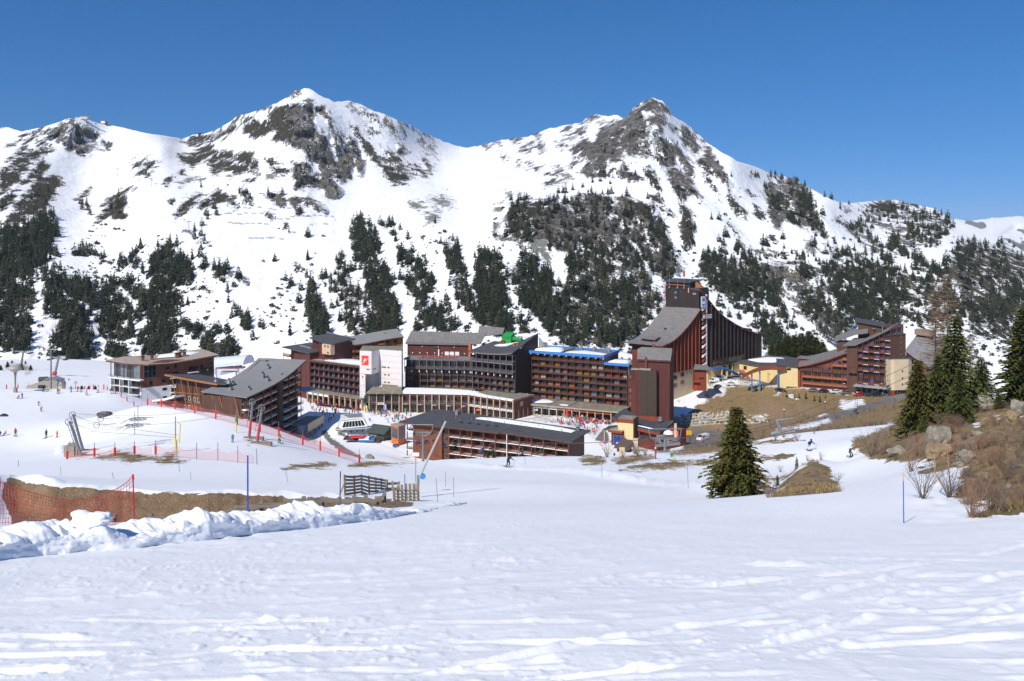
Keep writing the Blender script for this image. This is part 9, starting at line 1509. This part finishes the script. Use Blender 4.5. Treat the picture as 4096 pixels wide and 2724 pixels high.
t=mtn('summit_hut','red edged brown hut on the snowy summit right of the station','hut','N1',1640,175);t.scale=(.38,)*3;MB().prism([(-10,0),(8,0),(8,8),(-10,8)],-3,10).build('wall',WOOD_MID,t);MB().box(-11,3,-.6,8,4,12).build('white_front',WHITEP,t);MB().strip([(-12,-1,13),(9,-1,11)],[(-12,9,13),(9,9,11)],1).build('roof',TOWER_RED,t)
t=mtn('summit_mast','thin antenna mast on the summit right of the red edged hut','mast','N1',1825,200);t.scale=(.35,)*3;MB().tube((0,0,0),(0,0,30),.35,.2,5).build('mast',STEEL,t);MB().box(-5,4,0,5,-1,4).build('cabin',WOOD_MID,t)
t=mtn('ridge_hut','small dark red hut on the brown shoulder left of the snowy peak','hut','M1',1890,322);t.scale=(.33,)*3;MB().box(-8,8,0,8,-3,7).build('wall',pmat('wood_deepred',(.15,.03,.02)),t);MB().strip([(-9,-1,7),(9,-1,7)],[(-8,9,9),(8,9,9)],.8).build('roof',SLATE,t)
for i,(k,x,y,h) in enumerate((('N1',1492,240,85),('N1',1555,350,100),('N1',1838,995,130),('N3',272,372,70),('N3',322,408,70),('N3',665,838,100),('N3',980,1215,95))):
 t=mtn('mountain_lift_pylon','thin chairlift pylon on the mountain, '+('just below the summit station','second below the summit station','tall one in the snow bowl','left of a pair under the bowl','right of a pair under the bowl','on the rock left of the barriers','above the trees over the hotel')[i],'lift pylon',k,x,y,'chairlift pylons on the mountain');s=h/ZO[k][2]*t.location.y/F;MB().tube((0,0,-1),(0,0,s),s*.035,s*.025,6).build('mast',STEEL,t);MB().box(-s*.22,s*.22,-.2,.2,s*.94,s).build('cross_arm',STEEL,t);[MB().box(x_*s*.2-.15,x_*s*.2+.15,-.5,.5,s*.88,s*.94).build('sheave_train',STEEL,t) for x_ in(-1,1)]
AB=MB();[AB.box(-4.6,4.6,-.2,.2,z,z+.75) for z in(.6,1.7,2.8)];[AB.tube((x,1.6,-.5),(x,0,3.6),.25,.25,4) for x in(-3.4,3.4)];AB=AB.mesh('avalanche_barrier');AB.materials.append(pmat('barrier_steel',(.30,.34,.36),.5))
for r_,row in(('top',((1252,602),(1302,602),(1398,595),(1520,613),(1566,615),(1718,603),(1828,506))),('second',((1054,661),(1096,663),(1198,667),(1270,658),(1345,660),(1430,662),(1552,668),(1744,696),(1800,690),(1860,686),(1922,684),(1982,684),(2038,684),(2094,686),(2163,691))),('third',((1090,757),(1136,760),(1180,764),(1215,765),(1276,768),(1338,768),(1404,768),(1470,771),(1580,716),(1626,717),(1706,717),(1940,779),(2090,775),(1765,863))),('lowest',((1307,922),(1370,920),(1428,922),(1491,919),(1543,917),(1637,922)))):
 for i,(x,y) in enumerate(sorted(row)):o=obj('avalanche_barrier',AB,None,None,mpt(*zc('N3',x,y+4)),(0,0,R.uniform(-.1,.1)),.42);tag(o,f'steel avalanche barrier, {ORD[i]} from left in the {r_} row on the snow face','barrier','avalanche barriers on the snow face')
def car(lab,u,d,ang,col,kind='car',v=None,L=4.3,cat='car',grp='parked cars'):
 p=G(u,d);n='parked_van' if kind=='van' else 'parked_car';t=empty(n,p,ang,lab,cat,grp);w_=.86 if kind=='car' else .98;m=pmat('paint_'+col,{'white':(.72,.72,.72),'silver':(.40,.41,.42),'black':(.014,.015,.02),'navy':(.02,.03,.06),'red':(.45,.02,.02),'yellow':(.72,.36,.02),'grey':(.14,.145,.15)}[col],.3,.02,spec=.6)
 h=L/2
 pr=[(-h,.35),(-h,.85),(-h*.62,.98),(-h*.28,1.46),(h*.5,1.5),(h*.86,1.02),(h,.9),(h,.35)] if kind=='car' else[(-h,.35),(-h,.95),(-h*.78,1.15),(-h*.5,1.95),(h*.97,2.0),(h,1.0),(h,.35)]
 k=len(pr);ins=lambda z:w_-(.16 if z>1.2 else 0);MB().add([(x,-ins(z),z) for x,z in pr]+[(x,ins(z),z) for x,z in pr],[tuple(range(k))[::-1],tuple(range(k,2*k))]+[(i,(i+1)%k,k+(i+1)%k,k+i) for i in range(k)]).build('body',m,t)
 if kind=='car':sw=[(-h*.55,1.02),(-h*.25,1.4),(h*.46,1.42),(h*.72,1.02)]
 else:sw=[(-h*.72,1.18),(-h*.5,1.8),(-h*.1,1.8),(-h*.1,1.18)]
 for s in(-1,1):MB().add([(x,s*(w_-(.11 if z>1.2 else-.02)),z) for x,z in sw],[(0,1,2,3)]).build('side_window',GL[0],t)
 a,c=(pr[2],pr[3]);MB().add([(a[0]+.06,-w_*.85,a[1]+.06),(a[0]+.06,w_*.85,a[1]+.06),(c[0]-.03,w_*.75,c[1]-.02),(c[0]-.03,-w_*.75,c[1]-.02)],[(0,1,2,3)]).build('windscreen',GL[0],t,(-.03,0,.03))
 for x in(-h*.62,h*.6):
  for s in(-1,1):wl_=MB().tube((x,s*(w_-.16),.33),(x,s*(w_+.02),.33),.33,.33,12).build('wheel',BOOT,t);MB().tube((x,s*(w_+.0),.33),(x,s*(w_+.035),.33),.19,.19,8).build('rim',GREYM,wl_)
 for s in(-1,1):MB().box(-h-.03,-h+.06,s*w_*.6-.17,s*w_*.6+.17,.62,.8).build('headlight',WHITEP,t);MB().box(h-.05,h+.03,s*w_*.75-.1,s*w_*.75+.1,.68,.9).build('tail_light',REDP,t)
 return t
car('bright yellow van on the lower car park below the stone wall',2738,322,.05,'yellow','van',L=4.9,cat='van',grp=None);car('white van with dark windscreen on the lower car park',2812,312,.75,'white','van',L=5.3,cat='van',grp=None)
for a in(('white minibus parked at the foot of the tall tower',2854,384,.25,'white','van',0,4.6,'minibus'),('silver minibus parked beside the white minibus',2884,386,.1,'silver','van',0,4.9,'minibus'),('black car on the edge of the upper car park',2870,377,.9,'navy'),('white car on the edge of the upper car park',2924,379,0,'white'),('dark car half hidden behind the snow by the yellow wall',3122,368,2.6,'black'),('grey car left in the row before the orange balconies',3256,363,2.9,'grey'),('black car second in the row before the orange balconies',3298,361,2.95,'black'),('white car in the row before the orange balconies',3341,359,.2,'white'),('dark green black car right in the row before the orange balconies',3384,357,.15,'grey'),('red car in front of the entrance canopy',3438,353,.2,'red'),('black car right of the red car',3476,351,2.5,'black'),('black van like car before the entrance canopy',3506,350,2.2,'black','van',0,4.4),('silver car beside the black van like car',3522,351,2.2,'silver'),('dark car rightmost under the entrance canopy',3540,350,2.3,'navy'),('dark car by the cream corner undercroft',3605,347,.3,'black')):car(*a)
def table(lab,p,ang,m,kind,grp):
 t=empty('picnic_table' if kind=='bench' else 'terrace_table',p,ang,lab,'table',grp);MB().box(-.9,.9,-.38,.38,.7,.78).build('table_top',m,t)
 for s in(-1,1):MB().box(-.9,.9,s*.75-.14,s*.75+.14,.42,.48).build('bench',m,t);MB().box(s*.7-.05,s*.7+.05,-.8,.8,.0,.7).build('leg',DARKM,t)
 return t
BEN=pmat('bench_red',(.24,.03,.03),.6);TAB=pmat('table_orange',(.58,.10,.04),.6)
for i in range(5):
 for j in range(9):u,v=zc('Z1',440+j*52+i*8,908+i*17+j*6);table(f'dark red beer table, {ORD[j]} from left in the {ORD[i]} row of the busy terrace',hit(u,v,300,372),-.7+R.uniform(-.06,.06),BEN,'bench','beer tables on the busy terrace')
for i in range(4):
 for j in range(8):
  if R.random()<.85:u,v=zc('Z3',690+j*44+R.uniform(-9,9),1098+i*16+j*3);table(f'orange red table, {ORD[j]} from left in the {ORD[i]} row by the supermarket',hit(u,v,290,345),R.uniform(-.3,.3),TAB,'b','red tables by the supermarket')
for i in range(16):p=C1.world(6.2+i*.95+R.uniform(-.2,.2),1.6+(i%3)*1.6,11.83);table(f'orange table, {ORD[i]} from left on the hotel roof terrace',p,C1.ang,TAB,'b','orange tables on the roof terrace')
for i in range(9):p=C1.world(.2+i*C1.L/9*.99,-1.2,11.82);t=empty('globe_lamp',p,0,f'white globe lamp, {ORD[i]} from left along the roof terrace rail','lamp','globe lamps on the roof terrace');MB().tube((0,0,0),(0,0,2.4),.05,.05,5).build('pole',GREYM,t);MB().lathe([(.05,-.28),(.28,0),(.05,.28)],10,0,(0,0,2.6)).build('globe',WHITEP,t)
for i,(k,x,y,h,c,lab) in enumerate((('Z3',570,1100,105,REDP,'large closed red parasol by the supermarket terrace'),('Z3',655,1085,60,REDP,'smaller closed red parasol by the supermarket terrace'),('Z1',617,960,110,pmat('flag_red',(.42,.03,.05)),'tall dark red banner on the busy terrace'))):p=hit(*zc(k,x,y),290,372);t=empty('closed_parasol' if i<2 else 'banner',p,0,lab,'parasol' if i<2 else 'banner');s=h/2.613*p.y/F;MB().tube((0,0,0),(0,0,s),.06,.05,5).build('pole',GREYM,t);MB().lathe([(.12,s*.12),(.62 if i<2 else .42,s*.2),(.5 if i<2 else .42,s*.6),(.06,s)],9).build('cloth',c,t)
for lab,x,y,c in(('orange parasol in front of the arcade',830,1000,ORANGEP),('dark red parasol tilted in front of the arcade',625,990,BEN)):
 p=hit(*zc('Z2',x,y+52),290,346);t=empty('open_parasol',p,0,lab,'parasol');MB().tube((0,0,0),(0,0,2.5),.04,.04,5).build('pole',GREYM,t);MB().lathe([(1.5,2.1),(.8,2.5),(.05,2.75)],10).build('canopy',c,t)
for lab,k,x,y,h,c in(('yellow feather flag in front of the white tower','Z1',945,1045,85,(.7,.62,.04)),('white and blue feather flag before the left arcade','Z1',1145,1045,100,(.35,.4,.7)),('green feather flag on the plaza snow','Z1',1352,1060,65,(.06,.3,.12)),('purple feather flag behind the lift station','Z1',980,1140,40,(.12,.15,.5)),('pink feather flag on the snow mound by the restaurant','Z3',940,1375,45,(.6,.1,.5)),('orange feather flag on the snow mound by the restaurant','Z3',905,1392,40,(.8,.35,.08))):p=hit(*zc(k,x,y),250,372);t=empty('feather_flag',p,0,lab,'flag');s=h/2.613*p.y/F;MB().tube((0,0,0),(.1,0,s),.04,.03,5).build('pole',GREYM,t);MB().prism([(.08,-.03),(.75,-.03),(.75,.03),(.08,.03)],s*.25,[s*.98,s*.8,s*.8,s*.98]).build('cloth',pmat('flag_'+lab.split()[0],c,.7),t)
for i in range(12):u,v=zc('Z3',(492,518,545,590,630,665,700,735,780,820,850,880)[i],R.uniform(1135,1180));p=hit(u,v,280,345);t=empty('deck_chair',p,R.uniform(-.6,.6),f'deck chair, {ORD[i]} from left on the snow by the supermarket terrace','deck chair','deck chairs on the snow');c=CL[R.choice(('red','red','purple','white'))];MB().strip([(-.35,-.9,.25),(-.35,0,.3),(-.35,.55,1.1)],[(.35,-.9,.25),(.35,0,.3),(.35,.55,1.1)],.06).build('sling',c,t);[MB().tube((s*.36,-.8,0),(s*.36,.3,.95),.03,.03,4).build('leg',WOOD_ORANGE,t) for s in(-1,1)]
t=empty('waste_container',G(2633,262),0,'bright blue container on the snow below the ticket hut','container');p=hit(*zc('Z3',1115,1395),230,300);t.location=p;MB().box(-1.6,1.6,-1,1,.1,2.6).box(-1.7,1.7,-1.1,1.1,2.6,2.9).build('bin',pmat('bin_blue',(.02,.06,.36),.5),t);MB().box(-1,1,-1.05,-1.01,1.0,1.5).build('marking',WHITEP,t)
t=empty('stone_wall',G(2790,342),0,'boulder retaining wall of pale stones behind the lower car park','wall');o_=t.location;SM=[]
for i in range(6):
 bm=bmesh.new();bmesh.ops.create_icosphere(bm,subdivisions=1,radius=.72);[setattr(v,'co',Vector((v.co.x*R.uniform(.9,1.3),v.co.y*.8,v.co.z*R.uniform(.75,1.0)))) for v in bm.verts];me=bpy.data.meshes.new('stone');bm.to_mesh(me);bm.free();me.materials.append(pmat('stone_'+str(i%3),((.42,.39,.33),(.36,.35,.33),(.45,.36,.24))[i%3],.9,.25,2));SM.append(me)
for r_ in range(5):
 for i in range(58):
  u=2692+i*6.6+(r_%2)*3.3+R.uniform(-1.5,1.5)
  if r_>3-(i>34)*2 and R.random()<.5:continue
  d=338+r_*.5-(i>30)*(i-30)*.35;p=G(u,d);obj('stone',R.choice(SM),None,t,p-o_+Vector((0,R.uniform(-.25,.25),-.1+r_*.9+R.uniform(-.22,.22)-(i>34)*.06*(i-34))),(R.uniform(-.3,.3),0,R.uniform(0,6.28)),R.uniform(.6,1.3))
for i,(x,y,h) in enumerate(((748,1240,95),(1178,1190,125),(1513,1110,145),(985,915,110),(580,880,140),(1377,950,75),(1768,990,115),(115,855,60))):p=hit(*zc('Z5',x,y),280,425);t=empty('street_lamp',p,0,'slim street lamp '+('low on the brown slope','at the road bend snow','beside the lower snow patch','at the edge before the orange balconies','before the yellow wall','right of the edge snow','by the entrance canopy cars','between the white car and the minibus')[i],'lamp','street lamps by the car park');s=h/2.613*p.y/F;MB().tube((0,0,0),(0,0,s),.08,.06,6).build('pole',DARKM,t);MB().lathe([(.06,-.2),(.32,0),(.2,.2),(.05,.25)],9,0,(0,0,s)).build('lantern',WHITEP,t)
t=empty('lift_return',W(2660,1760,250),0,'grey steel lift return frame beside the restaurant end wall','lift gear');o_=t.location;q8b=lambda x,y:W(*zc('Z8',x,y),250)-o_
for a,c in(((1095,955),(1150,1085)),((1245,940),(1265,1075))):MB().tube(q8b(*a),q8b(*c),.45,.45,4).build('leg',STEEL,t)
MB().tube(q8b(1085,960),q8b(1390,925),.4,.3,4).build('top_beam',STEEL,t);MB().tube(q8b(1060,1110),q8b(1450,1070),.5,.5,4).build('platform',STEEL,t);b=MB();[b.path([q8b(x-14,1070),q8b(x-12,1022),q8b(x+12,1022),q8b(x+14,1070)],.1,4) for x in(1080,1230,1260,1390,1430)];b.build('guards',STEEL,t);MB().box(-1,2.2,-.2,.1,-.2,2.2).build('orange_panel',pmat('panel_orange',(.6,.16,.10)),t,q8b(1300,1000));MB().tube(q8b(1375,1000),q8b(1378,760),.5,.4,4).build('yellow_post',BEIGE,t);MB().lathe([(1.5,0),(1.2,.6),(.3,1.0)],8,0,tuple(q8b(1270,920))).build('white_cap',WHITEP,t)
t=empty('lift_ramp',W(3110,1740,172),0,'grey steel lift support with long arm among the bare shrubs','lift gear');o_=t.location;q5b=lambda x,y:W(*zc('Z5',x,y),172)-o_
MB().tube(q5b(670,1260),q5b(710,1350),.38,.4,6).build('leg',STEEL,t);MB().tube(q5b(660,1262),q5b(840,1235),.22,.16,5).build('arm',STEEL,t);MB().tube(q5b(610,1400),q5b(850,1340),.35,.3,5).build('truss',STEEL,t);MB().tube(q5b(640,1405),q5b(860,1370),.25,.25,5).build('lower_truss',STEEL,t)
hm=bpy.data.materials.new('haze');hm.use_nodes=True;hn=hm.node_tree.nodes;hn.remove(hn['Principled BSDF']);pv=hn.new('ShaderNodeVolumePrincipled')
pv.inputs['Color'].default_value=(.82,.89,1,1);pv.inputs['Density'].default_value=.000045;hm.node_tree.links.new(pv.outputs[0],hn['Material Output'].inputs['Volume'])
lo=min(float(np.min((HV-FV)/F*FD)),float(MZ.min()),float(ZB.min()))-1;hi=max(float(MZ.max()),float(np.max((HV-FV)/F*FD)))+12
tag(MB().box(-4500,9500,-90,9900,lo,hi).build('haze',hm),kind='stuff')
print('done',round(time.time()-T0,1))
